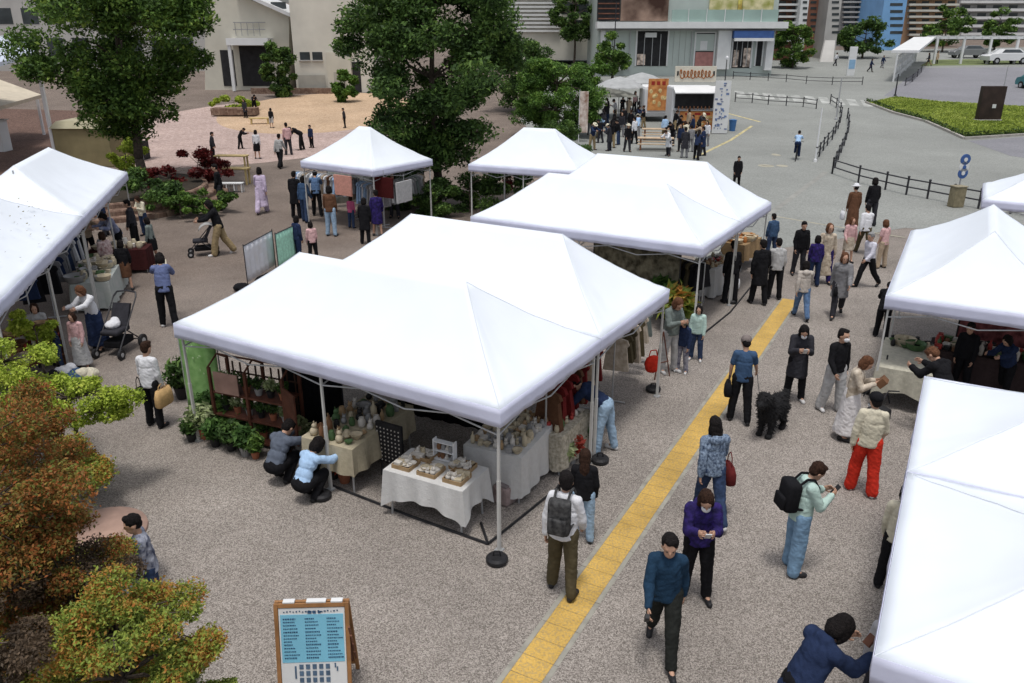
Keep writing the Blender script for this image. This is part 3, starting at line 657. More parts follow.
near('green_shrub', 110, 690, 1.2, (.9, .6, .6), 20400, 0.022, LM_olive, 'low green bush at the bottom edge under the orange tinted shrub', 73, 20, .03, 'shrub')
near('dry_shrub', -5, 665, 2.3, (.55, .45, .55), 18700, 0.019, LM_dry, 'dark brown twiggy shrub in the lowest left corner', 68, 14, .03, 'shrub')
# ============================================================ round planter
pc = Vector((-17.2, 33.9, 0)); M_brick = speckle('planter_brick', (0.16, 0.10, 0.075), (0.22, 0.145, 0.11), (0.28, 0.20, 0.15), 6, .5, brick=.12)
pt = thing('round_planter', pc, 0, 'round stepped brick planter bed holding the broad leafy tree', 'planter')
for k in range(3):
    r = 4.9 - k * .4; MB().lathe([(r, k * .2 - .02), (r, k * .2 + .15), (r - .03, k * .2 + .2), (.3, k * .2 + .2)], n=64).build('step', [M_brick], pt)
MB().lathe([(3.95, .5), (3.9, .62), (.2, .66)], n=48).build('soil', mat('dark_soil', (0.035, 0.028, 0.02), 1, .3, 3), pt)
# ============================================================ buildings
def pl(x, y, Y):
    r = ray(x, y); return Vector((0, 0, CAM_H)) + r * (Y / r.y)
def fb(b, x0, y0, x1, y1, Y, dep=.3, out=0.0):
    """box whose front face fills the image rectangle on the wall plane Y, pushed out towards the viewer by `out`"""
    p = pl(x0, y0, Y); q = pl(x1, y1, Y); xm = (x0 + x1) / 2; ym = (y0 + y1) / 2
    cx = (pl(x0, ym, Y).x + pl(x1, ym, Y).x) / 2; w = pl(x1, ym, Y).x - pl(x0, ym, Y).x; z1 = pl(xm, y0, Y).z; z0 = pl(xm, y1, Y).z
    b.box((cx, Y - out + dep / 2, (z0 + z1) / 2), (w, dep, z1 - z0)); return b
def part(name, m, par, rects, Y, dep=.3, out=0.0):
    b = MB()
    for r in rects: fb(b, *r, Y, dep, out)
    return b.build(name, m, par)
M_mint = mat('pale_mint_panel', (0.46, 0.52, 0.49), 0.6, 0.06, .6); M_cream = mat('cream_render', (0.56, 0.54, 0.46), 0.9, 0.08, .7)
M_cream2 = mat('pale_cream_render', (0.62, 0.60, 0.53), 0.9, 0.10, .5); M_dk = mat('dark_interior', (0.02, 0.02, 0.022), 0.7, 0.4, 2)
M_glass = mat('shop_glass', (0.05, 0.06, 0.065), 0.12, 0.3, .8, spec=.6); M_blue = mat('blue_awning', (0.05, 0.11, 0.30), 0.7, .15, 2)
M_whitew = mat('white_render', (0.68, 0.69, 0.69), 0.8, 0.06, 1); M_bk = mat('brown_cladding', (0.16, 0.07, 0.045), 0.8, .25, 1.5)
M_grey = mat('grey_flat_wall', (0.28, 0.28, 0.275), 0.9, .15, .6); M_conc = mat('pale_concrete', (0.45, 0.44, 0.42), .9, .1, .5)
M_tan = mat('tan_cladding', (0.42, 0.26, 0.16), .9, .12, .5); M_sky = mat('sky_blue_panel', (0.20, 0.40, 0.68), .6, .1, .6)
M_yel = mat('yellow_green_poster', (0.48, 0.50, 0.10), .6, .35, 1.2, col2=(0.62, 0.55, 0.35))
# shop building
Y = 98
s = thing('shop_building', (0, 0, 0), 0, 'pale mint shopping building with white band and dark doorways behind the food trucks', 'building')
part('wall', M_mint, s, [(600, -90, 780, 76)], Y, 14)
part('band', M_whitew, s, [(596, 22, 784, 28.5)], Y, 2.4, 1.6)
part('ledge', M_grey, s, [(597, 29.2, 783, 30.6)], Y, 1.2, 1.1)
for r in ((636, 31, 668, 66), (694, 33, 715, 66), (731, 40, 752, 68), (755, 41, 763, 66)): 
    o = part('doorway', M_dk, s, [r], Y, .5, .05)
    q0 = pl(r[0], r[3], Y); q1 = pl(r[2], r[1], Y); MB().add([(q0.x - .18, Y - .12 + k, q0.z) if i == 0 else (q0.x - .18, Y - .12 + k, q1.z + .15) if i == 1 else (q1.x + .18, Y - .12 + k, q1.z + .15) if i == 2 else (q1.x + .18, Y - .12 + k, q0.z) if i == 3 else (q1.x, Y - .12 + k, q0.z) if i == 4 else (q1.x, Y - .12 + k, q1.z) if i == 5 else (q0.x, Y - .12 + k, q1.z) if i == 6 else (q0.x, Y - .12 + k, q0.z) for k in (0, .2) for i in range(8)], [(0, 1, 6, 7), (1, 2, 5, 6), (2, 3, 4, 5), (8, 9, 14, 15), (9, 10, 13, 14), (10, 11, 12, 13)] + [(i, (i + 1) % 8, 8 + (i + 1) % 8, 8 + i) for i in range(8)]).build('frame', M_whitew, o)
for x0_, x1_ in ((636, 668), (731, 752)):
    part('door_mullion', GREYM, s, [(x0_ + (x1_ - x0_) * k / 4 - .3, 34 if x0_ < 700 else 41, x0_ + (x1_ - x0_) * k / 4 + .3, 66) for k in (1, 2, 3)], Y, .1, .1)
part('shop_display', mat('shop_display_goods', (.10, .07, .06), .7, .8, 2.2, col2=(.55, .45, .38)), s, [(637, 54, 645, 65)], Y, .1, .09); part('shop_display', mat('shop_display_goods', (.1, .07, .06)), s, [(733, 50, 738, 67)], Y, .1, .09); part('shop_display', mat('shop_display_goods', (.1, .07, .06)), s, [(743, 48, 750, 67)], Y, .1, .09)
part('downpipe', GREYM, s, [(690.5, 30, 691.3, 70)], Y, .15, .2); part('downpipe', GREYM, s, [(629, 30, 629.8, 71)], Y, .15, .2)
part('air_conditioner', M_conc, s, [(606, 60, 614, 70)], Y, .5, .6); part('air_conditioner', M_conc, s, [(617, 61, 624, 70)], Y, .5, .6)
part('panel_joint', M_grey, s, [(x_, 31, x_ + .25, 66) for x_ in (673, 679, 685)], Y, .04, .03)
part('door_panel', mat('pink_shop_panel', (0.42, 0.2, 0.18), .7, .2, 2), s, [(695, 52, 714, 66)], Y, .2, .1)
part('door_sign', M_whitew, s, [(700, 41, 707, 50)], Y, .1, .12)
part('display', M_mint, s, [(695, 34, 714, 51)], Y, .1, .07)
part('pillar', M_whitew, s, [(716, 29, 729, 69)], Y, 1.0, .8); part('pillar', M_whitew, s, [(764, 38, 771, 70)], Y, 1.0, .8); part('pillar', M_whitew, s, [(600, 29, 604, 72)], Y, 1.0, .8)
part('awning', M_blue, s, [(731, 30.8, 770, 38)], Y, 1.6, 1.5); part('awning_valance', M_whitew, s, [(731, 38, 770, 41)], Y, .1, 1.5)
part('glass_parapet', mat('mint_glass', (0.33, 0.45, 0.41), .2, .1, .5, spec=.5), s, [(670, 10, 775, 22)], Y, .2, 1.2)
part('mullion', M_whitew, s, [(x, 9, x + .6, 22) for x in (686, 704, 722, 740, 758)], Y, .1, 1.3)
part('poster', M_yel, s, [(709, -2, 737, 10)], Y, .15, .3); part('poster', M_yel, s, [(742, -2, 773, 10)], Y, .15, .3)
part('poster', mat('orange_flower_poster', (0.5, 0.25, 0.06), .6, .4, 1.5, col2=(.55, .5, .12)), s, [(737.5, -2, 741.5, 10)], Y, .15, .3)
part('lattice_panel', M_dk, s, [(597, -4, 620, 21)], Y, .2, .35)
part('lattice_slat', M_bk, s, [(598, y, 619, y + 1.2) for y in (-2, 3, 8, 13, 18)], Y, .1, .45)
part('advert_panel', mat('brown_blurred_advert', (0.10, 0.045, 0.03), .5, .5, .22, col2=(0.5, 0.36, 0.28)), s, [(620.5, -6, 668, 21)], Y, .2, .4)
MB().box((0, 0, 0), (1.3, .06, .5)).build('sign', M_whitew, s, loc=pl(651, 35, Y - .5))
# small bicycles and boxes before it read as racks
# pale louvred building
s = thing('louvred_building', (0, 0, 0), 0, 'pale louvred building at the top centre behind the trees', 'building')
part('wall', M_cream2, s, [(470, -90, 598, 60)], 112, 8); 
part('louvre', M_whitew, s, [(505, y, 560, y + 2.0) for y in range(-2, 32, 4)], 112, .3, .35)
part('window', M_glass, s, [(562, 2, 592, 14), (562, 20, 592, 30)], 112, .2, .05)
# buildings on the right
def flats(name, x0, x1, yb, Y, wall, lab, rows, cols, bal=None, top=-60, dep=10, ys=None):
    s = thing(name, (0, 0, 0), 0, lab, 'building'); part('wall', wall, s, [(x0, top, x1, yb)], Y, dep)
    for j in range(rows):
        y = (ys or 6) * j - 14 + 3
        if bal: part('balcony', bal, s, [(x0 + 1, y + (ys or 6) * .45, x1 - 1, y + (ys or 6) * .8)], Y, 1.0, .9)
        for i in range(cols):
            w = (x1 - x0) / cols; xx = x0 + w * (i + .22)
            part('window', M_glass, s, [(xx, y, xx + w * .55, y + (ys or 6) * .42)], Y, .15, .03)
    return s
flats('brown_block', 776, 802, 62, 120, M_bk, 'dark brown block with white balconies right of the shopping building', 9, 2, M_whitew)
flats('white_block', 801, 809, 64, 118, M_whitew, 'narrow white building between the two brown blocks', 8, 1)
flats('brick_block', 808, 830, 62, 126, mat('red_brown_brick', (0.26, 0.12, 0.08), .9, .2, 1), 'red brown brick block with pale trim', 8, 2)
flats('pale_block', 829, 842, 60, 122, M_conc, 'slim pale concrete building before the grey flats', 8, 1)
flats('grey_flats', 841, 886, 56, 150, M_grey, 'grey block of flats behind the wide dark trees', 10, 4, M_conc, ys=5)
flats('blue_building', 885, 908, 52, 140, M_sky, 'bright sky blue building front beside the grey flats', 7, 1, ys=7)
s = flats('striped_building', 906, 958, 50, 150, M_tan, 'tan building with pale horizontal stripes', 9, 4, M_cream2, ys=6)
flats('balcony_flats', 958, 1100, 46, 170, M_grey, 'long block of flats with white balcony bands at the top right', 7, 9, M_whitew, ys=8)
# slanting white wall between blocks (road side)
s = thing('low_wall', g(826, 62), 0, 'pale slanting ramp wall beside the street tree', 'wall')
b = MB(); a = g(815, 60); c = g(822, 50); 
for k in range(1): b.add([Vector((-.8, 0, 0)), Vector((1.0, 0, 0)), Vector((2.0, 3, 2.8)), Vector((.6, 3, 2.8)), Vector((-.8, .5, 0)), Vector((1.0, .5, 0)), Vector((2.0, 3.5, 2.8)), Vector((.6, 3.5, 2.8))], [(0, 1, 2, 3), (4, 5, 6, 7), (0, 1, 5, 4), (1, 2, 6, 5), (2, 3, 7, 6), (3, 0, 4, 7)])
b.build('ramp', M_conc, s)
# beige house and cream tower, left
s = thing('beige_house', (0, 0, 0), 0, 'beige gabled house with dark porch and railing behind the sand court', 'house'); Y = 84
p = [pl(205, 92, Y), pl(289, 92, Y), pl(289, 15, Y), pl(240, -4, Y), pl(205, -4, Y)]
MB().add([(q.x, Y, q.z if i > 1 else gz(Y) - .2) for i, q in enumerate(p)] + [(q.x, Y + 8, q.z if i > 1 else gz(Y)) for i, q in enumerate(p)], [(0, 1, 2, 3, 4), (9, 8, 7, 6, 5)] + [(i, (i + 1) % 5, 5 + (i + 1) % 5, 5 + i) for i in range(5)]).build('wall', M_cream, s)
a = pl(236, -8, Y); c = pl(292, 17, Y); b = MB(); n = Vector((0, 0, .35))
b.add([Vector((a.x, Y - .8, a.z)), Vector((c.x, Y - .8, c.z)), Vector((c.x, Y + 8.5, c.z)), Vector((a.x, Y + 8.5, a.z))] + [Vector((a.x, Y - .8, a.z)) + n, Vector((c.x, Y - .8, c.z)) + n, Vector((c.x, Y + 8.5, c.z)) + n, Vector((a.x, Y + 8.5, a.z)) + n], [(0, 1, 2, 3), (4, 5, 6, 7), (0, 1, 5, 4), (1, 2, 6, 5), (2, 3, 7, 6), (3, 0, 4, 7)])
b.build('roof', mat('white_roof_edge', (.62, .63, .64), .6, .1, 1), s)
part('porch_opening', M_dk, s, [(241, 46, 270, 86)], Y, .4, .05); part('porch_opening', M_dk, s, [(222, 50, 235, 86)], Y, .4, .05)
part('porch_beam', M_whitew, s, [(232, 38, 273, 45)], Y, 2.0, 1.8)
o = part('porch_post', M_whitew, s, [(235.5, 45, 238.5, 90)], Y, .3, 1.7)
part('balcony_rail', M_grey, s, [(234, 22, 266, 23), (234, 29, 266, 30)] + [(x, 23, x + .5, 36) for x in range(236, 266, 6)], Y, .06, .3)
part('window', M_glass, s, [(271, 2, 286, 9)], Y, .1, .04)
s = thing('cream_tower', (0, 0, 0), 0, 'plain cream rendered tower wall with two small windows', 'building')
part('wall', M_cream2, s, [(289, -90, 372, 98)], 82, 9); part('wall_patch', M_cream, s, [(328, 52, 352, 98)], 82, .3, .25)
for x in (300, 312.5): 
    o = part('window', M_glass, s, [(x, 52, x + 10, 60)], 82, .1, .05); part('sill', M_conc, o, [(x - .8, 60, x + 10.8, 61.2)], 82, .2, .15)
part('doorway', M_dk, s, [(353, 62, 361, 96)], 82, .2, .06)
part('weather_stain', mat('grey_wall_stain', (.36, .35, .31), .95, .25, .6), s, [(335, 72, 347, 97), (299, 75, 326, 88)], 82, .03, .27)
s = thing('brick_wall', (0, 0, 0), 0, 'low red brown brick wall along the foot of the beige house', 'wall'); part('wall', M_brick, s, [(252, 88, 336, 97)], 81, .4, .3)
s = thing('brick_wall', (0, 0, 0), 0, 'long low brick bed at the edge of the pink court below the hedge', 'planter'); part('wall', M_brick, s, [(212, 108, 256, 115)], 66, 1.2, .3)
# far left buildings behind the tree
s = thing('grey_building', (0, 0, 0), 0, 'pale grey building glimpsed behind the broad leafy tree', 'building'); part('wall', M_conc, s, [(-200, -90, 206, 72)], 104, 8)
for x in range(-30, 200, 26): part('window', M_glass, s, [(x, 8, x + 16, 24)], 104, .15, .04); part('window', M_glass, s, [(x, 38, x + 16, 58)], 104, .15, .04)
def lean_roof(name, lab, pts, th, m, posts, wm, zt):
    """pitched canopy roof: four eave points (image x, y, height)"""
    c = at(*pts[0]); s = thing(name, (c.x, c.y, 0), 0, lab, 'canopy'); V = [at(*p) - Vector((c.x, c.y, 0)) for p in pts]
    MB().add(V + [v + Vector((0, 0, th)) for v in V], [(0, 1, 2, 3), (4, 5, 6, 7), (0, 1, 5, 4), (1, 2, 6, 5), (2, 3, 7, 6), (3, 0, 4, 7)]).build('roof', m, s)
    for (x, y) in posts:
        q = at(x, y, zt) - Vector((c.x, c.y, 0)); MB().box((q.x, q.y, zt / 2), (.14, .14, zt)).build('post', wm, s)
    return s
s = thing('blue_grey_canopy', (pl(31, 60, 43).x, 43.5, 0), 0, 'pale blue grey canopy roof at the upper left edge', 'canopy'); O_ = Vector((pl(31, 60, 43).x, 43.5, 0))
V = [pl(36, 56, 42) - O_, pl(-60, 84, 40) - O_, pl(-90, 48, 50) - O_, pl(18, 38, 50) - O_]
MB().add(V + [v_ + Vector((0, 0, .2)) for v_ in V], [(0, 1, 2, 3), (4, 5, 6, 7), (0, 1, 5, 4), (1, 2, 6, 5), (2, 3, 7, 6), (3, 0, 4, 7)]).build('roof', mat('pale_blue_roof', (.52, .57, .66), .6, .06, 2), s)
MB().box((0, 0, 2.7), (.16, .16, 5.4)).build('post', WHITE, s); MB().box((-6, 0, 2.3), (.16, .16, 4.6)).build('post', WHITE, s)
lean_roof('tan_canopy', 'beige canopy roof at the left edge below the blue grey one', [(42, 98, 2.6), (-60, 128, 2.6), (-60, 88, 3.4), (-2, 82, 3.6)], .22, mat('beige_roof', (.52, .46, .36), .8, .1, 2), [(37, 99)], WHITE, 2.5)
c = g(5, 152); s = thing('white_counter', c, 0, 'white ribbed counter box under the beige canopy', 'counter'); MB().bbox((-1.2, .4, .9), (2.4, .9, 1.8), .04).build('box', M_whitew, s); MB().box((-1.2, .4, 1.83), (2.6, 1.0, .06)).build('top', M_conc, s)
# khaki kiosk
a = g(63, 166); b2 = g(110, 168); s = thing('khaki_kiosk', (a + b2) / 2, 0, 'khaki fabric sided stall behind the left tent', 'stall'); w = (b2 - a).length
MB().bbox((0, 1.3, 1.0), (w, 2.6, 2.0), .05).build('side_wall', mat('khaki_fabric', (.26, .22, .12), .9, .12, 2, bump=.3), s)
r = .1; MB().add([(-w / 2 - r, -r, 2.0), (w / 2 + r, -r, 2.0), (w / 2 + r, 2.7, 2.0), (-w / 2 - r, 2.7, 2.0), (-w / 2 + .2, .2, 2.35), (w / 2 - .2, .2, 2.35), (w / 2 - .2, 2.5, 2.35), (-w / 2 + .2, 2.5, 2.35)], [(0, 1, 2, 3), (4, 5, 6, 7), (0, 1, 5, 4), (1, 2, 6, 5), (2, 3, 7, 6), (3, 0, 4, 7)]).build('roof', mat('pale_khaki_top', (.42, .39, .27), .9, .1, 2), s)
c = g(128, 160); s = thing('white_awning_stall', c, 0, 'small white awning stall between the kiosk and the planter tree', 'stall')
MB().bbox((0, 0, 1.75), (2.6, 1.6, .12), .04).build('awning', M_whitew, s); MB().bbox((0, .3, .5), (2.0, .8, 1.0), .02).build('counter', M_dk, s)
for sx in (-1.2, 1.2): MB().box((sx, -.7, .86), (.05, .05, 1.72)).build('leg', WHITE, s)
# ============================================================ street furniture
def guard(chain, label, h=.8):
    t0 = g(*chain[0]); t = thing('guard_rail', t0, 0, label, 'railing'); P = [g(*c) - t0 for c in chain]; r1 = MB(); 
    for p in P:
        b = MB(); b.tube(p + Vector((0, 0, -.05)), p + Vector((0, 0, h)), .045, .045, 8); b.ell(p + Vector((0, 0, h)), (.06, .06, .05), None, 8, 6); b.build('post', DARKM, t)
    for z in (h * .88, h * .45):
        r = MB()
        for a, b_ in zip(P, P[1:]): r.tube(a + Vector((0, 0, z)), b_ + Vector((0, 0, z)), .032, .032, 6)
        r.build('rail', DARKM, t)
    return t
guard([(832, 174), (858, 183), (885, 190), (906, 195), (927, 199), (952, 204), (978, 209), (1010, 214), (1050, 221)], 'long black two rail guard fence running right from the corner post')
guard([(815, 162), (819, 157), (823, 151), (827, 146), (832, 140), (835, 134), (838, 129), (840, 123), (841, 118), (840, 113), (836, 108), (830, 104)], 'black guard rail curving up the road from the corner')
guard([(832, 174), (835, 167), (838, 160), (841, 153), (844, 146), (846, 140), (848, 133), (848, 126), (847, 119)], 'second black guard rail just right of the curving one')
guard([(735, 102), (752, 103), (768, 105), (786, 106), (803, 107), (816, 109)], 'low black guard rail in front of the zebra stripes')
guard([(733, 79), (750, 80), (768, 81), (786, 82), (806, 84), (832, 85), (862, 85)], 'black guard rail across the far side of the road')
guard([(905, 86), (912, 82), (917, 77), (921, 73)], 'short black railing by the lattice shelter')
def pole(x, y, top, label, r=.05, m=WHITE, lamp=False, name='street_pole'):
    P = g(x, y); h = up(P, top); t = thing(name, P, 0, label, 'pole'); b = MB(); b.lathe([(r * 2, 0), (r * 1.8, .12), (r, .2), (r * .7, h)], n=10); b.build('shaft', m, t)
    if lamp: MB().ell((0, 0, h), (.14, .14, .2), None, 10, 8).build('lamp_head', WHITE, t)
    return t
pole(815, 162, 108, 'white slim pole at the corner of the curving guard rail')
pole(836, 120, 78, 'grey slim pole beside the zebra crossing', .06, GREYM); pole(895, 96, 74, 'dark short post by the tip of the grass wedge', .07, DARKM)
pole(724, 92, 58, 'thin dark pole beside the food truck banner', .06, DARKM, True, 'street_lamp'); pole(613, 80, 2, 'dark thin lamp pole in front of the shopping building', .07, DARKM)
pole(1002, 96, 66, 'thin pole with small sign behind the brown pillar', .05, GREYM)
# pillar sign on grass
P = g(987, 122); s = thing('pillar_sign', P, 0, 'dark brown monolith sign standing on the grass wedge', 'sign'); h = up(P, 86)
MB().bbox((0, 0, h / 2), (1.75, .5, h), .04).build('panel', mat('dark_brown_panel', (.035, .022, .018), .5, .4, 1.5), s); MB().bbox((.15, -.26, h * .45), (.28, .02, .28), .005).build('plate', M_whitew, s)
MB().bbox((0, 0, .1), (1.9, .6, .2), .02).build('plinth', M_conc, s)
# blue and white sign and tan box by the guard rail
P = g(955, 207); s = thing('utility_box', P, R(12), 'tan weathered utility box in front of the long guard fence', 'box'); MB().bbox((0, 0, .42), (.5, .4, .84), .05).build('cabinet', mat('tan_weathered', (.22, .19, .12), .9, .25, 6), s); MB().bbox((0, 0, .85), (.54, .44, .05), .02).build('lid', mat('tan_lid', (.26, .23, .16), .9, .2, 6), s)
P = g(958, 192); s = thing('round_sign', P, R(10), 'blue and white stacked round signs on a post behind the tan box', 'sign'); MB().tube((0, 0, 0), (0, 0, 1.5), .035, .035, 8).build('post', GREYM, s)
for k, (z, m) in enumerate(((1.45, M_blue), (1.12, M_whitew), (.85, M_blue))):
    b = MB(); b.tube((0, -.05, z), (0, -.09, z), .24, .24, 20); b.build('disc', m, s); b = MB(); b.tube((0, -.095, z), (0, -.105, z), .09, .09, 16); b.build('disc_centre', M_whitew if m is M_blue else M_blue, s)
# white figure-like sign by the far pavement
P = g(850, 76); s = thing('white_sign', P, 0, 'small white and blue totem sign on the far pavement', 'sign'); MB().bbox((0, 0, 1.6), (.9, .2, 3.2), .05).build('panel', M_whitew, s); MB().bbox((0, -.11, 1.3), (.7, .02, 1.0), .01).build('blue_panel', mat('pale_blue_panel', (.25, .42, .6), .5, .1, 3), s)
# lattice walkway shelter
P = g(893, 82); Q = g(915, 62); s = thing('walkway_shelter', P, 0, 'white roofed walkway shelter with lattice side', 'shelter'); d = Q - P
b = MB(); nn = Vector((1.5, -.3, 0)); hh = 3.0
b.add([Vector((-.7, 0, hh)), d + Vector((-.7, 0, hh)), d + nn + Vector((.6, 0, hh)), nn + Vector((.6, 0, hh))] + [Vector((-.7, 0, hh + .25)), d + Vector((-.7, 0, hh + .25)), d + nn + Vector((.6, 0, hh + .25)), nn + Vector((.6, 0, hh + .25))], [(0, 1, 2, 3), (4, 5, 6, 7), (0, 1, 5, 4), (1, 2, 6, 5), (2, 3, 7, 6), (3, 0, 4, 7)]); b.build('roof', M_whitew, s)
for k in range(5): p = d * k / 4; MB().tube(p, p + Vector((0, 0, hh)), .1, .1, 6).build('post', M_whitew, s)
b = MB()
for k in range(16): p = d * k / 16; q = d * min(1, (k + 1.5) / 16); b.tube(p + Vector((0, 0, .2)), q + Vector((0, 0, 2.6)), .05, .05, 5); b.tube(q + Vector((0, 0, .2)), p + Vector((0, 0, 2.6)), .05, .05, 5)
b.build('lattice', M_whitew, s)
# white pergola
P = g(932, 64); s = thing('pergola', P, 0, 'long white pergola frame along the far side of the car park', 'pergola')
L = g(1030, 62).x - P.x; MB().box((L / 2, 0, 3.3), (L, .3, .3)).build('beam', M_whitew, s); MB().box((L / 2, 3, 3.3), (L, .3, .3)).build('beam', M_whitew, s)
for k in range(5): MB().box((L * (k + .05) / 4.2, 0, 1.6), (.28, .28, 3.2)).build('post', M_whitew, s)
b = MB()
for k in range(14): b.box((L * k / 13.5 + .4, 1.5, 3.5), (.18, 3.6, .12))
b.build('slats', M_whitew, s)
def car(x, y, rz, m, label, sc_=1.0):
    s = thing('parked_car', g(x, y), rz, label, 'car'); s.scale = (sc_,) * 3
    b = MB(); prof = [(-2.1, .35), (-2.15, .75), (-1.9, .92), (-1.2, 1.0), (-.65, 1.42), (.9, 1.45), (1.55, 1.0), (2.0, .92), (2.15, .65), (2.1, .35)]
    vs = [(x_, -.82 if z_ < 1.1 else -.66, z_) for x_, z_ in prof] + [(x_, .82 if z_ < 1.1 else .66, z_) for x_, z_ in prof]; n = len(prof)
    b.add(vs, [tuple(range(n - 1, -1, -1)), tuple(range(n, 2 * n))] + [(i, (i + 1) % n, n + (i + 1) % n, n + i) for i in range(n)]); b.build('body', m, s)
    for sy in (-1, 1): MB().add([(-1.0, sy * .80, 1.05), (1.3, sy * .80, 1.05), (.85, sy * .70, 1.38), (-.6, sy * .70, 1.38), (-1.0, sy * .76, 1.05), (1.3, sy * .76, 1.05), (.85, sy * .66, 1.38), (-.6, sy * .66, 1.38)], [(0, 1, 2, 3), (4, 5, 6, 7), (0, 1, 5, 4), (1, 2, 6, 5), (2, 3, 7, 6), (3, 0, 4, 7)]).build('side_window', M_glass, s)
    for sx in (-1.35, 1.35):
        for sy in (-.74, .74):
            q = MB(); q.tube((sx, sy - .11, .32), (sx, sy + .11, .32), .32, .32, 18); w_ = q.build('wheel', BLACK, s); q = MB(); q.tube((sx, sy - .125, .32), (sx, sy + .125, .32), .17, .17, 14); q.build('rim', GREYM, w_)
    for sy in (-.6, .6): MB().bbox((-2.12, sy, .72), (.08, .3, .14), .02).build('headlight', M_whitew, s)
    return s
CW = mat('white_car_paint', (.72, .73, .74), .25, .02, 1, spec=.6)
car(1004, 64, R(4), CW, 'white parked car behind the pergola posts at the right edge', 1.35)
car(968, 58, R(2), mat('grey_car_paint', (.2, .21, .22), .25, .05, 1, spec=.6), 'grey parked car left of the white one behind the pergola', 1.2)
car(1040, 90, R(95), mat('teal_car_paint', (.05, .2, .22), .3, .1, 1, spec=.6), 'dark teal car cut off by the right edge of the car park', 1.2)
# ============================================================ food trucks
def orange_poster(name, par, c, w, h, seed, face=-1):
    o = MB().bbox(c, (w, .05, h), .01).build(name, mat('orange_poster', (.55, .17, .05), .6, .25, 3, col2=(.62, .30, .10)), par)
    rnd = random.Random(seed); b = MB(); y = c[1] - .03
    for k in range(9): b.ell((c[0] + rnd.uniform(-.36, .36) * w, y, c[2] + rnd.uniform(-.36, .2) * h), (w * .09, .012, h * .07), None, 10, 6)
    b.build('food_picture', mat('food_picture', (.55, .35, .12), .6, .3, 6, col2=(.75, .6, .3)), o)
    b = MB()
    for k in range(3): b.bbox((c[0] + (k - 1) * w * .27, y, c[2] + h * .36), (w * .17, .01, h * .12), .004)
    b.build('lettering', mat('red_lettering', (.35, .03, .02), .6, .1, 3), o); return o
P = g(692, 131); s = thing('food_truck', P, 0, 'white food truck with open serving hatch and scripted banner on top', 'food truck')
MB().bbox((0, 1.3, 1.75), (3.1, 2.4, 2.5), .12).build('body', WHITE, s)
MB().bbox((0, .06, 2.05), (2.7, .12, .95), .02).build('hatch', M_dk, s)
MB().add([(-1.55, -.9, 2.62), (1.55, -.9, 2.62), (1.55, .1, 3.0), (-1.55, .1, 3.0), (-1.55, -.9, 2.68), (1.55, -.9, 2.68), (1.55, .1, 3.06), (-1.55, .1, 3.06)], [(0, 1, 2, 3), (4, 5, 6, 7), (0, 1, 5, 4), (1, 2, 6, 5), (2, 3, 7, 6), (3, 0, 4, 7)]).build('awning', M_whitew, s)
o = MB().bbox((.0, .3, 3.85), (2.9, .08, 1.05), .02).build('banner', mat('cream_banner', (.66, .62, .52), .7, .05, 3), s)
b = MB(); x = -1.1
for k in range(9):                                   # looping brush script
    pts = [(x + .12 * math.cos(t / 8 * 6.28) + .26 * t / 9, .24, 3.85 + (.22 if k % 3 else .3) * math.sin(t / 8 * 6.28)) for t in range(9)]
    b.path(pts, .035, 5); x += .25
b.build('brush_lettering', mat('brown_lettering', (.35, .12, .03), .6, .2, 4), o)
b = MB(); b.bbox((-1.25, .24, 3.9), (.12, .02, .3), .01); b.bbox((1.28, .24, 3.9), (.12, .02, .3), .01); b.build('banner_mark', M_dk, o)
MB().bbox((0, -.12, 1.45), (2.9, .45, .08), .02).build('counter', GREYM, s)
orange_poster('poster', s, (.25, -.25, .75), 2.5, 1.25, 2)
b = MB(); rnd = random.Random(4)
for k in range(9): b.lathe([(.05, 1.49), (.06, 1.62), (.03, 1.72)], (-1.1 + k * .27, -.12, 0), 8)
b.build('condiment_row', mat('condiment', (.35, .16, .08), .5, .5, 9), s)
for sx in (-1.1, 1.1):
    q = MB(); q.tube((sx, .12, .34), (sx, .4, .34), .34, .34, 16); q.build('wheel', BLACK, s)
P2 = g(719, 134); s = thing('menu_panel', P2, R(-6), 'tall white menu panel covered in small notices right of the food truck', 'sign'); MB().bbox((0, 0, 1.8), (1.05, .08, 3.5), .01).build('board', M_whitew, s)
rnd = random.Random(7); b = MB()
for k in range(38): b.bbox((rnd.uniform(-.42, .42), -.05, rnd.uniform(.2, 3.4)), (rnd.uniform(.06, .22), .012, rnd.uniform(.05, .16)), .003)
b.build('notice', mat('notice_ink', (.3, .2, .2), .7, .5, 12, col2=(.1, .2, .4)), s)
P2 = g(732, 131); s = thing('blue_bin', P2, 0, 'small blue bin beside the tall menu panel', 'bin'); MB().lathe([(.2, 0), (.27, .75), (.29, .78), (.1, .82)], n=14).build('tub', mat('blue_bin', (.05, .15, .35), .5, .1, 4), s)
P2 = g(656, 122); s = thing('food_truck', P2, 0, 'white van with orange food poster left of the bannered food truck', 'food truck'); MB().bbox((0, 1.4, 1.5), (2.0, 2.8, 2.2), .25).build('body', WHITE, s)
orange_poster('poster', s, (0, -.06, 2.0), 1.5, 2.3, 3); MB().bbox((0, -.02, .55), (1.7, .1, .3), .03).build('bumper', GREYM, s)
for sx in (-.8, .8):
    q = MB(); q.tube((sx - .1, .5, .34), (sx + .1, .5, .34), .34, .34, 16); q.build('wheel', BLACK, s)
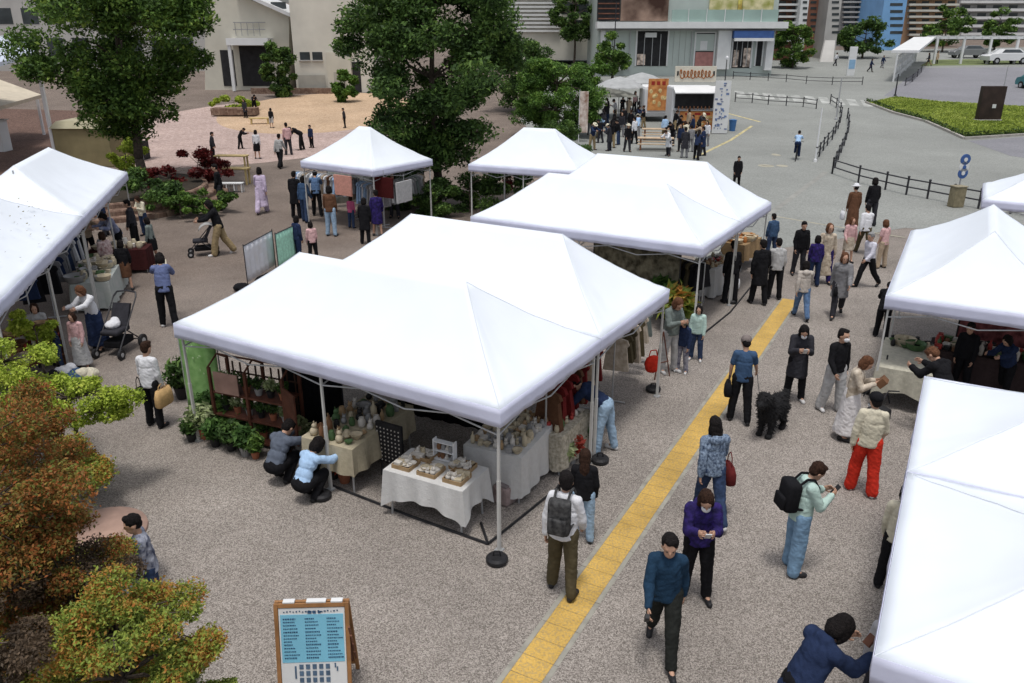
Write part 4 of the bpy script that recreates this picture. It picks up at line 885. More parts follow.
P2 = g(618, 118); s = thing('parasol', P2, 0, 'large pale parasol over the crowd by the trees', 'parasol'); b = MB(); b.lathe([(2.0, 2.3), (1.95, 2.38), (1.0, 2.85), (.05, 3.1)], n=12); b.build('canopy', mat('pale_grey_parasol', (.36, .37, .37), .8, .15, 2), s); MB().tube((0, 0, 0), (0, 0, 2.9), .03, .03, 8).build('pole', GREYM, s); MB().lathe([(.3, 0), (.28, .08), (.05, .12)], n=12).build('base', DARKM, s)
s0_ = s; s = copy_thing(s, g(640, 112), 0, 'smaller looking pale parasol just left of the orange postered van')
P2 = g(606, 126); s = thing('dark_canopy', P2, R(6), 'dark netted canopy over the queue left of the postered van', 'canopy')
b = MB(); b.add([(-2.4, -1.6, 2.15), (2.0, -1.6, 2.15), (2.0, 1.6, 2.3), (-2.4, 1.6, 2.3), (-.2, 0, 2.75)], [(0, 1, 4), (1, 2, 4), (2, 3, 4), (3, 0, 4), (3, 2, 1, 0)]); b.build('roof', mat('dark_net_roof', (.03, .035, .028), .9, .5, 2, col2=(.14, .14, .12)), s)
for sx, sy in ((-2.3, -1.5), (1.9, -1.5), (1.9, 1.5), (-2.3, 1.5)): MB().tube((sx, sy, 0), (sx, sy, 2.2), .03, .03, 6).build('post', DARKM, s)
P2 = g(583, 142); s = thing('tall_flag', P2, 0, 'slim tan and white banner flag at the left end of the queue', 'flag'); MB().bbox((0, 0, 1.9), (.55, .04, 2.6), .01).build('cloth', mat('tan_flag', (.45, .25, .17), .8, .4, 2.5, col2=(.6, .55, .5)), s); MB().tube((-.3, 0, 0), (-.3, 0, 3.3), .025, .02, 8).build('pole', WHITE, s)
# ============================================================ tents
def canopy_mat():
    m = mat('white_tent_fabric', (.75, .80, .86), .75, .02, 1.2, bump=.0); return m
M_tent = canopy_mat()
M_val_shade = mat('shade_tinted_valance_fabric', (.60, .62, .77), .8, .04, 3, bump=.15, bscale=12)  # same fabric as the roof, with the valance's lavender shade put into its colour
def tent(cor, ang, L, W, label, group, ze=2.18, zp=3.25, val=.25, legs=6, skip=(), cat='tent'):
    """cor = front corner on plan; local x runs along ang, y to its left"""
    rz = R(ang); M = Matrix.Translation((cor[0], cor[1], 0)) @ Matrix.Rotation(rz, 4, 'Z'); c = M @ Vector((L / 2, W / 2, 0))
    t = thing('market_tent', c, rz, label, cat, group); nx = int(L / .15); ny = int(W / .15); vs = []; fs = []; rnd = random.Random(int(cor[0] * 100))
    NR = 14; n1 = nx; n2 = ny; PN = 2 * (n1 + n2)
    for k in range(NR + 1):
        d = k / NR; i_ = d * W / 2; x0, x1, y0, y1 = i_, L - i_, i_, W - i_
        if L < W: i_ = d * L / 2; x0, x1, y0, y1 = i_, L - i_, i_, W - i_
        per = [(x0 + (x1 - x0) * i / n1, y0) for i in range(n1)] + [(x1, y0 + (y1 - y0) * i / n2) for i in range(n2)] + [(x1 - (x1 - x0) * i / n1, y1) for i in range(n1)] + [(x0, y1 - (y1 - y0) * i / n2) for i in range(n2)]
        for q_, (x, y) in enumerate(per):
            zz = ze + (zp - ze) * (.72 * d + .28 * d * d); sp_ = ((q_ % (n1 + n2)) / n1) if (q_ % (n1 + n2)) < n1 else ((q_ % (n1 + n2)) - n1) / n2
            # cloth hanging slack between the hips, ripples near the hem, pull lines towards the corners
            zz += -.05 * math.sin(math.pi * d) * math.sin(math.pi * sp_) + .020 * math.sin(math.pi * min(1, d + .0)) * noise.noise(Vector((x * 1.3 + cor[0], y * 1.3, 0))) + .024 * (1 - d) * (d > 0) * noise.noise(Vector((x * 4, y * 4, cor[1]))) + .016 * (1 - d) * (d > 0) * math.sin(sp_ * 40) * (1 - math.sin(math.pi * sp_))
            vs.append((x - L / 2, y - W / 2, zz))
    for k in range(NR):
        for i in range(PN): j = (i + 1) % PN; fs.append((k * PN + i, k * PN + j, (k + 1) * PN + j, (k + 1) * PN + i))
    b = MB(); b.add(vs, fs); 
    bm = bmesh.new(); [bm.verts.new(p_) for p_ in vs]; bm.verts.ensure_lookup_table()
    for f_ in fs: bm.faces.new([bm.verts[i] for i in f_])
    bmesh.ops.remove_doubles(bm, verts=bm.verts[:], dist=.002); b = MB(); b.bm(bm)
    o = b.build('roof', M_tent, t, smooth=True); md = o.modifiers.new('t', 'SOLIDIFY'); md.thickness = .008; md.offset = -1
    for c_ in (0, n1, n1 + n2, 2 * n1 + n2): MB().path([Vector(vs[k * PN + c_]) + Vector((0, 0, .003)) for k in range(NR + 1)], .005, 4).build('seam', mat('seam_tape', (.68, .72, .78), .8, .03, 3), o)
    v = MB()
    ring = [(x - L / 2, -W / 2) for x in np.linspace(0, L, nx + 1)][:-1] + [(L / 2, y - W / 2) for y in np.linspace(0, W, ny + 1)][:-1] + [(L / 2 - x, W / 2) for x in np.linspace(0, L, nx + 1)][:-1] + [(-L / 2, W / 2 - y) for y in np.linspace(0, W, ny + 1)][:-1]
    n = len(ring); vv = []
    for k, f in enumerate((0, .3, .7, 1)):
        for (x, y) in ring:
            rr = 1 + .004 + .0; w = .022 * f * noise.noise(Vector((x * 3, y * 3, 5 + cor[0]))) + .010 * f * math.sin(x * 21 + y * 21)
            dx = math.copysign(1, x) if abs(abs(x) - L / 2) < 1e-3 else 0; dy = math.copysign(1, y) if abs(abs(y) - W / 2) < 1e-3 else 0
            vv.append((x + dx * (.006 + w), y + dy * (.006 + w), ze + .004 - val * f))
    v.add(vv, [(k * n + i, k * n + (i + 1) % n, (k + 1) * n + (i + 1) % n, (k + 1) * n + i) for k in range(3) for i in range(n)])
    o = v.build('valance', M_val_shade, t, smooth=True, fix=False); o.data.set_sharp_from_angle(angle=R(25)); md = o.modifiers.new('t', 'SOLIDIFY'); md.thickness = .006; md.offset = 0
    xs = [-L / 2 + .07, L / 2 - .07] + ([0] if legs == 6 else [])
    for x in xs:
        for y in (-W / 2 + .07, W / 2 - .07):
            if (round(x), round(y)) in skip: continue
            l = MB(); l.box((x, y, .55), (.042, .042, 1.1)); l.box((x, y, 1.6), (.032, .032, 1.1)); lg = l.build('leg', GREYM if False else mat('leg_white_steel', (.55, .55, .53), .4, .08, 6), t)
            MB().box((x, y, .01), (.11, .11, .02)).build('foot_plate', GREYM, lg)
    f = MB(); z = ze - .16
    for x in ([-L / 2 + .07, L / 2 - .07] + ([0] if legs == 6 else [])):
        f.tube((x, -W / 2 + .07, z), (x, 0, z - .25), .012); f.tube((x, -W / 2 + .07, z - .25), (x, 0, z), .012); f.tube((x, W / 2 - .07, z), (x, 0, z - .25), .012); f.tube((x, W / 2 - .07, z - .25), (x, 0, z), .012)
    for y in (-W / 2 + .07, W / 2 - .07):
        k = 4 if L > 4 else 2
        for i in range(k):
            x0 = -L / 2 + .07 + (L - .14) * i / k; x1 = x0 + (L - .14) / k; f.tube((x0, y, z), (x1, y, z - .25), .012); f.tube((x0, y, z - .25), (x1, y, z), .012)
    f.tube((-L / 2 + 1.5 if L > 4 else 0, 0, z - .2), (-L / 2 + 1.5 if L > 4 else 0, 0, zp - .1), .02); f.tube((L / 2 - 1.5 if L > 4 else 0, 0, z - .2), (L / 2 - 1.5 if L > 4 else 0, 0, zp - .1), .02)
    f.build('frame', GREYM, t); return t
def weight(x, y, label, dx=0):
    P = g(x, y); s = thing('tent_weight', P, 0, label, 'weight', 'round tent weights'); b = MB(); b.lathe([(.13, .0), (.15, .03), (.15, .07), (.12, .10), (.05, .10)], n=18); b.build('disc', BLACK, s)
    b = MB(); b.path([(-.05, 0, .1), (-.04, 0, .17), (.04, 0, .17), (.05, 0, .1)], .012); b.build('handle', BLACK, s)
GT = 'white pop up market tents'
cA = at(500, 410, 2.18); AU = 149.0; u = Vector((math.cos(R(AU)), math.sin(R(AU)), 0)); v = Vector((math.cos(R(AU - 90)), math.sin(R(AU - 90)), 0))
def place(corner, ang, du, dv, L, W): # corner is the front corner; rectangle extends +u and +v ; tent() wants y to the left of x so start from far end
    uu = Vector((math.cos(R(ang)), math.sin(R(ang)), 0)); vv_ = Vector((math.cos(R(ang - 90)), math.sin(R(ang - 90)), 0))
    p = corner + uu * (du + L) + vv_ * dv; return p, ang - 180
def T(corner, ang, du, dv, L, W, label, **k): p, a = place(Vector(corner), ang, du, dv, L, W); return tent(p, a, L, W, label, GT, **k)
T(cA, AU, 0, 0, 6.3, 2.98, 'foremost white tent in the middle, over the white clothed table of boxes', skip=())
T(cA, AU, .0, 3.0, 6.3, 2.98, 'white tent joined behind the foremost middle tent', zp=3.35)
cC = at(703, 247, 2.2)
T(cC, 149, 0, 0, 6.2, 2.95, 'front half of the large white double tent left of the black clad walkers', ze=2.2)
T(cC, 149, 0, 2.97, 6.2, 2.95, 'rear half of the large white double tent left of the black clad walkers', ze=2.2, zp=3.4)
cD = at(373, 170, 2.3)
T(cD, 145, 0, 0, 3.65, 3.1, 'white square tent with hanging clothes left of the dark tree', ze=2.3, zp=3.5, legs=4)
cE = at(580, 172, 2.3)
T(cE, 156, 0, 0, 4.2, 3.0, 'far white tent between the dark tree and the queue', ze=2.3, zp=3.5)
# left row
cL = at(127, 172, 2.5); cL2 = at(0, 300, 2.5); dL = (cL2 - cL); aL = math.degrees(math.atan2(dL.y, dL.x)); ln = dL.length / 2 + .1
for i, lab in enumerate(('far white tent of the left row beside the round planter', 'nearer white tent of the left row with speckled leaf litter on its roof')):
    dd = dL.normalized(); p = cL + dd * (ln * i); tent(p - Vector((-dd.y, dd.x, 0)) * 3.4, aL, ln - .02, 3.4, lab, GT, ze=2.5, zp=3.75) if False else tent(p + dd * ln, aL + 180, ln - .02, 3.4, lab, GT, ze=2.5, zp=3.55)
# right group
cR = at(886, 296, 2.2); aR = -29
def TR(corner, du, dv, L, W, label, **k):
    uu = Vector((math.cos(R(aR)), math.sin(R(aR)), 0)); vv_ = Vector((math.cos(R(aR + 90)), math.sin(R(aR + 90)), 0)); p = corner + uu * du + vv_ * dv; return tent(p, aR, L, W, label, GT, **k)
uR = Vector((math.cos(R(aR)), math.sin(R(aR)), 0)); pR = cR + uR * 3.05; tent(pR, aR + 90, 5.9, 3.05, 'white tent at the right over the cream clothed table', GT, ze=2.2, zp=3.25)
tent(pR + uR * 3.1, aR + 90, 5.9, 3.05, 'white tent cut by the right edge beside the one over the cream table', GT, ze=2.2, zp=3.25)
cF = at(983, 200, 2.25); TR(cF, 0, 0, 3.1, 3.1, 'farthest white tent at the right edge near the guard fence', ze=2.25, zp=3.2, legs=4)
cB = at(925, 376, 2.42); vR = Vector((math.cos(R(aR + 90)), math.sin(R(aR + 90)), 0))
TR(cB, 0, -2.80, 6.1, 2.78, 'white tent in the lower right corner, the one nearer the red trousers', ze=2.42, zp=3.0)
TR(cB, 0, -5.80, 6.1, 2.98, 'white tent in the bottom right corner nearest the camera', ze=2.42, zp=3.0)
weight(497, 562, 'black round weight at the front leg of the foremost middle tent'); weight(653, 391, 'black round weight below the red bag'); weight(600, 462, 'black round weight at the leg beside the bending person')
weight(731, 303, 'black round weight at the right front leg of the double tent'); weight(322, 498, 'black round weight beside the pale blue crouching person'); weight(866, 392, 'black round weight at the leg of the right tent')

# leaf litter fallen on the near left roof and small printed marks on three valances
rr = random.Random(12); b = MB(); cN = cL + dL.normalized() * ln
for k in range(70):
    e_ = rr.uniform(.2, ln - .6); d_ = rr.uniform(.15, 1.5); p_ = cN + dL.normalized() * e_ + Vector((dL.normalized().y, -dL.normalized().x, 0)) * d_
    t_ = min(d_ / 1.7, min(e_, ln - e_) / 1.7); zz = 2.5 + 1.25 * (.72 * t_ + .28 * t_ * t_) + .03; a_ = rr.uniform(0, 3.1); s_ = rr.uniform(.012, .03)
    b.add([(p_.x - s_ * math.cos(a_), p_.y - s_ * math.sin(a_), zz), (p_.x + s_ * math.sin(a_), p_.y - s_ * math.cos(a_), zz + .02), (p_.x + s_ * math.cos(a_), p_.y + s_ * math.sin(a_), zz + .01), (p_.x - s_ * math.sin(a_), p_.y + s_ * math.cos(a_), zz)], [(0, 1, 2, 3)])
tag(b.build('leaf_litter', mat('fallen_leaf', (.20, .19, .12), .9, .4, 5), fix=False), 'dry leaf litter scattered over the near left tent roof', 'leaf litter', kind='stuff')

# dark low hedge along the near edge of the grass wedge
HG = gp((868, 103), (893, 112.5), (925, 121), (948, 131), (964, 138), (1060, 132)); cs = []; rs_ = []; ct = []
for a, b_ in zip(HG, HG[1:]):
    L_ = math.dist(a, b_); k_ = max(1, int(L_ / .5))
    for i in range(k_): f_ = i / k_; x_, y_ = a[0] + (b_[0] - a[0]) * f_, a[1] + (b_[1] - a[1]) * f_; cs.append((x_ + .2, y_ + .5, gz(y_) + .2)); rs_.append((.4, .35, .16)); ct.append(30)
me = leaves_mesh('low_hedge', cs, rs_, ct, .12, 77); me.materials.append(M_hedge); o = bpy.data.objects.new('low_hedge', me); sc.collection.objects.link(o); tag(o, 'low dark clipped hedge along the near edge of the grass wedge', 'hedge')
# ============================================================ people
K = dict
navy = C('navy_cloth', (.02, .032, .075)); steel = C('steel_blue_cloth', (.045, .085, .16)); black = C('black_cloth', (.012, .012, .014)); char = C('charcoal_cloth', (.035, .035, .042))
white = C('white_cloth', (.66, .67, .70), var=.06); cream = C('cream_cloth', (.60, .56, .44), var=.08); beige = C('beige_cloth', (.42, .33, .24)); grey = C('grey_cloth', (.22, .22, .23)); lgrey = C('light_grey_cloth', (.42, .42, .42))
denim = C('denim', (.10, .17, .30), var=.3); ldenim = C('light_denim', (.30, .42, .55), var=.2); ddenim = C('dark_denim', (.035, .055, .11), var=.3); red = C('red_cloth', (.55, .035, .02)); mint = C('mint_cloth', (.45, .60, .55), var=.06)
olive = C('olive_cloth', (.085, .07, .04)); khaki = C('khaki_cloth', (.30, .23, .13)); pink = C('pink_cloth', (.60, .38, .38)); lilac = C('lilac_cloth', (.50, .42, .55)); pblue = C('pale_blue_cloth', (.38, .55, .78), var=.08)
pat = C('blue_patterned_cloth', (.03, .05, .10), col2=(.25, .32, .42), scale=28); brown = C('brown_cloth', (.12, .06, .035)); dgrn = C('grey_green_cloth', (.16, .19, .18)); purp = C('indigo_cloth', (.018, .016, .05), col2=(.035, .022, .14)); kimono = C('floral_brown_cloth', (.12, .06, .05), col2=(.4, .3, .28), scale=20)
camel = C('camel_cloth', (.40, .33, .25), col2=(.52, .46, .38), scale=9); WS = mat('white_shoe', (.6, .6, .6), .6, .1, 8); GW = 'people strolling through the market'
p = person
# foreground
p('man', 660, 655, 530, 262, 'walk', 'shirt', C('dark_teal_navy_cloth', (.018, .045, .085)), 'trousers', C('black_olive_cloth', (.022, .024, .022)), 'hair_short', HAIRB, 'man in dark blue shirt and black trousers walking ahead of the masked boy', group=GW)
p('boy', 694, 598, 486, 266, 'phone', 'hoodie', purp, 'trousers', black, 'hair_bob', HAIRD, 'masked boy in an indigo top looking at his phone behind the man in dark blue', extra=('mask',), group=GW, clamp=(1.3, 1.8))
p('patw', 708, 519, 420, 95, 'walk', 'hoodie', pat, 'trousers', ddenim, 'hair_long', HAIRB, 'woman in blue patterned top and jeans carrying a dark red bag, seen from behind', WS, group=GW)
bag('patw', 'elR', (.34, .16, .28), C('dark_red_leather', (.12, .02, .02)), 'dark red shoulder bag carried by the woman in blue patterned top', hang=.2, off=(.10, 0, -.02))
p('wback', 562, 592, 474, 68, 'stand2', 'jacket', white, 'trousers', olive, 'hair_short', HAIRB, 'person in white jacket and olive trousers with a black backpack beside the front tent leg', group=GW)
backpack('wback', C('black_nylon', (.02, .02, .022), col2=(.08, .08, .08)), 'black backpack worn over the white jacket', (.30, .15, .46))
p('longh', 582, 540, 455, 80, 'stand', 'jacket', black, 'trousers', ldenim, 'hair_long', HAIRD, 'woman with long brown hair, black top and jeans beside the black backpack', group=GW)
p('capm', 738, 421, 338, 78, 'leash', 'tee', steel, 'trousers', black, 'cap', C('grey_cap_cloth', (.20, .17, .16)), 'man in grey cap and blue tee shirt holding the black dog on its lead', group=GW)
bag('capm', 'hipL', (.30, .14, .26), black, 'black sling bag at the hip of the man in the grey cap', hang=.12, off=(-.15, 0, .02))
p('blackc', 793, 400, 324, 262, 'phone', 'coat', char, 'trousers', black, 'hair_bob', HAIRB, 'masked person in a long charcoal coat looking at a phone beside the black dog', WS, extra=('mask',), group=GW)
p('blackt', 830, 411, 328, 285, 'stand2', 'shirt', black, 'wide', lgrey, 'hair_short', HAIRB, 'masked man in black shirt and loose grey trousers beside the long white skirt', WS, extra=('mask',), group=GW)
p('skirt', 845, 438, 356, 330, 'phone', 'shirt', camel, 'longskirt', C('white_skirt_cloth', (.62, .60, .60), var=.05), 'hair_bob', HAIRT, 'red haired woman in a camel top and long white skirt', group=GW)
p('redt', 860, 492, 394, 72, 'stand2', 'jacket', cream, 'wide', red, 'cap', black, 'woman in cream sweatshirt and bright red trousers with a dark cap', WS, group=GW)
p('mint', 792, 570, 465, 8, 'phone', 'jacket', mint, 'wide', C('washed_blue_denim', (.19, .31, .45), var=.2), 'hair_short', HAIRD, 'person in mint green jacket and light jeans looking down at a phone', group=GW)
backpack('mint', black, 'black backpack worn over the mint green jacket', (.32, .2, .42))
p('bob', 786, 762, 632, 20, 'lean', 'jacket', navy, 'trousers', black, 'hair_bob', HAIRB, 'person in dark navy jacket leaning forward at the bottom edge of the picture', group=GW)
p('undr', 888, 590, 487, 60, 'stand', 'shirt', cream, 'trousers', black, 'hair_bob', HAIRB, 'person in pale top and black trousers at the edge of the lower right tent', group=GW)
p('und2', 874, 716, 612, 80, 'stand', 'jacket', C('pale_grey_cloth', (.4, .4, .42)), 'trousers', char, 'hair_bob', HAIRB, 'person in pale grey jacket at the edge of the bottom right tent', group=GW)
p('under3', 936, 440, 358, 115, 'lean', 'jacket', black, 'trousers', black, 'hair_short', HAIRT, 'brown haired person in black leaning over the cream clothed table', group=GW)
# middle right walkers
p('w1', 797, 275, 221, 268, 'stand', 'jacket', black, 'trousers', char, 'hair_short', HAIRB, 'broad man in black jacket facing the camera among the walkers', group=GW)
p('w2', 822, 283, 223, 255, 'stand2', 'dress', C('beige_print_cloth', (.40, .32, .24), col2=(.55, .48, .38)), 'trousers', purp, 'hair_bob', HAIRT, 'woman in beige print dress beside the broad man in black jacket', group=GW)
p('w3', 836, 316, 252, 250, 'walk2', 'coat', grey, 'trousers', char, 'hair_bob', HAIRT, 'woman in open grey coat with a dark bag across her front', group=GW)
bag('w3', 'waist', (.26, .1, .2), black, 'small black bag carried in front of the grey coat', hang=.1, off=(.1, .17, -.1))
p('w4', 800, 318, 262, 85, 'walk', 'hoodie', C('oat_cloth', (.45, .41, .37)), 'trousers', denim, 'hair_bob', HAIRB, 'woman in oat coloured sweatshirt and blue jeans walking away', group=GW)
p('w5', 865, 287, 232, 200, 'walk2', 'shirt', C('pale_lilac_shirt_cloth', (.60, .60, .68), var=.05), 'trousers', black, 'hair_short', HAIRG, 'man in a white shirt and black trousers nearest the right tent roof', group=GW)
p('w6', 850, 233, 184, 88, 'stand', 'dress', brown, None, None, 'hat', white, 'person in a white hat and brown dress by the guard fence', group=GW)
bag('w6', 'wrL', (.28, .12, .3), white, 'white shopping bag held by the person in the white hat', 'shopping_bag', .1, (-.1, 0, 0))
p('w7', 869, 226, 178, 92, 'stand', 'jacket', black, 'trousers', char, 'hair_bob', HAIRB, 'person in bulky black jacket right of the one in the white hat', group=GW)
p('w8', 862, 254, 205, 90, 'walk', 'shirt', white, 'trousers', olive, 'hair_short', HAIRB, 'person in white shirt with dark straps and olive trousers seen from behind', group=GW)
p('w9', 880, 268, 220, 120, 'stand', 'tee', pink, 'trousers', beige, 'hair_bob', HAIRT, 'person in pink tee shirt partly behind the man in a white shirt', group=GW)
p('w10', 846, 262, 225, 265, 'stand2', 'shirt', pink, 'skirt', camel, 'hair_bob', HAIRT, 'woman in pink shirt and camel skirt in the middle of the walkers', group=GW)
p('w11', 757, 304, 240, 88, 'stand2', 'coat', black, 'trousers', black, 'hair_short', HAIRB, 'person all in black walking beside one in a white jacket, right of the double tent', group=GW)
p('w12', 773, 299, 239, 86, 'stand', 'jacket', lgrey, 'trousers', black, 'hair_short', HAIRB, 'person in pale jacket and black trousers beside the one all in black', group=GW)
p('w13', 729, 303, 242, 95, 'stand', 'shirt', black, 'trousers', black, 'hair_short', HAIRB, 'person in black at the right corner of the double tent', group=GW)
bag('w13', 'wrR', (.25, .1, .25), white, 'white shopping bag in the hand of the person at the double tent corner', hang=.16)
p('w14', 770, 258, 214, 100, 'stand', 'jacket', steel, 'trousers', ddenim, 'hair_short', HAIRB, 'person in blue jacket just beyond the right corner of the double tent', group=GW)
p('w15', 736, 187, 156, 268, 'stand', 'coat', black, 'trousers', black, 'hair_short', HAIRB, 'lone person in a black coat on the asphalt', group=GW)
p('w16', 880, 338, 291, 60, 'lean', 'jacket', black, 'trousers', black, 'hair_short', HAIRB, 'person in black behind the left corner of the right tent', group=GW)
p('w17', 812, 286, 236, 80, 'stand', 'jacket', purp, 'trousers', navy, 'hair_bob', HAIRB, 'person in indigo clothes between the broad man and the woman in beige print', group=GW, clamp=(1.2, 1.8))
# by the second tent leg
p('k1', 668, 372, 297, 300, 'phone', 'jacket', dgrn, 'trousers', lgrey, 'hair_bob', HAIRT, 'woman in grey green jacket with light brown hair beside the second tent leg', WS)
p('k2', 681, 372, 318, 240, 'stand', 'hoodie', navy, 'trousers', C('white_navy_print', (.45, .45, .5), col2=(.05, .05, .1), scale=10), 'hair_bob', HAIRB, 'child in a navy hoodie standing close to the grey green jacket', WS, clamp=(1.0, 1.3))
p('k3', 695, 360, 305, 250, 'stand', 'jacket', mint, 'trousers', ddenim, 'hair_bob', HAIRB, 'child in a pale mint jacket and dark jeans', WS, clamp=(1.0, 1.3))
p('bend', 604, 452, None, 155, 'bend', 'jacket', navy, 'trousers', ldenim, 'hair_short', HAIRB, 'person in navy jacket and light jeans bending into the side of the middle tent', WS, h=1.68)
# crouching by the stall
p('c1', 276, 485, None, 62, 'crouch', 'jacket', C('slate_cloth', (.11, .13, .17)), 'trousers', black, 'hair_short', HAIRB, 'person in a slate jacket crouching in front of the plant shelf', h=1.72)
p('c2', 303, 503, None, 55, 'crouch', 'shirt', pblue, 'trousers', black, 'hair_bob', HAIRB, 'person in a pale blue shirt crouching beside the tent leg', h=1.68)
# left
p('l1', 157, 426, 343, 75, 'stand', 'shirt', white, 'trousers', black, 'hair_short', HAIRD, 'woman in white shirt and black trousers with a tan tote, seen from behind', group=GW)
bag('l1', 'wrR', (.42, .14, .32), C('tan_straw', (.55, .36, .17)), 'tan straw tote hanging at the right side of the white shirt', 'tote_bag', .1, (.02, -.04, .06))
bag('l1', 'waist', (.2, .1, .24), black, 'small black sling bag on the back of the white shirt', hang=.2, off=(-.08, -.2, .05))
p('l2', 170, 327, 253, 110, 'reach', 'shirt', C('faded_blue_cloth', (.12, .15, .28)), 'trousers', black, 'hair_bob', HAIRB, 'woman in faded blue shirt and black trousers reaching out beside the left tent', WS, group=GW)
p('l3', 222, 255, 200, 195, 'push', 'jacket', black, 'wide', khaki, 'hair_bob', HAIRB, 'person in black top and khaki trousers pushing a pushchair', WS, group=GW)
p('l4', 100, 350, 284, 250, 'reach', 'shirt', white, 'longskirt', navy, 'hair_bob', HAIRT, 'brown haired woman in a white blouse and navy skirt by the black pram', group=GW)
p('l5', 84, 368, 312, 265, 'stand', 'shirt', pink, 'longskirt', C('pale_grey_skirt', (.45, .45, .45)), 'hair_bob', HAIRD, 'person in pale pink top and long pale skirt left of the black pram', clamp=(1.2, 1.6))
p('l6', 62, 368, 325, 220, 'stand', 'jacket', navy, 'trousers', ddenim, 'hat', white, 'child in a navy jacket and white hat behind the yellow green boughs', clamp=(1.0, 1.3))
p('l7', 47, 365, 312, 300, 'stand', 'shirt', lgrey, 'trousers', char, 'hair_bob', HAIRD, 'person in grey top nearest the left tent leg', group=GW)
p('l8', 122, 262, 212, 240, 'lean', 'shirt', C('white_navy_floral', (.5, .52, .6), col2=(.1, .12, .25), scale=9), 'trousers', black, 'hair_bob', HAIRB, 'person in blue and white top bending over the dark table by the planter', group=GW)
p('l9', 137, 250, 200, 190, 'stand', 'jacket', char, 'trousers', black, 'hair_short', HAIRB, 'person in charcoal jacket against the planter shrubs', group=GW)
p('l10', 155, 262, 220, 180, 'stand', 'shirt', dgrn, 'skirt', black, 'hair_bob', HAIRB, 'person in grey green top at the right end of the planter side group', group=GW)
p('l11', 112, 285, 232, 150, 'stand', 'dress', C('rose_print_cloth', (.35, .2, .2), col2=(.6, .5, .48), scale=14), None, None, 'hair_bob', HAIRD, 'woman in a rose print dress at the end of the left stall', group=GW)
p('l12', 84, 235, 190, 150, 'stand', 'shirt', white, 'trousers', black, 'hair_short', HAIRB, 'seller in white top behind the left stall table', group=GW)
p('low', 158, 622, 514, 205, 'stand', 'shirt', C('navy_white_print', (.03, .04, .09), col2=(.4, .42, .48), scale=11), 'trousers', ddenim, 'hair_short', HAIRB, 'person in a navy and white print top standing behind the autumn shrubs', group=GW)
p('l13', 106, 236, 190, 200, 'stand', 'jacket', navy, 'trousers', char, 'hair_bob', HAIRB, 'person in navy jacket between the left tent and the planter shrubs', group=GW)
p('l14', 146, 236, 196, 250, 'phone', 'shirt', cream, 'trousers', ddenim, 'hair_bob', HAIRD, 'person in cream shirt looking down in front of the planter steps', group=GW)
p('l15', 92, 262, 214, 330, 'reach', 'shirt', beige, 'trousers', black, 'hair_short', HAIRB, 'person in beige shirt reaching over the long left row table', group=GW)
p('l16', 72, 238, 196, 20, 'stand', 'shirt', lgrey, 'trousers', black, 'hair_bob', HAIRD, 'person in light grey shirt deep inside the left row of tents', group=GW)
p('l17', 128, 290, 244, 110, 'stand2', 'jacket', black, 'skirt', brown, 'hair_bob', HAIRB, 'person in black jacket and brown skirt at the end of the left stall', group=GW)
# lilac dress and sand court people
p('s1', 263, 213, 167, 95, 'walk2', 'dress', lilac, 'wide', lilac, 'hair_bob', HAIRB, 'person in a pale lilac outfit walking away near the yellow benches', group=GW)
GS = 'people on the sand court'
for i, (x, y, hd, a, po, t, tm_, b_, bm, hr, lab) in enumerate((
        (241, 149, 130, 0, 'lean', 'jacket', black, 'trousers', black, 'hair_short', 'person in black leaning over at the left side of the sand court'),
        (258, 159, 130, 90, 'stand', 'shirt', white, 'skirt', black, 'hair_bob', 'person in white top and black skirt standing on the pink court'),
        (281, 168, 134, 80, 'walk', 'shirt', lgrey, 'wide', black, 'hair_short', 'person in grey top and wide black trousers on the pink court'),
        (289, 155, 120, 120, 'stand', 'shirt', pink, 'trousers', char, 'hair_short', 'person in pink top beside the three dark figures'),
        (302, 150, 123, 200, 'bend', 'coat', black, 'trousers', black, 'hair_short', 'person in black bending among the dark figures on the sand court'),
        (312, 148, 127, 240, 'stand', 'jacket', navy, 'trousers', black, 'hair_short', 'person in navy at the right of the dark figures on the sand court'),
        (272, 128, 108, 80, 'stand', 'shirt', black, 'shorts', lgrey, 'hair_bob', 'child in black top and pale shorts near the sand court centre'),
        (255, 113, 95, 300, 'lean', 'jacket', black, 'trousers', black, 'hair_short', 'dark clothed person near the brick bed by the yellow green hedge'),
        (246, 118, 99, 250, 'stand', 'coat', char, 'trousers', black, 'hair_bob', 'person in charcoal coat beside the dark clothed one near the brick bed'),
        (345, 128, 113, 200, 'stand', 'jacket', char, 'trousers', black, 'hair_short', 'person in charcoal near the small shrub at the court edge'),
        (214, 160, 132, 10, 'stand', 'jacket', char, 'trousers', black, 'hair_short', 'person in charcoal left of the court in front of the leafy tree'),
        (222, 210, 164, 190, 'stand', 'shirt', black, 'trousers', char, 'hair_short', 'person in black beside the yellow benches'))):
    p('s_%d' % i, x, y, hd, a, po, t, tm_, b_, bm, hr, HAIRB, lab, group=GS)
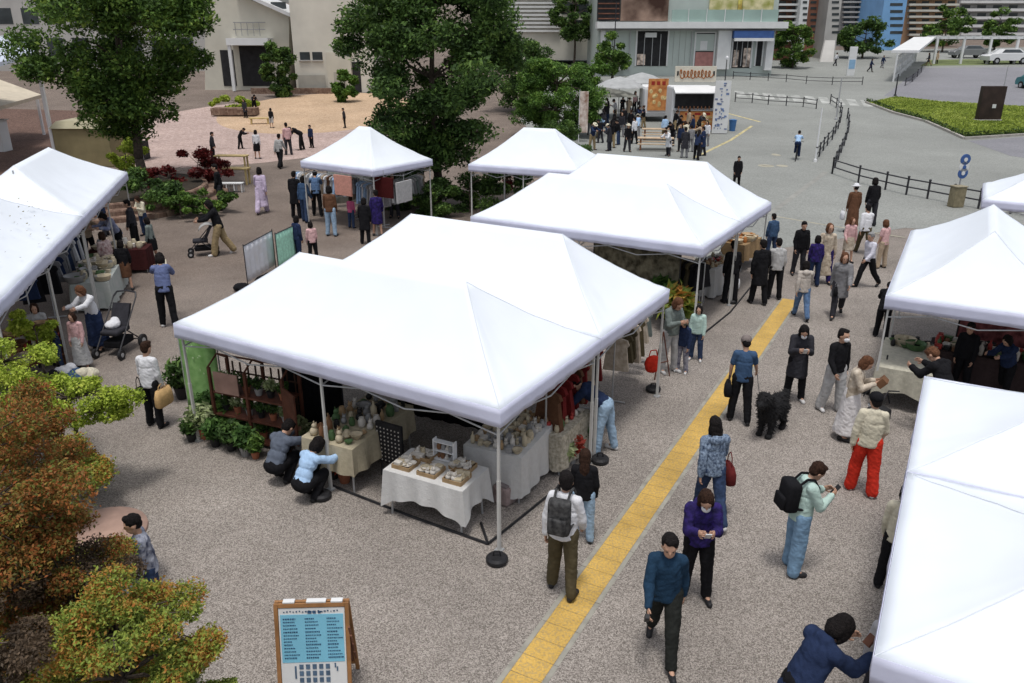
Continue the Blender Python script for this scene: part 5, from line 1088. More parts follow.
# stall with hanging clothes
GD = 'shoppers at the clothes stall'
for i, (x, y, hd, a, po, t, tm_, b_, bm, hr, lab) in enumerate((
        (297, 218, 164, 80, 'stand', 'coat', black, 'trousers', black, 'hair_short', 'shopper in a black coat at the left corner of the clothes stall'),
        (306, 222, 176, 60, 'stand2', 'jacket', steel, 'trousers', ddenim, 'hair_bob', 'shopper in a blue jacket and dark jeans at the clothes stall'),
        (332, 236, 186, 85, 'stand', 'shirt', brown, 'trousers', ldenim, 'hair_bob', 'shopper in brown top and light jeans in front of the clothes stall'),
        (318, 216, 172, 100, 'reach', 'shirt', denim, 'trousers', black, 'hair_short', 'shopper in denim shirt reaching into the clothes stall'),
        (366, 244, 198, 85, 'stand', 'coat', black, 'trousers', black, 'hair_bob', 'shopper in a black coat at the clothes stall nearest the tent roof'),
        (352, 228, 196, 70, 'stand', 'shirt', C('raspberry_cloth', (.45, .1, .2)), 'trousers', ddenim, 'hair_bob', 'small child in a raspberry top at the clothes stall'),
        (378, 236, 190, 95, 'stand2', 'jacket', purp, 'skirt', purp, 'hair_short', 'shopper in bright indigo right of the one in the black coat'),
        (299, 262, 216, 50, 'stand', 'jacket', navy, 'trousers', navy, 'hair_bob', 'person in navy beside the green covered rack'),
        (314, 262, 222, 120, 'stand', 'shirt', pink, 'trousers', black, 'hair_bob', 'child in pink beside the person in navy by the racks'),
        (395, 218, 170, 265, 'stand', 'shirt', lgrey, 'trousers', char, 'hair_bob', 'seller in grey at the right side of the clothes stall'))):
    p('d_%d' % i, x, y, hd, a, po, t, tm_, b_, bm, hr, HAIRB if i != 5 else HAIRD, lab, group=GD, clamp=(1.05, 1.8))
# queue and seated crowd by the food trucks: each told apart by clothes and place
cols = [('black', black), ('white', white), ('grey', grey), ('navy', navy), ('beige', beige), ('pink', pink), ('charcoal', char), ('cream', cream), ('brown', brown), ('pale blue', pblue)]
pants = [('black', black), ('charcoal', char), ('dark denim', ddenim), ('khaki', khaki), ('grey', grey)]
rnd = random.Random(21); GQ = 'crowd queueing by the food trucks'
hairs = ('hair_short', 'hair_bob', 'hair_long', 'hair_bun', 'cap', 'hat'); hlab = {'hair_short': 'short hair', 'hair_bob': 'bobbed hair', 'hair_long': 'long hair', 'hair_bun': 'bun', 'cap': 'a dark cap', 'hat': 'a pale hat'}
used = set()
def crowd(x, y, grp, where, poses=('stand', 'stand2', 'phone', 'reach'), rows=None):
    while 1:
        a, b_, h_ = rnd.choice(cols), rnd.choice(pants), rnd.choice(hairs)
        if rnd.random() < .62: a = rnd.choice((cols[0], cols[0], cols[3], cols[6], cols[1]))
        if (a[0], b_[0], h_) not in used: used.add((a[0], b_[0], h_)); break
    kd, kw = rnd.choice((('jacket', 'jacket'), ('shirt', 'shirt'), ('coat', 'coat')))
    hm = black if h_ == 'cap' else cream if h_ == 'hat' else rnd.choice((HAIRB, HAIRB, HAIRD))
    return p('q%d_%d' % (x, y), x, y, None, rnd.uniform(0, 360), rnd.choice(poses), kd, a[1], 'trousers', b_[1], h_, hm, 'person in %s %s, %s trousers and %s %s' % (a[0], kw, b_[0], hlab[h_], where), group=grp, h=rnd.uniform(1.55, 1.75) if 'sit' not in poses else 1.62)
for (x, y) in ((592, 150), (600, 143), (609, 151), (618, 145), (627, 152), (634, 144), (604, 132), (614, 134), (624, 130), (596, 122), (636, 128), (608, 118), (622, 116), (590, 135), (640, 118), (586, 112), (598, 138), (612, 141), (621, 137), (630, 133), (606, 126), (615, 122), (628, 120), (634, 112), (596, 130), (643, 128), (612, 148), (637, 138)):
    crowd(x, y, GQ, 'queueing under parasols')
for (x, y) in ((664, 140), (672, 146), (686, 148), (692, 140), (700, 150), (678, 138), (684, 158), (696, 160), (706, 146), (668, 156), (680, 152), (690, 152), (702, 156), (674, 134), (698, 136), (688, 134)):
    crowd(x, y, 'people waiting in front of the food trucks', 'before the food truck', ('stand', 'stand2', 'phone', 'lean', 'reach'))
for (x, y) in ((652, 66), (660, 67), (758, 69), (700, 69), (870, 72), (882, 68), (760, 67), (835, 66), (928, 66), (936, 64)):
    crowd(x, y, 'distant people near the shops', 'on far pavement', ('stand', 'walk', 'walk2'))
# the cyclist
P = g(796, 160); hc = R(68)
bk = thing('bicycle', P, hc, 'dark bicycle ridden away up the road', 'bicycle')
def wheel(x):
    b = MB(); n = 24; pts = [(x + .33 * math.cos(6.28318 * i / n), 0, .33 + .33 * math.sin(6.28318 * i / n)) for i in range(n + 1)]; b.path(pts, .02, 5)
    w = b.build('wheel', BLACK, bk); b = MB()
    for i in range(10): a = 6.28318 * i / 10; b.tube((x, 0, .33), (x + .32 * math.cos(a), 0, .33 + .32 * math.sin(a)), .004, .004, 4)
    b.build('spokes', GREYM, w)
wheel(-.52); wheel(.52)
b = MB(); [b.tube(a, c, .018) for a, c in (((-.52, 0, .33), (-.1, 0, .30)), ((-.1, 0, .3), (-.22, 0, .82)), ((-.22, 0, .72), (.35, 0, .78)), ((-.1, 0, .3), (.37, 0, .70)), ((.33, 0, .88), (.52, 0, .33)), ((-.52, 0, .33), (-.22, 0, .74)))]; b.build('frame', DARKM, bk)
b = MB(); b.path([(.22, .28, .98), (.36, .2, 1.0), (.34, 0, .95), (.36, -.2, 1.0), (.22, -.28, .98)], .014); b.build('handlebar', DARKM, bk)
MB().ell((-.24, 0, .86), (.13, .08, .04)).build('saddle', BLACK, bk); MB().bbox((.58, 0, .8), (.28, .32, .24), .03).build('basket', GREYM, bk)
p('cyc', 796, 160, None, 68, 'ride', 'shirt', pblue, 'trousers', navy, 'hair_short', HAIRB, 'cyclist in a pale blue shirt riding away up the road', h=1.62)
r, J, s_ = PEOPLE['cyc']; r.location = P + Vector((-.24 * math.cos(hc), -.24 * math.sin(hc), .88 - J['hz'] * s_ + .08))
# black dog on a lead
P = g(770, 432); dg_ = thing('dog', P, R(228), 'fluffy black dog standing beside the man in the grey cap', 'dog'); dg_.scale = (1.0, 1.0, 1.05)
b = MB(); b.ell((.0, 0, .46), (.30, .155, .16)); b.ell((.18, 0, .47), (.17, .15, .19)); b.ell((-.22, 0, .48), (.15, .14, .15)); b.cap((.26, 0, .55), (.36, 0, .70), .11, .09)
b.ell((.40, 0, .74), (.12, .095, .10)); b.cap((.46, 0, .71), (.58, 0, .68), .055, .035)
for sy in (-1, 1):
    b.ell((.35, sy * .095, .73), (.045, .03, .085)); b.cap((.22, sy * .09, .42), (.21, sy * .09, .22), .065, .04); b.cap((.21, sy * .09, .22), (.22, sy * .09, .04), .036, .03); b.ell((.25, sy * .09, .03), (.055, .04, .03))
    b.cap((-.24, sy * .09, .44), (-.16, sy * .10, .27), .085, .05); b.cap((-.16, sy * .1, .27), (-.30, sy * .1, .19), .045, .033); b.cap((-.30, sy * .1, .19), (-.27, sy * .1, .04), .032, .03); b.ell((-.24, sy * .1, .03), (.055, .04, .03))
b.cap((-.36, 0, .54), (-.48, 0, .58), .04, .05); b.cap((-.48, 0, .58), (-.52, 0, .48), .055, .04)
FUR = mat('black_fur', (.010, .010, .011), .8, .5, 30, bump=1, bscale=60)
me = remesh(b, .014, 'body', .02, 3, 2); me.materials.append(FUR); o = bpy.data.objects.new('body', me); sc.collection.objects.link(o); o.parent = dg_
rs = np.random.RandomState(4); fb_ = MB(); vv = me.vertices
for i in rs.choice(len(vv), 2600):
    q = vv[int(i)].co; n_ = vv[int(i)].normal
    if q.z < .08: continue
    t_ = (n_ * .6 + Vector((-.5, 0, -.7)) + Vector(rs.normal(size=3) * .35)).normalized() * rs.uniform(.03, .07); sd_ = n_.cross(t_).normalized() * .012
    fb_.add([q - sd_, q + sd_, q + n_ * .012 + t_], [(0, 1, 2)])
fb_.build('fur', FUR, dg_, fix=False)
b = MB(); b.ell((.60, 0, .69), (.018, .022, .016), None, 8, 6); b.build('nose', BLACK, dg_)
h_ = jw('capm', 'wrR', (0, .03, -.06)); q = P + Vector((math.cos(R(228)) * .3, math.sin(R(228)) * .3, .68)); ld = thing('dog_lead', P, 0, 'thin dark lead from the grey capped man to the black dog', 'lead')
b = MB(); pts = [(h_.lerp(q, k / 8) - Vector((0, 0, .22 * math.sin(math.pi * k / 8)))) - P for k in range(9)]; b.path(pts, .007, 5); b.build('cord', DARKM, ld)
# hand held items
def held(key, size, m, label, name='phone', mid=True, off=(0, .03, 0)):
    a = jw(key, 'wrL'); b2 = jw(key, 'wrR'); r = PEOPLE[key][0]; fw = Vector((math.cos(r.rotation_euler.z + R(90)), math.sin(r.rotation_euler.z + R(90)), 0))
    q = ((a + b2) / 2 if mid else b2) + fw * (.09 if mid else .04) + Vector((0, 0, .03 if mid else -.09)); o = MB().bbox((0, 0, 0), size, .006).build(name, m, loc=q, rz=r.rotation_euler.z); o.rotation_euler = (R(-40), 0, r.rotation_euler.z); tag(o, label, name.replace('_', ' ')); return o
held('boy', (.075, .012, .15), mat('white_phone', (.7, .7, .72), .3, .02, 2), 'white phone held in both hands by the masked boy')
held('blackc', (.075, .012, .15), WS, 'pale phone held by the person in the long charcoal coat'); held('mint', (.075, .012, .15), BLACK, 'dark phone held by the person in the mint jacket')
held('man', (.05, .05, .2), BLACK, 'black bottle in the hand of the man in the dark blue shirt', 'bottle', False)
held('bob', (.08, .03, .12), mat('brown_purse', (.12, .05, .03), .6, .2, 8), 'small brown purse held by the person leaning at the bottom edge', 'purse')
held('skirt', (.2, .12, .16), mat('brown_leather', (.16, .08, .04), .6, .2, 8), 'brown handbag held in front of the camel top', 'handbag')
held('l2', (.22, .1, .3), cream, 'cream garment held up by the woman in the faded blue shirt', 'garment')
# ============================================================ prams
def pram(x, y, rz, label, hood=True, s_=1.0, seat=None, hoodm=None):
    t = thing('pushchair', g(x, y), R(rz), label, 'pushchair'); t.scale = (s_,) * 3
    b = MB(); 
    for sy in (-.24, .24): b.tube((-.42, sy, 1.02), (.38, sy, .16), .014); b.tube((.05, sy, .50), (-.36, sy, .16), .014)
    b.path([(-.42, -.24, 1.02), (-.50, -.2, 1.10), (-.52, 0, 1.12), (-.50, .2, 1.10), (-.42, .24, 1.02)], .018); b.tube((-.36, -.24, .16), (-.36, .24, .16), .012); b.build('frame', DARKM, t)
    for sx, r in ((.38, .10), (-.36, .13)):
        for sy in (-.27, .27): q = MB(); q.tube((sx, sy - .025, r), (sx, sy + .025, r), r, r, 16); w = q.build('wheel', BLACK, t); q = MB(); q.tube((sx, sy - .03, r), (sx, sy + .03, r), r * .45, r * .45, 10); q.build('hub', GREYM, w)
    b = MB(); b.bbox((.05, 0, .48), (.46, .36, .10), .04, 0); b.build('seat', seat or char, t, smooth=True); b = MB(); b.add([(-.12, -.18, .48), (-.12, .18, .48), (-.34, .18, .92), (-.34, -.18, .92), (-.06, -.18, .50), (-.06, .18, .50), (-.28, .18, .94), (-.28, -.18, .94)], [(0, 1, 2, 3), (4, 5, 6, 7), (0, 1, 5, 4), (1, 2, 6, 5), (2, 3, 7, 6), (3, 0, 4, 7)]); b.build('backrest', seat or char, t)
    MB().bbox((.0, 0, .24), (.5, .34, .14), .03).build('basket', black, t)
    if hood:
        b = MB(); n = 8; V = []
        for i in range(n + 1):
            a = R(20 + 110 * i / n); 
            for sy in np.linspace(-.2, .2, 5): V.append((-.22 + .30 * math.cos(a), sy, .72 + .32 * math.sin(a) * (1 - 1.5 * sy * sy)))
        b.add(V, [(i * 5 + j, i * 5 + j + 1, (i + 1) * 5 + j + 1, (i + 1) * 5 + j) for i in range(n) for j in range(4)]); o = b.build('hood', hoodm or black, t, smooth=True); md = o.modifiers.new('t', 'SOLIDIFY'); md.thickness = .015
    return t
pram(121, 352, 262, 'black pram with tall round handle standing beside the brown haired woman', False, 1.12)
pr = thing('white_bundle', g(118, 352) + Vector((0, 0, .62)), 0, 'white blanket bundle lying in the black pram', 'blanket'); b = MB(); b.ell((0, 0, .04), (.15, .19, .09)); b.ell((0, .12, .08), (.09, .08, .07)); me = remesh(b, .015, 'cloth', .012, 2, 2); me.materials.append(white); o = bpy.data.objects.new('cloth', me); sc.collection.objects.link(o); o.parent = pr
pram(204, 255, 200, 'black pushchair with grey hood pushed by the person in khaki trousers', True, 1.0, hoodm=lgrey)
# ============================================================ stalls and goods
M_wood = mat('brown_wood', (.20, .09, .045), .7, .3, 5, bump=.3); M_redwood = mat('red_brown_wood', (.11, .04, .024), .7, .3, 5, bump=.3); M_cloth = C('white_table_cloth', (.58, .58, .57), var=.05); M_creamcloth = C('cream_table_cloth', (.44, .39, .28), var=.1)
M_card = mat('cardboard_tray', (.32, .22, .12), .9, .2, 6); M_cer = mat('white_ceramic', (.60, .57, .52), .4, .15, 9); M_ywood = mat('yellow_pine', (.52, .40, .18), .7, .15, 4)
def frame_at(x, y, ang): 
    P = g(x, y); return P, Matrix.Translation(P) @ Matrix.Rotation(R(ang), 4, 'Z')
def table(P, ang, w, d, h, label, cm=None, cl='', drop=.55, swag=True, topm=None):
    """table thing plus, if cm, a cloth thing draped on it; P is the plan centre"""
    t = thing('folding_table', P, R(ang), label, 'table'); MB().bbox((0, 0, h - .02), (w, d, .04), .008).build('tabletop', topm or M_wood, t)
    for sx in (-1, 1):
        for sy in (-1, 1): MB().tube((sx * (w / 2 - .06), sy * (d / 2 - .06), 0), (sx * (w / 2 - .08), sy * (d / 2 - .08), h - .04), .016, .016, 8).build('leg', GREYM, t)
    if cm:
        per = []; n = 96; W, D = w / 2 + .012, d / 2 + .012; L = 2 * (2 * W + 2 * D)
        for i in range(n):
            s = L * i / n; 
            if s < 2 * W: per.append((-W + s, -D, s / (2 * W)))
            elif s < 2 * W + 2 * D: per.append((W, -D + s - 2 * W, (s - 2 * W) / (2 * D)))
            elif s < 4 * W + 2 * D: per.append((W - (s - 2 * W - 2 * D), D, (s - 2 * W - 2 * D) / (2 * W)))
            else: per.append((-W, D - (s - 4 * W - 2 * D), (s - 4 * W - 2 * D) / (2 * D)))
        V = []; m = 7
        for k in range(m):
            f = k / (m - 1)
            for (x, y, q) in per:
                dr = drop * (1 - (.38 * math.sin(math.pi * q) ** .6 if swag else .03 * math.sin(20 * q)))
                o = 1 + .0; am = .028 * f * math.sin((x * 17 + y * 19) + 2) + .03 * f
                dx = x / W if abs(abs(x) - W) < 1e-4 else 0; dy = y / D if abs(abs(y) - D) < 1e-4 else 0
                V.append((x + dx * am, y + dy * am, h + .008 - dr * f))
        F = [(k * n + i, k * n + (i + 1) % n, (k + 1) * n + (i + 1) % n, (k + 1) * n + i) for k in range(m - 1) for i in range(n)] + [tuple(range(n))]
        b = MB(); b.add(V, F); o = b.build('tablecloth', cm, None, P, R(ang), smooth=False, fix=False); md = o.modifiers.new('t', 'SOLIDIFY'); md.thickness = .006; md.offset = 1; tag(o, cl, 'tablecloth')
    return Matrix.Translation(P) @ Matrix.Rotation(R(ang), 4, 'Z')
def put(name, mesh, mats_, M, x, y, z, rz, label, cat, group, s=1.0):
    o = bpy.data.objects.new(name, mesh); sc.collection.objects.link(o); q = M @ Vector((x, y, z)); o.location = q; o.rotation_euler = (0, 0, M.to_euler().z + rz); o.scale = (s,) * 3
    if mats_: o.material_slots[0].link = 'OBJECT'; o.material_slots[0].material = mats_
    return tag(o, label, cat, group)
def mk(b, m, smooth=False):
    me = b.mesh('item'); me.materials.append(m)
    if smooth:
        for p_ in me.polygons: p_.use_smooth = True
    return me
b = MB(); b.lathe([(.03, 0), (.045, .02), (.07, .06), (.075, .065), (.06, .055), (.02, .02)], n=14); ME_bowl = mk(b, M_cer, True)
b = MB(); b.lathe([(.035, 0), (.045, .03), (.045, .08), (.03, .11), (.032, .125), (.026, .12)], n=12); ME_jar = mk(b, M_cer, True)
b = MB(); b.lathe([(.025, 0), (.032, .01), (.032, .12), (.012, .15), (.012, .185), (.015, .19)], n=10); ME_bottle = mk(b, M_cer, True)
b = MB(); b.ell((0, 0, .025), (.075, .05, .028), None, 10, 6); b.ell((.02, .01, .045), (.04, .03, .02), None, 8, 5); ME_pouch = mk(b, M_cer, True)
b = MB(); b.bbox((0, 0, .035), (.10, .08, .07), .008); ME_box = mk(b, M_cer)
b = MB(); b.ell((0, 0, .04), (.045, .04, .045), None, 10, 8); b.ell((.01, 0, .10), (.028, .028, .028), None, 10, 8); b.ell((.02, .02, .128), (.01, .006, .015), None, 6, 5); b.ell((.02, -.02, .128), (.01, .006, .015), None, 6, 5); ME_doll = mk(b, M_cer, True)
b = MB(); b.lathe([(.10, 0), (.13, .02), (.15, .10), (.155, .11), (.14, .10), (.10, .03)], n=16); ME_basket = mk(b, mat('wicker', (.22, .13, .06), .9, .4, 30), True)
def tray(M, x, y, z, w, d, label, gm=M_card, rz=0):
    q = M @ Vector((x, y, z)); t = thing('wooden_tray', q, M.to_euler().z + rz, label, 'tray'); MB().box((0, 0, .006), (w, d, .012)).build('base', gm, t)
    b = MB(); [b.box(c, s) for c, s in (((0, -d / 2, .03), (w, .012, .06)), ((0, d / 2, .03), (w, .012, .06)), ((-w / 2, 0, .03), (.012, d - .014, .06)), ((w / 2, 0, .03), (.012, d - .014, .06)))]; b.build('rim', gm, t); return t
def fill(M, x0, x1, y0, y1, z, nx, ny, kinds, mats_, where, grp, seed, skip=.1, smin=.8, smax=1.2):
    """goods set out in rows; a label tells a piece by its row and column from the front left corner"""
    rr = random.Random(seed); ordn = ['first', 'second', 'third', 'fourth', 'fifth', 'sixth', 'seventh', 'eighth', 'ninth', 'tenth', 'eleventh', 'twelfth']
    for j in range(ny):
        for i in range(nx):
            if rr.random() < skip: continue
            k = rr.choice(kinds); m_ = rr.choice(mats_); x = x0 + (x1 - x0) * (i + .5) / nx + rr.uniform(-.015, .015); y = y0 + (y1 - y0) * (j + .5) / ny + rr.uniform(-.015, .015)
            put(k[0], k[1], m_[1], M, x, y, z, rr.uniform(-.5, .5), '%s %s %s from left, %s row, %s' % (m_[0], k[0].replace('_', ' '), ordn[i], ordn[j], where), k[0].split('_')[-1], grp, rr.uniform(smin, smax))
bowl = ('bowl', ME_bowl); jar = ('jar', ME_jar); box_ = ('small_box', ME_box); doll = ('small_figurine', ME_doll); bask = ('basket', ME_basket); bottle = ('bottle', ME_bottle); pouch = ('cloth_pouch', ME_pouch)
wc = ('white', M_cer); bc = ('brown', mat('brown_glaze', (.2, .1, .05), .5, .2, 8)); gc = ('grey', mat('grey_glaze', (.3, .3, .3), .5, .2, 8)); cc = ('cream', mat('cream_glaze', (.52, .45, .32), .5, .2, 8)); tc_ = ('tan', mat('tan_glaze', (.4, .27, .15), .5, .2, 8)); kc = ('black', mat('black_glaze', (.02, .02, .02), .4, .2, 8)); rc = ('red', mat('red_glaze', (.4, .05, .04), .5, .2, 8)); gr = ('green', mat('green_glaze', (.08, .15, .06), .5, .3, 8)); bl = ('blue', mat('blue_glaze', (.06, .1, .25), .5, .3, 8))
# ---- table of boxed goods in the foremost tent : cloth corners seen at (383,478) (470,498) (480,465)
hT = .74
c1 = at(384, 470, hT); c2 = at(462, 492, hT); c3 = at(478, 470, hT); c4 = at(408, 443, hT)
def quad_table(ca, cb, w, d, h, label, cm, cl, **k):
    """front left and front right top corners fix place and direction"""
    dr = (cb - ca); dr.z = 0; a = math.atan2(dr.y, dr.x); u_ = dr.normalized(); n_ = Vector((-u_.y, u_.x, 0)); w = w or dr.length; P = ca + u_ * w / 2 + n_ * d / 2; P.z = 0
    return table(P, math.degrees(a), w, d, h, label, cm, cl, **k), w
Mt, w = quad_table(c1, c2, None, .72, hT, 'folding table hidden under the white cloth in the foremost tent', M_cloth, 'white cloth with swagged hem on the table of boxed goods in the foremost tent', drop=.60)
GTG = 'goods on the white clothed table'
for k, (x, y, ww, dd, lab) in enumerate(((-w * .33, -.12, .3, .3, 'cardboard tray at the front left of the white clothed table'), (0, -.12, .3, .3, 'cardboard tray in the middle front of the white clothed table'), (w * .33, -.12, .3, .3, 'cardboard tray at the front right of the white clothed table'), (-w * .26, .2, .34, .24, 'cardboard tray at the back left of the white clothed table'), (w * .26, .2, .34, .24, 'cardboard tray at the back right of the white clothed table'))):
    tray(Mt, x, y, hT + .012, ww, dd, lab)
    fill(Mt, x - ww * .44, x + ww * .44, y - dd * .44, y + dd * .44, hT + .028, 3, 3, [bowl, box_, doll], [wc, wc, wc, cc], ('front left', 'middle front', 'front right', 'back left', 'back right')[k] + ' cardboard tray', GTG, 100 + k, .08, .8, 1.15)
q = Mt @ Vector((0, .26, hT + .012)); t = thing('display_rack', q, Mt.to_euler().z, 'small white wire display rack at the back of the white clothed table', 'rack')
b = MB(); 
for z in (.02, .16, .30): b.box((0, 0, z), (.34, .10, .012))
for sx in (-.17, .17): b.box((sx, 0, .17), (.014, .10, .34))
b.build('shelf_frame', WHITE, t)
MM = Mt @ Matrix.Translation((0, .26, 0))
for k, z in enumerate((.04, .18)): fill(MM, -.15, .15, -.03, .03, hT + z, 4, 1, [doll, jar], [gc, wc, bc], '%s shelf of white wire rack' % ('lower' if k == 0 else 'middle'), GTG, 120 + k, 0, .6, .8)
# ---- table with cream cloth to its left, corner near the second leg
ca = at(322, 448, .78); cb = at(352, 462, .78); dr = Vector((.62, .78, 0))
P = Vector((-2.46, 11.6, 0))
Mc = table(P, 64, 1.7, .95, .78, 'folding table under the cream cloth beside the middle tent leg', M_creamcloth, 'cream cloth on the table of ornaments beside the middle tent leg', drop=.45, swag=False)
fill(Mc, -.82, .82, -.42, .42, .792, 9, 5, [jar, doll, bowl, jar, bottle, pouch], [wc, cc, gc, bc, kc, tc_, gr], 'cream table by middle leg', 'ornaments on the cream clothed table', 130, .04, .9, 1.7)
# ---- big white table at the right side of the same tent
P = Vector((.02, 11.22, 0))
Mw = table(P, 65, 1.5, .95, .80, 'long folding table under white cloth at the right side of the foremost tent', M_cloth, 'white cloth reaching near the ground on the long side table of the foremost tent', drop=.68, swag=False)
fill(Mw, -.70, .70, -.43, .43, .812, 12, 7, [bowl, box_, doll, jar, pouch, bottle], [cc, wc, tc_, cc, gc], 'long side table', 'small goods on the long side table', 140, .06, .8, 1.3)
s = thing('box_bag', at(507, 500, 0), R(50), 'pinkish grey cloth box on the ground beside the front tent leg', 'box'); MB().bbox((0, 0, .15), (.36, .28, .30), .04).build('box', C('pinkish_grey_cloth', (.33, .26, .25)), s); MB().bbox((0, 0, .31), (.30, .22, .04), .02).build('lid', C('grey_lid_cloth', (.25, .22, .22)), s)
# back-of-tent goods (dark screens, hanging cloths)
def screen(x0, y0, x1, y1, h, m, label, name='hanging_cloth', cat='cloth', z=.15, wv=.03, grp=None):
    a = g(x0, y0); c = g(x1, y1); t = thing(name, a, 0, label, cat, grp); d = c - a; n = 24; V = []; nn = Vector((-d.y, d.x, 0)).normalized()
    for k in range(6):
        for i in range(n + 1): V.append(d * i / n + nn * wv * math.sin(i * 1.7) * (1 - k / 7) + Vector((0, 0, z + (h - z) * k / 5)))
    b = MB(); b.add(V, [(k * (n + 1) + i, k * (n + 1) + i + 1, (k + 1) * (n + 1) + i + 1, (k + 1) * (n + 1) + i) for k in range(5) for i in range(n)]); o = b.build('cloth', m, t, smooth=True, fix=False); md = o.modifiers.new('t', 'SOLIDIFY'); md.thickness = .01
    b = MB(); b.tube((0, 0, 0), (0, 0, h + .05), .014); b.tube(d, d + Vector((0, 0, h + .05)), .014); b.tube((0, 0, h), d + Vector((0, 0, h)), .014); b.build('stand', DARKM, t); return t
screen(395, 418, 492, 440, 1.55, black, 'black curtain behind the table of boxed goods in the foremost tent')
screen(290, 440, 345, 425, 1.7, black, 'black curtain between the plant shelf and the cream clothed table')
screen(445, 408, 470, 412, 1.3, C('dark_red_cloth', (.16, .02, .02)), 'dark red cloth hung behind the boxed goods beside the black curtain')
# small black speckled display left of boxed goods
q = g(392, 478); t = thing('earring_stand', q, R(-30), 'black display board dotted with small pale pieces left of the boxed goods', 'stand'); MB().bbox((0, 0, .62), (.5, .06, .7), .01).build('board', BLACK, t); b = MB()
for i in range(7):
    for j in range(9): b.ell((-.21 + i * .07, -.04, .32 + j * .07), (.014, .008, .014), None, 6, 4)
b.build('pieces', M_cer, t); b = MB(); b.tube((-.2, 0, 0), (-.2, .05, .4), .015); b.tube((.2, 0, 0), (.2, .05, .4), .015); b.build('leg', DARKM, t)
# ---- red brown plant shelf
P = g(262, 440); t = thing('plant_shelf', P, R(-22), 'red brown wooden shelf of potted plants under the left end of the foremost tent', 'shelf'); W, D, Hh = 1.5, .5, 1.35
for sx in (-W / 2, 0, W / 2):
    for sy in (-D / 2 + .025, D / 2 - .025): MB().bbox((sx, sy, Hh / 2), (.05, .05, Hh), .006).build('post', M_redwood, t)
b = MB(); b.tube((-W / 2, 0, Hh + .16), (W / 2, 0, Hh + .16), .018)
for sx in (-W / 2, 0, W / 2): b.tube((sx, -D / 2, Hh), (sx, 0, Hh + .16), .016); b.tube((sx, D / 2, Hh), (sx, 0, Hh + .16), .016)
b.build('roof_frame', M_redwood, t)
MB().bbox((W / 2 + .22, -D / 2 - .12, .8), (.46, .03, .9), .004, R(-30)).build('open_door', M_redwood, t)
for z in (.08, .48, .9): MB().bbox((0, 0, z), (W - .06, D - .02, .035), .004).build('shelf_board', M_redwood, t)
b = MB()
for k in range(9): b.box((-W / 2 + .1 + k * (W - .2) / 8, D / 2 - .01, Hh / 2), (.03, .015, Hh - .1))
for z in (.3, .7, 1.1): b.box((0, D / 2 + .006, z), (W - .08, .012, .03))
b.build('back_lattice', mat('dark_wood', (.06, .03, .02), .8, .3, 5), t)
MB().bbox((-W / 4, -D / 2 - .02, 1.12), (.5, .02, .38), .004).build('door', mat('pinkish_panel', (.35, .22, .18), .8, .2, 4), t)
ME_leafy = {}
def potted(P, rz, s, lm, pm, label, seed, wide=.16, tall=.2, n=260, group='potted plants', size=.05):
    t = thing('potted_plant', P, rz, label, 'plant', group); t.scale = (s,) * 3
    b = MB(); b.lathe([(.06, 0), (.085, .13), (.09, .15), (.075, .15), (.06, .13)], n=14); b.build('pot', pm, t, smooth=False)
    me = leaves_mesh('foliage', [(0, 0, .15 + tall * .7)], [(wide, wide, tall * .75)], [n], size, seed, elong=2.2); me.materials.append(lm); o = bpy.data.objects.new('foliage', me); sc.collection.objects.link(o); o.parent = t
    b = MB(); rr = random.Random(seed)
    for k in range(5): b.tube((0, 0, .1), (rr.uniform(-1, 1) * wide * .6, rr.uniform(-1, 1) * wide * .6, .15 + tall), .006, .003, 5)
    b.build('stem', LMs, t); return t
LMs = mat('green_stem', (.06, .09, .03), .8, .2, 5); terr = mat('terracotta_pot', (.35, .13, .07), .8, .15, 6); bpot = BLACK; gpot = mat('grey_pot', (.3, .3, .3), .7, .2, 6)
LM_pl = leafmat('houseplant_leaf', [(.02, .05, .015), (.06, .13, .03), (.14, .26, .06)], scale=4); LM_fl = leafmat('red_flower', [(.12, .03, .02), (.42, .06, .04), (.5, .14, .08)], scale=5); LM_var = leafmat('variegated_leaf', [(.10, .16, .06), (.35, .42, .2), (.6, .62, .4)], scale=6)
MS = Matrix.Translation(P) @ Matrix.Rotation(R(-22), 4, 'Z'); on = ['first', 'second', 'third', 'fourth', 'fifth', 'sixth']
for j, z in enumerate((.10, .50, .92)):
    for i in range(6):
        q = MS @ Vector((-.62 + i * .25, -.08, z)); potted(q, i, .8 if j < 2 else .85, [LM_pl, LM_dark, LM_var, LM_mid][(i + j) % 4], [terr, bpot, gpot][(i * 2 + j) % 3], 'small potted plant, %s from the left on the %s board of the red brown shelf' % (on[i], ('lowest', 'middle', 'upper')[j]), 200 + j * 9 + i, .13, .16, 130)
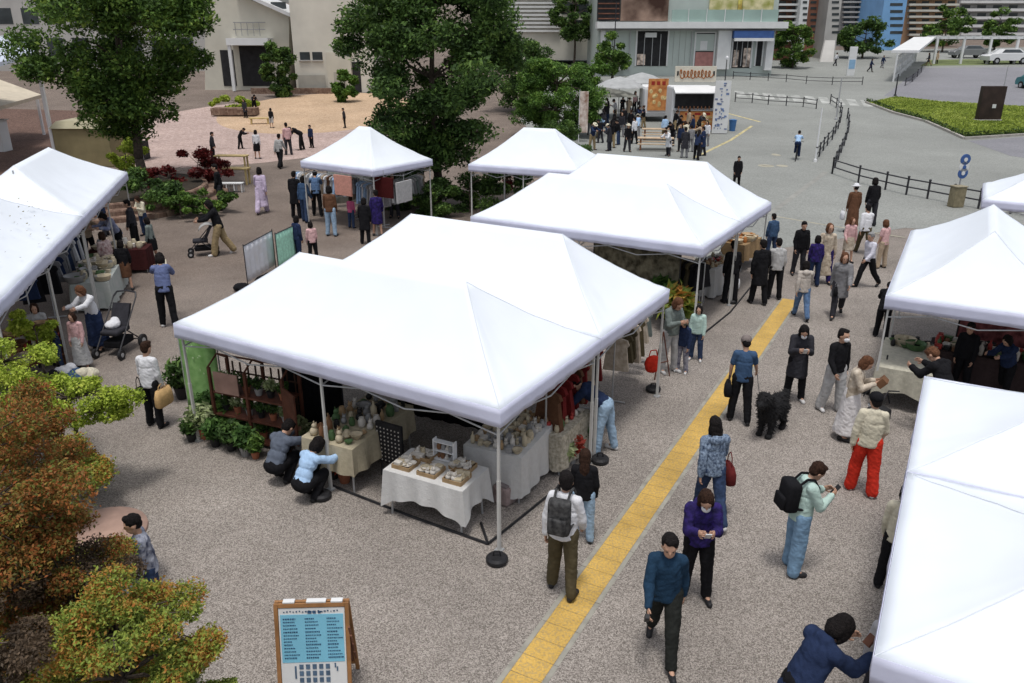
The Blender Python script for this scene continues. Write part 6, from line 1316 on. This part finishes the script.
spots = [(205, 438, 1.4, LM_var, terr, 'pale variegated plant in a pot at the left end of the plant display'), (216, 446, 1.1, LM_pl, bpot, 'green plant in a black pot beside the pale variegated one'), (192, 441, 1.0, LM_dark, bpot, 'dark spiky plant in a black pot at the outer corner of the plant display'),
         (232, 450, 1.15, LM_dark, bpot, 'dark bushy potted plant in front of the green banner'), (246, 455, 1.1, LM_pl, gpot, 'green plant in a grey pot in front of the red brown shelf'), (256, 458, .9, LM_mid, terr, 'low green plant in a terracotta pot by the slate jacket'), (226, 434, 1.3, LM_mid, bpot, 'tall green plant right below the green banner'),
         (212, 428, 1.5, LM_pl, bpot, 'tall leafy plant against the green banner'), (240, 440, 1.0, LM_dark, gpot, 'dark plant in a grey pot by the left end of the shelf'), (345, 482, 1.2, LM_fl, terr, 'red flowering plant in a terracotta pot by the cream clothed table'), (334, 478, 1.0, LM_dark, bpot, 'dark green potted plant beside the middle tent leg'), (326, 470, 1.1, LM_pl, bpot, 'feathery green plant rising beside the cream cloth'), (300, 448, 1.2, LM_var, gpot, 'white flowering potted plant between the shelf and the cream cloth'),
         (183, 398, 1.7, LM_dark, bpot, 'dark spiky plant in a tall stand left of the green banner')]
for i, (x, y, s_, lm, pm, lab) in enumerate(spots): potted(g(x, y), i, s_, lm, pm, lab, 240 + i, .17, .22, 420)
# green banner
a = g(192, 424); c = g(226, 428); t = thing('green_banner', (a + c) / 2, math.atan2((c - a).y, (c - a).x), 'bright green printed banner hanging at the left end of the foremost tent', 'banner')
b = MB(); n = 12; V = []
for k in range(9):
    for i in range(n + 1): V.append((-.36 + .72 * i / n, .02 * math.sin(i * .9 + k * .3), .35 + 1.45 * k / 8))
b.add(V, [(k * (n + 1) + i, k * (n + 1) + i + 1, (k + 1) * (n + 1) + i + 1, (k + 1) * (n + 1) + i) for k in range(8) for i in range(n)])
o = b.build('cloth', mat('bright_green_print', (.15, .33, .09), .8, .15, 5, col2=(.26, .45, .17)), t, smooth=True, fix=False); md = o.modifiers.new('t', 'SOLIDIFY'); md.thickness = .008
b = MB(); rr = random.Random(8)
for k in range(16): b.ell((rr.uniform(-.28, .28), -.03, rr.uniform(.5, 1.7)), (rr.uniform(.01, .03), .004, rr.uniform(.01, .03)), None, 8, 5)
b.build('print', mat('pale_green_print', (.38, .55, .28), .8, .1, 5), o); b = MB(); b.tube((-.37, .03, 0), (-.37, .03, 1.85), .014); b.tube((.37, .03, 0), (.37, .03, 1.85), .014); b.tube((-.37, .03, 1.82), (.37, .03, 1.82), .014); b.build('stand', GREYM, t)
# ---- ground straps of the middle tents
def strap(pts, label):
    t = thing('ground_strap', g(*pts[0]), 0, label, 'strap'); b = MB(); b.path([g(*q) - g(*pts[0]) + Vector((0, 0, .022)) for q in pts], .02, 6); b.build('strap', BLACK, t)
strap([(333, 487), (410, 517), (488, 545)], 'black strap on the ground along the front of the foremost tent'); strap([(488, 545), (540, 503), (597, 458)], 'black strap on the ground along the right side of the foremost tent')
strap([(488, 545), (481, 524)], 'short black strap end at the front tent leg'); strap([(694, 342), (730, 313), (768, 266)], 'black strap on the ground along the right side of the double tent')
# ---- side goods of the second middle tent
def rail_rack(x0, y0, x1, y1, n, ms, label, h=1.45, seed=1, L=.75):
    a = g(x0, y0); c = g(x1, y1); ang = math.atan2((c - a).y, (c - a).x); w = (c - a).length; t = thing('clothes_rack', (a + c) / 2, ang, label, 'clothes rack'); rr = random.Random(seed)
    b = MB(); b.tube((-w / 2, 0, h), (w / 2, 0, h), .014); [b.tube((sx * w / 2, 0, 0), (sx * w / 2, 0, h), .016) for sx in (-1, 1)]; [b.tube((sx * w / 2, -.25, .03), (sx * w / 2, .25, .03), .016) for sx in (-1, 1)]; b.build('rail', GREYM, t)
    for i in range(n):
        x = -w / 2 + w * (i + .5) / n; m_ = rr.choice(ms); ll = L * rr.uniform(.75, 1.15); tw = rr.uniform(-.3, .3); V = []; 
        for k, (z, hw_, th) in enumerate(((0, .05, .02), (-.05, .20, .035), (-.14, .24, .04), (-.18, .19, .045), (-ll, .22 + rr.uniform(0, .05), .06))):
            for (sx, sy) in ((-1, -1), (1, -1), (1, 1), (-1, 1)): V.append(Matrix.Rotation(tw, 3, 'Z') @ Vector((sx * th, sy * hw_, h - .03 + z)) + Vector((x, 0, 0)))
        b = MB(); b.add(V, [(k * 4 + i_, k * 4 + (i_ + 1) % 4, (k + 1) * 4 + (i_ + 1) % 4, (k + 1) * 4 + i_) for k in range(4) for i_ in range(4)] + [(3, 2, 1, 0), (16, 17, 18, 19)]); b.build('garment', m_, t)
    return t
rail_rack(545, 470, 590, 410, 9, [black, brown, char, C('dark_red_cloth', (.16, .02, .02)), beige], 'clothes rack inside the right side of the second middle tent', 1.4, 3)
rail_rack(612, 402, 640, 362, 7, [olive, camel, dgrn, brown], 'rack of olive and camel clothes under the right end of the second middle tent', 1.3, 4)
P = at(560, 420, .7); P.z = 0; Mx = table(P, 60, 1.1, .6, .7, 'small table of speckled goods beside the bending person', C('speckled_cloth', (.3, .28, .22), col2=(.5, .46, .38), scale=20), 'speckled cloth over the small table beside the bending person', drop=.6, swag=False)
fill(Mx, -.5, .5, -.25, .25, .712, 6, 3, [doll, jar, bowl], [rc, cc, gr, wc], 'small speckled table', 'goods on the speckled table', 150)
for k, (x, y, lm, lab) in enumerate(((571, 462, LM_fl, 'pinkish red flowering plant beside the side leg of the foremost tent'), (579, 450, LM_pl, 'green plant behind the pinkish red flowers'), (563, 468, LM_var, 'pale flowering plant nearest the long white side table'))): potted(g(x, y), k, 1.2, lm, gpot, lab, 280 + k, .16, .2, 300)
# red bag on its post
P = g(653, 391); t = thing('red_bag', P + Vector((-.05, -.03, .42)), R(20), 'bright red cloth bag hung at the leg above the black weight', 'bag'); b = MB(); b.ell((0, 0, .18), (.17, .09, .17)); b.ell((0, 0, .1), (.15, .1, .1)); me = remesh(b, .015, 'pouch', .01, 5, 2); me.materials.append(red); o = bpy.data.objects.new('pouch', me); sc.collection.objects.link(o); o.parent = t; b = MB(); b.path([(-.1, 0, .3), (-.06, 0, .46), (.06, 0, .46), (.1, 0, .3)], .01); b.build('handle', red, t)
t = thing('signboard_easel', g(662, 378), R(30), 'small dark wooden easel stand beside the red bag', 'easel'); b = MB(); b.tube((-.2, 0, 0), (0, .05, 1.0), .014); b.tube((.2, 0, 0), (0, .05, 1.0), .014); b.tube((0, .3, 0), (0, .05, 1.0), .014); b.tube((-.14, 0, .35), (.14, 0, .35), .012); b.build('frame', M_redwood, t)
# ---- double tent: dim interior rows of clothes, end table, ornament shelf
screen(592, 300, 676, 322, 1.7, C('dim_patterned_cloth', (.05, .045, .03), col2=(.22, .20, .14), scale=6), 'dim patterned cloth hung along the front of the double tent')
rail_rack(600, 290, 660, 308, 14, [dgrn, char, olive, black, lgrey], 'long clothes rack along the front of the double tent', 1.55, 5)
rail_rack(664, 312, 700, 322, 8, [brown, C('dark_red_cloth', (.16, .02, .02)), black, olive], 'dark red and black clothes rack at the front corner of the double tent', 1.5, 6)
for k, (x, y) in enumerate(((664, 318), (676, 330))): potted(g(x, y), k, 2.0, LM_olive if k else LM_pl, bpot, ('tall olive leaved potted plant in front of the dark red clothes rack', 'broad leaved potted plant by the front corner of the double tent')[k], 290 + k, .2, .28, 300, size=.09)
P = at(714, 262, .8); P.z = 0; Md = table(P, 52, 1.5, .75, .8, 'folding table under white cloth at the right end of the double tent', M_cloth, 'white cloth reaching the ground on the end table of the double tent', drop=.76, swag=False)
fill(Md, -.7, .7, -.32, .32, .812, 8, 4, [jar, box_, doll, bowl], [bc, wc, rc, cc, kc, tc_], 'white end table', 'goods on the end table', 160, .1, .9, 1.6)
P = at(742, 240, .8); P.z = 0; Md = table(P, 52, 1.3, .7, .8, 'folding table with orange goods behind the end table of the double tent', C('tan_cloth', (.32, .22, .12)), 'tan cloth on the table of orange goods in the double tent', drop=.5, swag=False)
fill(Md, -.6, .6, -.3, .3, .812, 6, 4, [box_, jar, bask], [('orange', mat('orange_glaze', (.5, .2, .06), .6, .2, 6)), cc, tc_], 'tan clothed table', 'orange goods on the tan clothed table', 165, .1, .9, 1.4)
P = at(690, 272, .8); P.z = 0; Me = table(P, -38, .9, .4, .8, 'narrow grey table across the front corner leg of the double tent', C('grey_table_cloth', (.3, .3, .29)), 'grey cloth on the narrow table at the front corner leg', drop=.25, swag=False)
fill(Me, -.4, .4, -.15, .15, .812, 5, 2, [jar, doll], [wc, gc, kc], 'narrow grey table', 'goods on the narrow grey table', 167, 0, 1, 1.6)
# ---- clothes stall (square tent)
rail_rack(300, 208, 360, 216, 20, [beige, lgrey, pblue, brown, white, grey], 'clothes rack along the front of the clothes stall', 1.5, 7)
rail_rack(385, 228, 422, 210, 16, [lgrey, grey, lgrey, dgrn, beige, black, char], 'clothes rack along the right side of the clothes stall', 1.5, 8)
screen(330, 208, 425, 200, 1.9, C('pale_print_cloth', (.3, .34, .32), col2=(.6, .6, .56), scale=4), 'pale print cloths hanging at the back of the clothes stall')
for i, (x, y, m_, lab) in enumerate(((343, 184, C('salmon_cloth', (.6, .3, .24)), 'salmon cloth sign hung under the clothes stall roof'), (384, 186, C('maroon_cloth', (.07, .012, .012)), 'maroon garment hung under the clothes stall roof'), (404, 190, lgrey, 'pale garment hung beside the maroon one under the clothes stall roof'))):
    q = at(x, y, 1.7); t = thing('hanging_garment', (q.x, q.y, 1.3), R(-34 if i < 2 else 60), lab, 'garment'); b = MB(); b.add([(-.4, -.03, 0), (.4, -.03, 0), (.42, -.03, .7), (-.42, -.03, .7), (-.4, .03, 0), (.4, .03, 0), (.42, .03, .7), (-.42, .03, .7)], [(0, 1, 2, 3), (4, 5, 6, 7), (0, 1, 5, 4), (1, 2, 6, 5), (2, 3, 7, 6), (3, 0, 4, 7)]); b.build('cloth', m_, t); b = MB(); b.tube((0, 0, .7), (0, 0, .95), .008); b.build('hook', GREYM, t)
rail_rack(362, 219, 384, 226, 8, [lgrey, mint, grey, pblue, white], 'short rack of pale clothes at the front corner of the clothes stall', 1.5, 11)
# covered racks in front
for (x0, y0, x1, y1, m_, lab, sd_) in ((248, 286, 276, 268, C('grey_white_print', (.80, .80, .82), col2=(.66, .68, .74), scale=4), 'pale printed cloth draped over a rack behind the foremost tent', 1), (279, 272, 297, 262, C('mint_green_cloth', (.42, .76, .60)), 'mint green cloth draped over a rack behind the foremost tent', 2)):
    screen(x0, y0, x1, y1, 1.15, m_, lab, 'draped_rack', 'rack', .1, .02)
t = thing('black_bag', g(266, 290), R(20), 'black bag on the ground under the pale printed cloth', 'bag'); b = MB(); b.ell((0, 0, .2), (.3, .2, .22)); b.ell((.1, 0, .35), (.14, .12, .12)); me = remesh(b, .02, 'pouch', .02, 5, 2); me.materials.append(black); o = bpy.data.objects.new('pouch', me); sc.collection.objects.link(o); o.parent = t
t = thing('black_bag', g(243, 291), R(-10), 'flat black bag on the ground left of the printed cloth', 'bag'); b = MB(); b.ell((0, 0, .1), (.26, .18, .11)); me = remesh(b, .02, 'pouch', .02, 5, 2); me.materials.append(black); o = bpy.data.objects.new('pouch', me); sc.collection.objects.link(o); o.parent = t
# ---- yellow benches, near the sand court
for (x, y, lab) in ((233, 184, 'yellow pine bench table nearest the red shrub'), (233, 170, 'yellow pine bench table behind the nearer one')):
    t = thing('pine_table', g(x, y), R(-3), lab, 'table', 'yellow pine tables'); MB().bbox((0, 0, .74), (1.7, .55, .06), .01).build('tabletop', M_ywood, t)
    for sx in (-.75, .75):
        for sy in (-.2, .2): MB().bbox((sx, sy, .355), (.08, .08, .71), .008).build('leg', M_ywood, t)
t = thing('white_stool_row', g(232, 192), 0, 'low white crate with legs in front of the pine tables', 'crate'); b = MB(); b.box((0, 0, .4), (1.1, .35, .04)); [b.box((x_, y_, .19), (.04, .04, .38)) for x_ in (-.5, -.17, .17, .5) for y_ in (-.14, .14)]; b.build('frame', M_whitew, t)
t = thing('pale_bench', g(260, 124), R(10), 'small pale yellow bench on the sand court', 'bench'); MB().bbox((0, 0, .42), (1.5, .5, .08), .02).build('seat', M_ywood, t); [MB().bbox((x_, 0, .19), (.1, .4, .38), .01).build('leg', M_ywood, t) for x_ in (-.6, .6)]
# tables before food trucks
for (x, y, lab) in ((655, 150, 'long wooden picnic table before the food trucks'), (658, 140, 'wooden picnic table behind the long one')):
    t = thing('picnic_table', g(x, y), R(-8), lab, 'table', 'picnic tables'); MB().bbox((0, 0, .72), (2.2, .7, .06), .01).build('tabletop', mat('pale_oak', (.5, .38, .26), .7, .2, 4), t); [MB().bbox((x_, 0, .345), (.1, .6, .69), .01).build('leg', M_wood, t) for x_ in (-.9, .9)]
    [MB().bbox((0, y_, .42), (2.2, .25, .05), .01).build('bench_seat', mat('pale_oak', (.5, .38, .26)), t) for y_ in (-.65, .65)]
# ---- left row goods
P = at(98, 270, .75); P.z = 0; dLa = math.degrees(math.atan2(-dL.y, -dL.x))
Ml = table(P, dLa, 2.6, .9, .75, 'folding table under white cloth along the left row of tents', C('white_mottled_cloth', (.55, .57, .55), col2=(.32, .36, .34), scale=5), 'mottled white cloth on the long table of the left row', drop=.68, swag=False)
fill(Ml, -1.25, 1.25, -.4, .4, .762, 10, 5, [jar, bowl, bask, box_], [gr, wc, cc, gc, gr], 'long left row table', 'goods on the long table of the left row', 170, .1, 1.1, 1.9)
rail_rack(56, 318, 84, 268, 12, [navy, ddenim, white, black, pblue, grey], 'rack of navy, white and denim clothes at the near end of the left row', 1.35, 9)
rail_rack(35, 330, 52, 290, 7, [char, black, navy], 'dark clothes rack just inside the left row', 1.3, 10)
P = at(120, 248, .7); P.z = 0; Mn = table(P, 10, 1.6, .7, .7, 'dark table with white goods beside the round planter', C('dark_maroon_cloth', (.05, .015, .015)), 'dark maroon cloth on the table beside the round planter', drop=.6, swag=False)
fill(Mn, -.7, .7, -.28, .28, .712, 6, 3, [bowl, box_, jar], [wc, gc, cc], 'dark planter side table', 'goods on the dark table', 175, .1, 1.2, 2)
q = g(38, 372); t = thing('wicker_shelf', q, R(65), 'brown shelf of baskets and small goods beside the left tent leg', 'shelf')
for z in (.25, .6, .95): MB().bbox((0, 0, z), (1.1, .4, .03), .004).build('shelf_board', M_wood, t)
for sx in (-.55, .55): MB().bbox((sx, 0, .5), (.04, .4, 1.0), .004).build('side_panel', M_wood, t)
Mk = Matrix.Translation(q) @ Matrix.Rotation(R(65), 4, 'Z')
for k, z in enumerate((.27, .62, .97)): fill(Mk, -.5, .5, -.15, .15, z, 5, 2, [bask, jar, bowl], [bc, tc_, wc, rc, cc], '%s board of basket shelf' % ('lowest', 'middle', 'top')[k], 'goods on the basket shelf', 180 + k, .1, .7, 1.2)
rnd = random.Random(31)
for k in range(5):
    x, y = ((66, 378), (75, 384), (58, 386), (34, 386), (88, 380))[k]; t = thing('cloth_bundle', g(x, y), k, ('white cloth bundle on the ground left of the pink top', 'blue grey cloth bundle below the pink top', 'dark cloth bundle beside the navy child', 'brown cloth bundle at the foot of the basket shelf', 'cream cloth bundle near the pram wheels')[k], 'cloth'); b = MB(); b.ell((0, 0, .12), (.22, .18, .13)); b.ell((.1, .05, .2), (.12, .1, .1)); me = remesh(b, .02, 'cloth', .02, k, 2); me.materials.append((white, steel, black, brown, cream)[k]); o = bpy.data.objects.new('cloth', me); sc.collection.objects.link(o); o.parent = t
# ---- right tent goods
P = at(908, 356, .8); P.z = 0; Mr = table(P, 61, 1.75, .95, .8, 'folding table under cream cloth in the right tent', C('pale_cream_cloth', (.47, .45, .37)), 'pale cream cloth on the table in the right tent', drop=.7, swag=True)
fill(Mr, .35, .82, -.4, .4, .812, 3, 4, [bask, jar, bowl], [kc, cc, gr, kc], 'cream table in right tent', 'goods on the cream table in the right tent', 190, .1, 1, 1.6)
P = at(985, 352, .75); P.z = 0; Mr = table(P, -29, 1.9, .8, .75, 'folding table of dark goods behind the lower right tent', C('black_table_cloth', (.05, .035, .035)), 'black cloth on the table in the right tent', drop=.6, swag=False)
fill(Mr, -.9, .9, -.35, .35, .762, 12, 5, [bowl, jar, box_, pouch, bottle], [rc, kc, bc, wc, wc, gr, cc], 'black table in right tent', 'dark goods in the right tent', 192, .1, 1.1, 1.7)
screen(950, 365, 1040, 385, 1.6, C('dark_pink_print', (.05, .012, .014), col2=(.35, .12, .12), scale=5), 'dark pink print cloth hanging at the back of the right tent')
p('r1', 958, 392, 322, 220, 'stand', 'jacket', black, 'trousers', black, 'hair_short', HAIRB, 'seller in black behind the dark goods of the right tent')
p('r2', 1000, 400, 335, 200, 'reach', 'jacket', navy, 'trousers', black, 'hair_bob', HAIRB, 'person in navy at the dark goods near the right edge')
t = thing('tripod', g(880, 398), R(10), 'folded black tripod legs on the ground under the right tent', 'tripod'); b = MB(); b.tube((0, 0, .5), (-.3, .1, .02), .012); b.tube((0, 0, .5), (.35, .1, .02), .012); b.tube((0, 0, .5), (0, -.3, .02), .012); b.tube((0, 0, .45), (0, 0, .9), .015); b.build('legs', DARKM, t)
t = thing('black_crate', g(876, 428), R(20), 'small black trolley bag beside the red trousers', 'bag'); MB().bbox((0, 0, .22), (.34, .26, .36), .04).build('box', BLACK, t); b = MB(); b.path([(.1, .1, .4), (.3, .15, .62), (.5, .1, .6)], .012); b.build('handle', DARKM, t)
# ---- notice board, bottom left
bx = 0.42; tl = at(274, 604, 1.15); tr_ = at(349, 602, 1.15); bw = (tr_ - tl).length; cx_ = (tl + tr_) / 2; tilt = R(-14)
t = thing('a_frame_board', (cx_.x, cx_.y - .12, 0), math.atan2((tr_ - tl).y, (tr_ - tl).x), 'wooden A frame notice board with a pale blue printed sheet', 'notice board'); Hb = 1.15
for sgn, nm in ((-1, 'front_panel'), (1, 'back_panel')):
    Mq = Matrix.Translation((0, .12 if sgn < 0 else .16, Hb)) @ Matrix.Rotation(-sgn * tilt if False else (R(12) if sgn > 0 else R(-12)), 4, 'X')
    b = MB(); w2 = bw / 2
    for c_, s_ in (((-w2 + .02, 0, -Hb / 2), (.04, .03, Hb)), ((w2 - .02, 0, -Hb / 2), (.04, .03, Hb)), ((0, 0, -.02), (bw - .085, .028, .04)), ((0, 0, -Hb + .12), (bw - .085, .028, .04))): b.box((0, 0, 0), s_, 0, Mq @ Matrix.Translation(c_))
    fr = b.build('frame', mat('orange_brown_wood', (.30, .15, .06), .6, .25, 6), t)
    b = MB(); b.box((0, 0, 0), (bw - .09, .012, Hb - .18), 0, Mq @ Matrix.Translation((0, 0, -Hb / 2 + .04))); pn = b.build(nm, M_whitew if sgn < 0 else M_bk, t)
    if sgn < 0:
        Z = -.008; F = lambda x, z, ww, hh, dy=0: b.box((0, 0, 0), (ww, .004, hh), 0, Mq @ Matrix.Translation((x, Z - dy, z)))
        b = MB(); F(0, -.385, bw - .12, .53); b.build('printed_sheet', mat('pale_blue_print', (.20, .50, .66), .6, .04, 4), pn)
        rr = random.Random(5); b = MB()
        for cxx in (-.24, -.02, .20):
            for k in range(13):
                ww = rr.uniform(.08, .15); x_ = cxx * bw / .75 - .05; zz = -.165 - k * .036; q_ = x_
                while q_ < x_ + ww: l_ = rr.uniform(.008, .02); F(q_ + l_ / 2, zz + .002 * math.sin(k), l_, .009 if k % 4 else .013, .005); q_ += l_ + .006
        for k in range(18): F(-.28 + k * .032, -.09 + .004 * (k % 3), rr.uniform(.008, .022), .012, .003)
        F(-.02, -.095, .04, .03, .003); F(.03, -.095, .03, .03, .003); F(.08, -.095, .03, .022, .003)
        b.build('small_print', mat('dark_blue_ink', (.03, .08, .16), .7, .2, 9), pn); b = MB()
        for i in range(5):
            for j in range(4): F(-.13 + i * .068, -.70 - j * .075, .042, .052, .003)
        F(-.19, -.76, .018, .14, .003); F(.22, -.69, .015, .05, .003); F(.24, -.73, .015, .05, .003); b.build('picture_grid', mat('grey_blue_ink', (.08, .13, .2), .7, .3, 14), pn)
b = MB()
for k in range(4): b.tube((bw / 2 + .01, -.02 + .06 * k, .95 - .16 * k), (bw / 2 + .015, .0 + .06 * k, .85 - .16 * k), .012)
b.build('chain', M_bk, t); MB().bbox((-.23, .14, Hb + .012), (.12, .06, .02), .004).build('hinge', M_whitew, t); MB().bbox((.26, .14, Hb + .012), (.12, .06, .02), .004).build('hinge', M_whitew, t); MB().bbox((.05, .14, Hb + .012), (.2, .06, .02), .004).build('hinge', M_whitew, t)
# round tan seat behind the autumn shrubs
P = at(100, 532, .9); t = thing('round_table', (P.x, P.y, 0), 0, 'tan round topped table behind the autumn shrubs beside the print top', 'table'); b = MB(); b.lathe([(.50, .86), (.55, .88), (.54, .92), (.2, .95)], n=28); b.build('top', mat('pinkish_tan_top', (.36, .24, .19), .8, .15, 6), t, smooth=True); b = MB(); b.lathe([(.3, 0), (.28, .05), (.06, .1), (.06, .86)], n=16); b.build('base', GREYM, t)
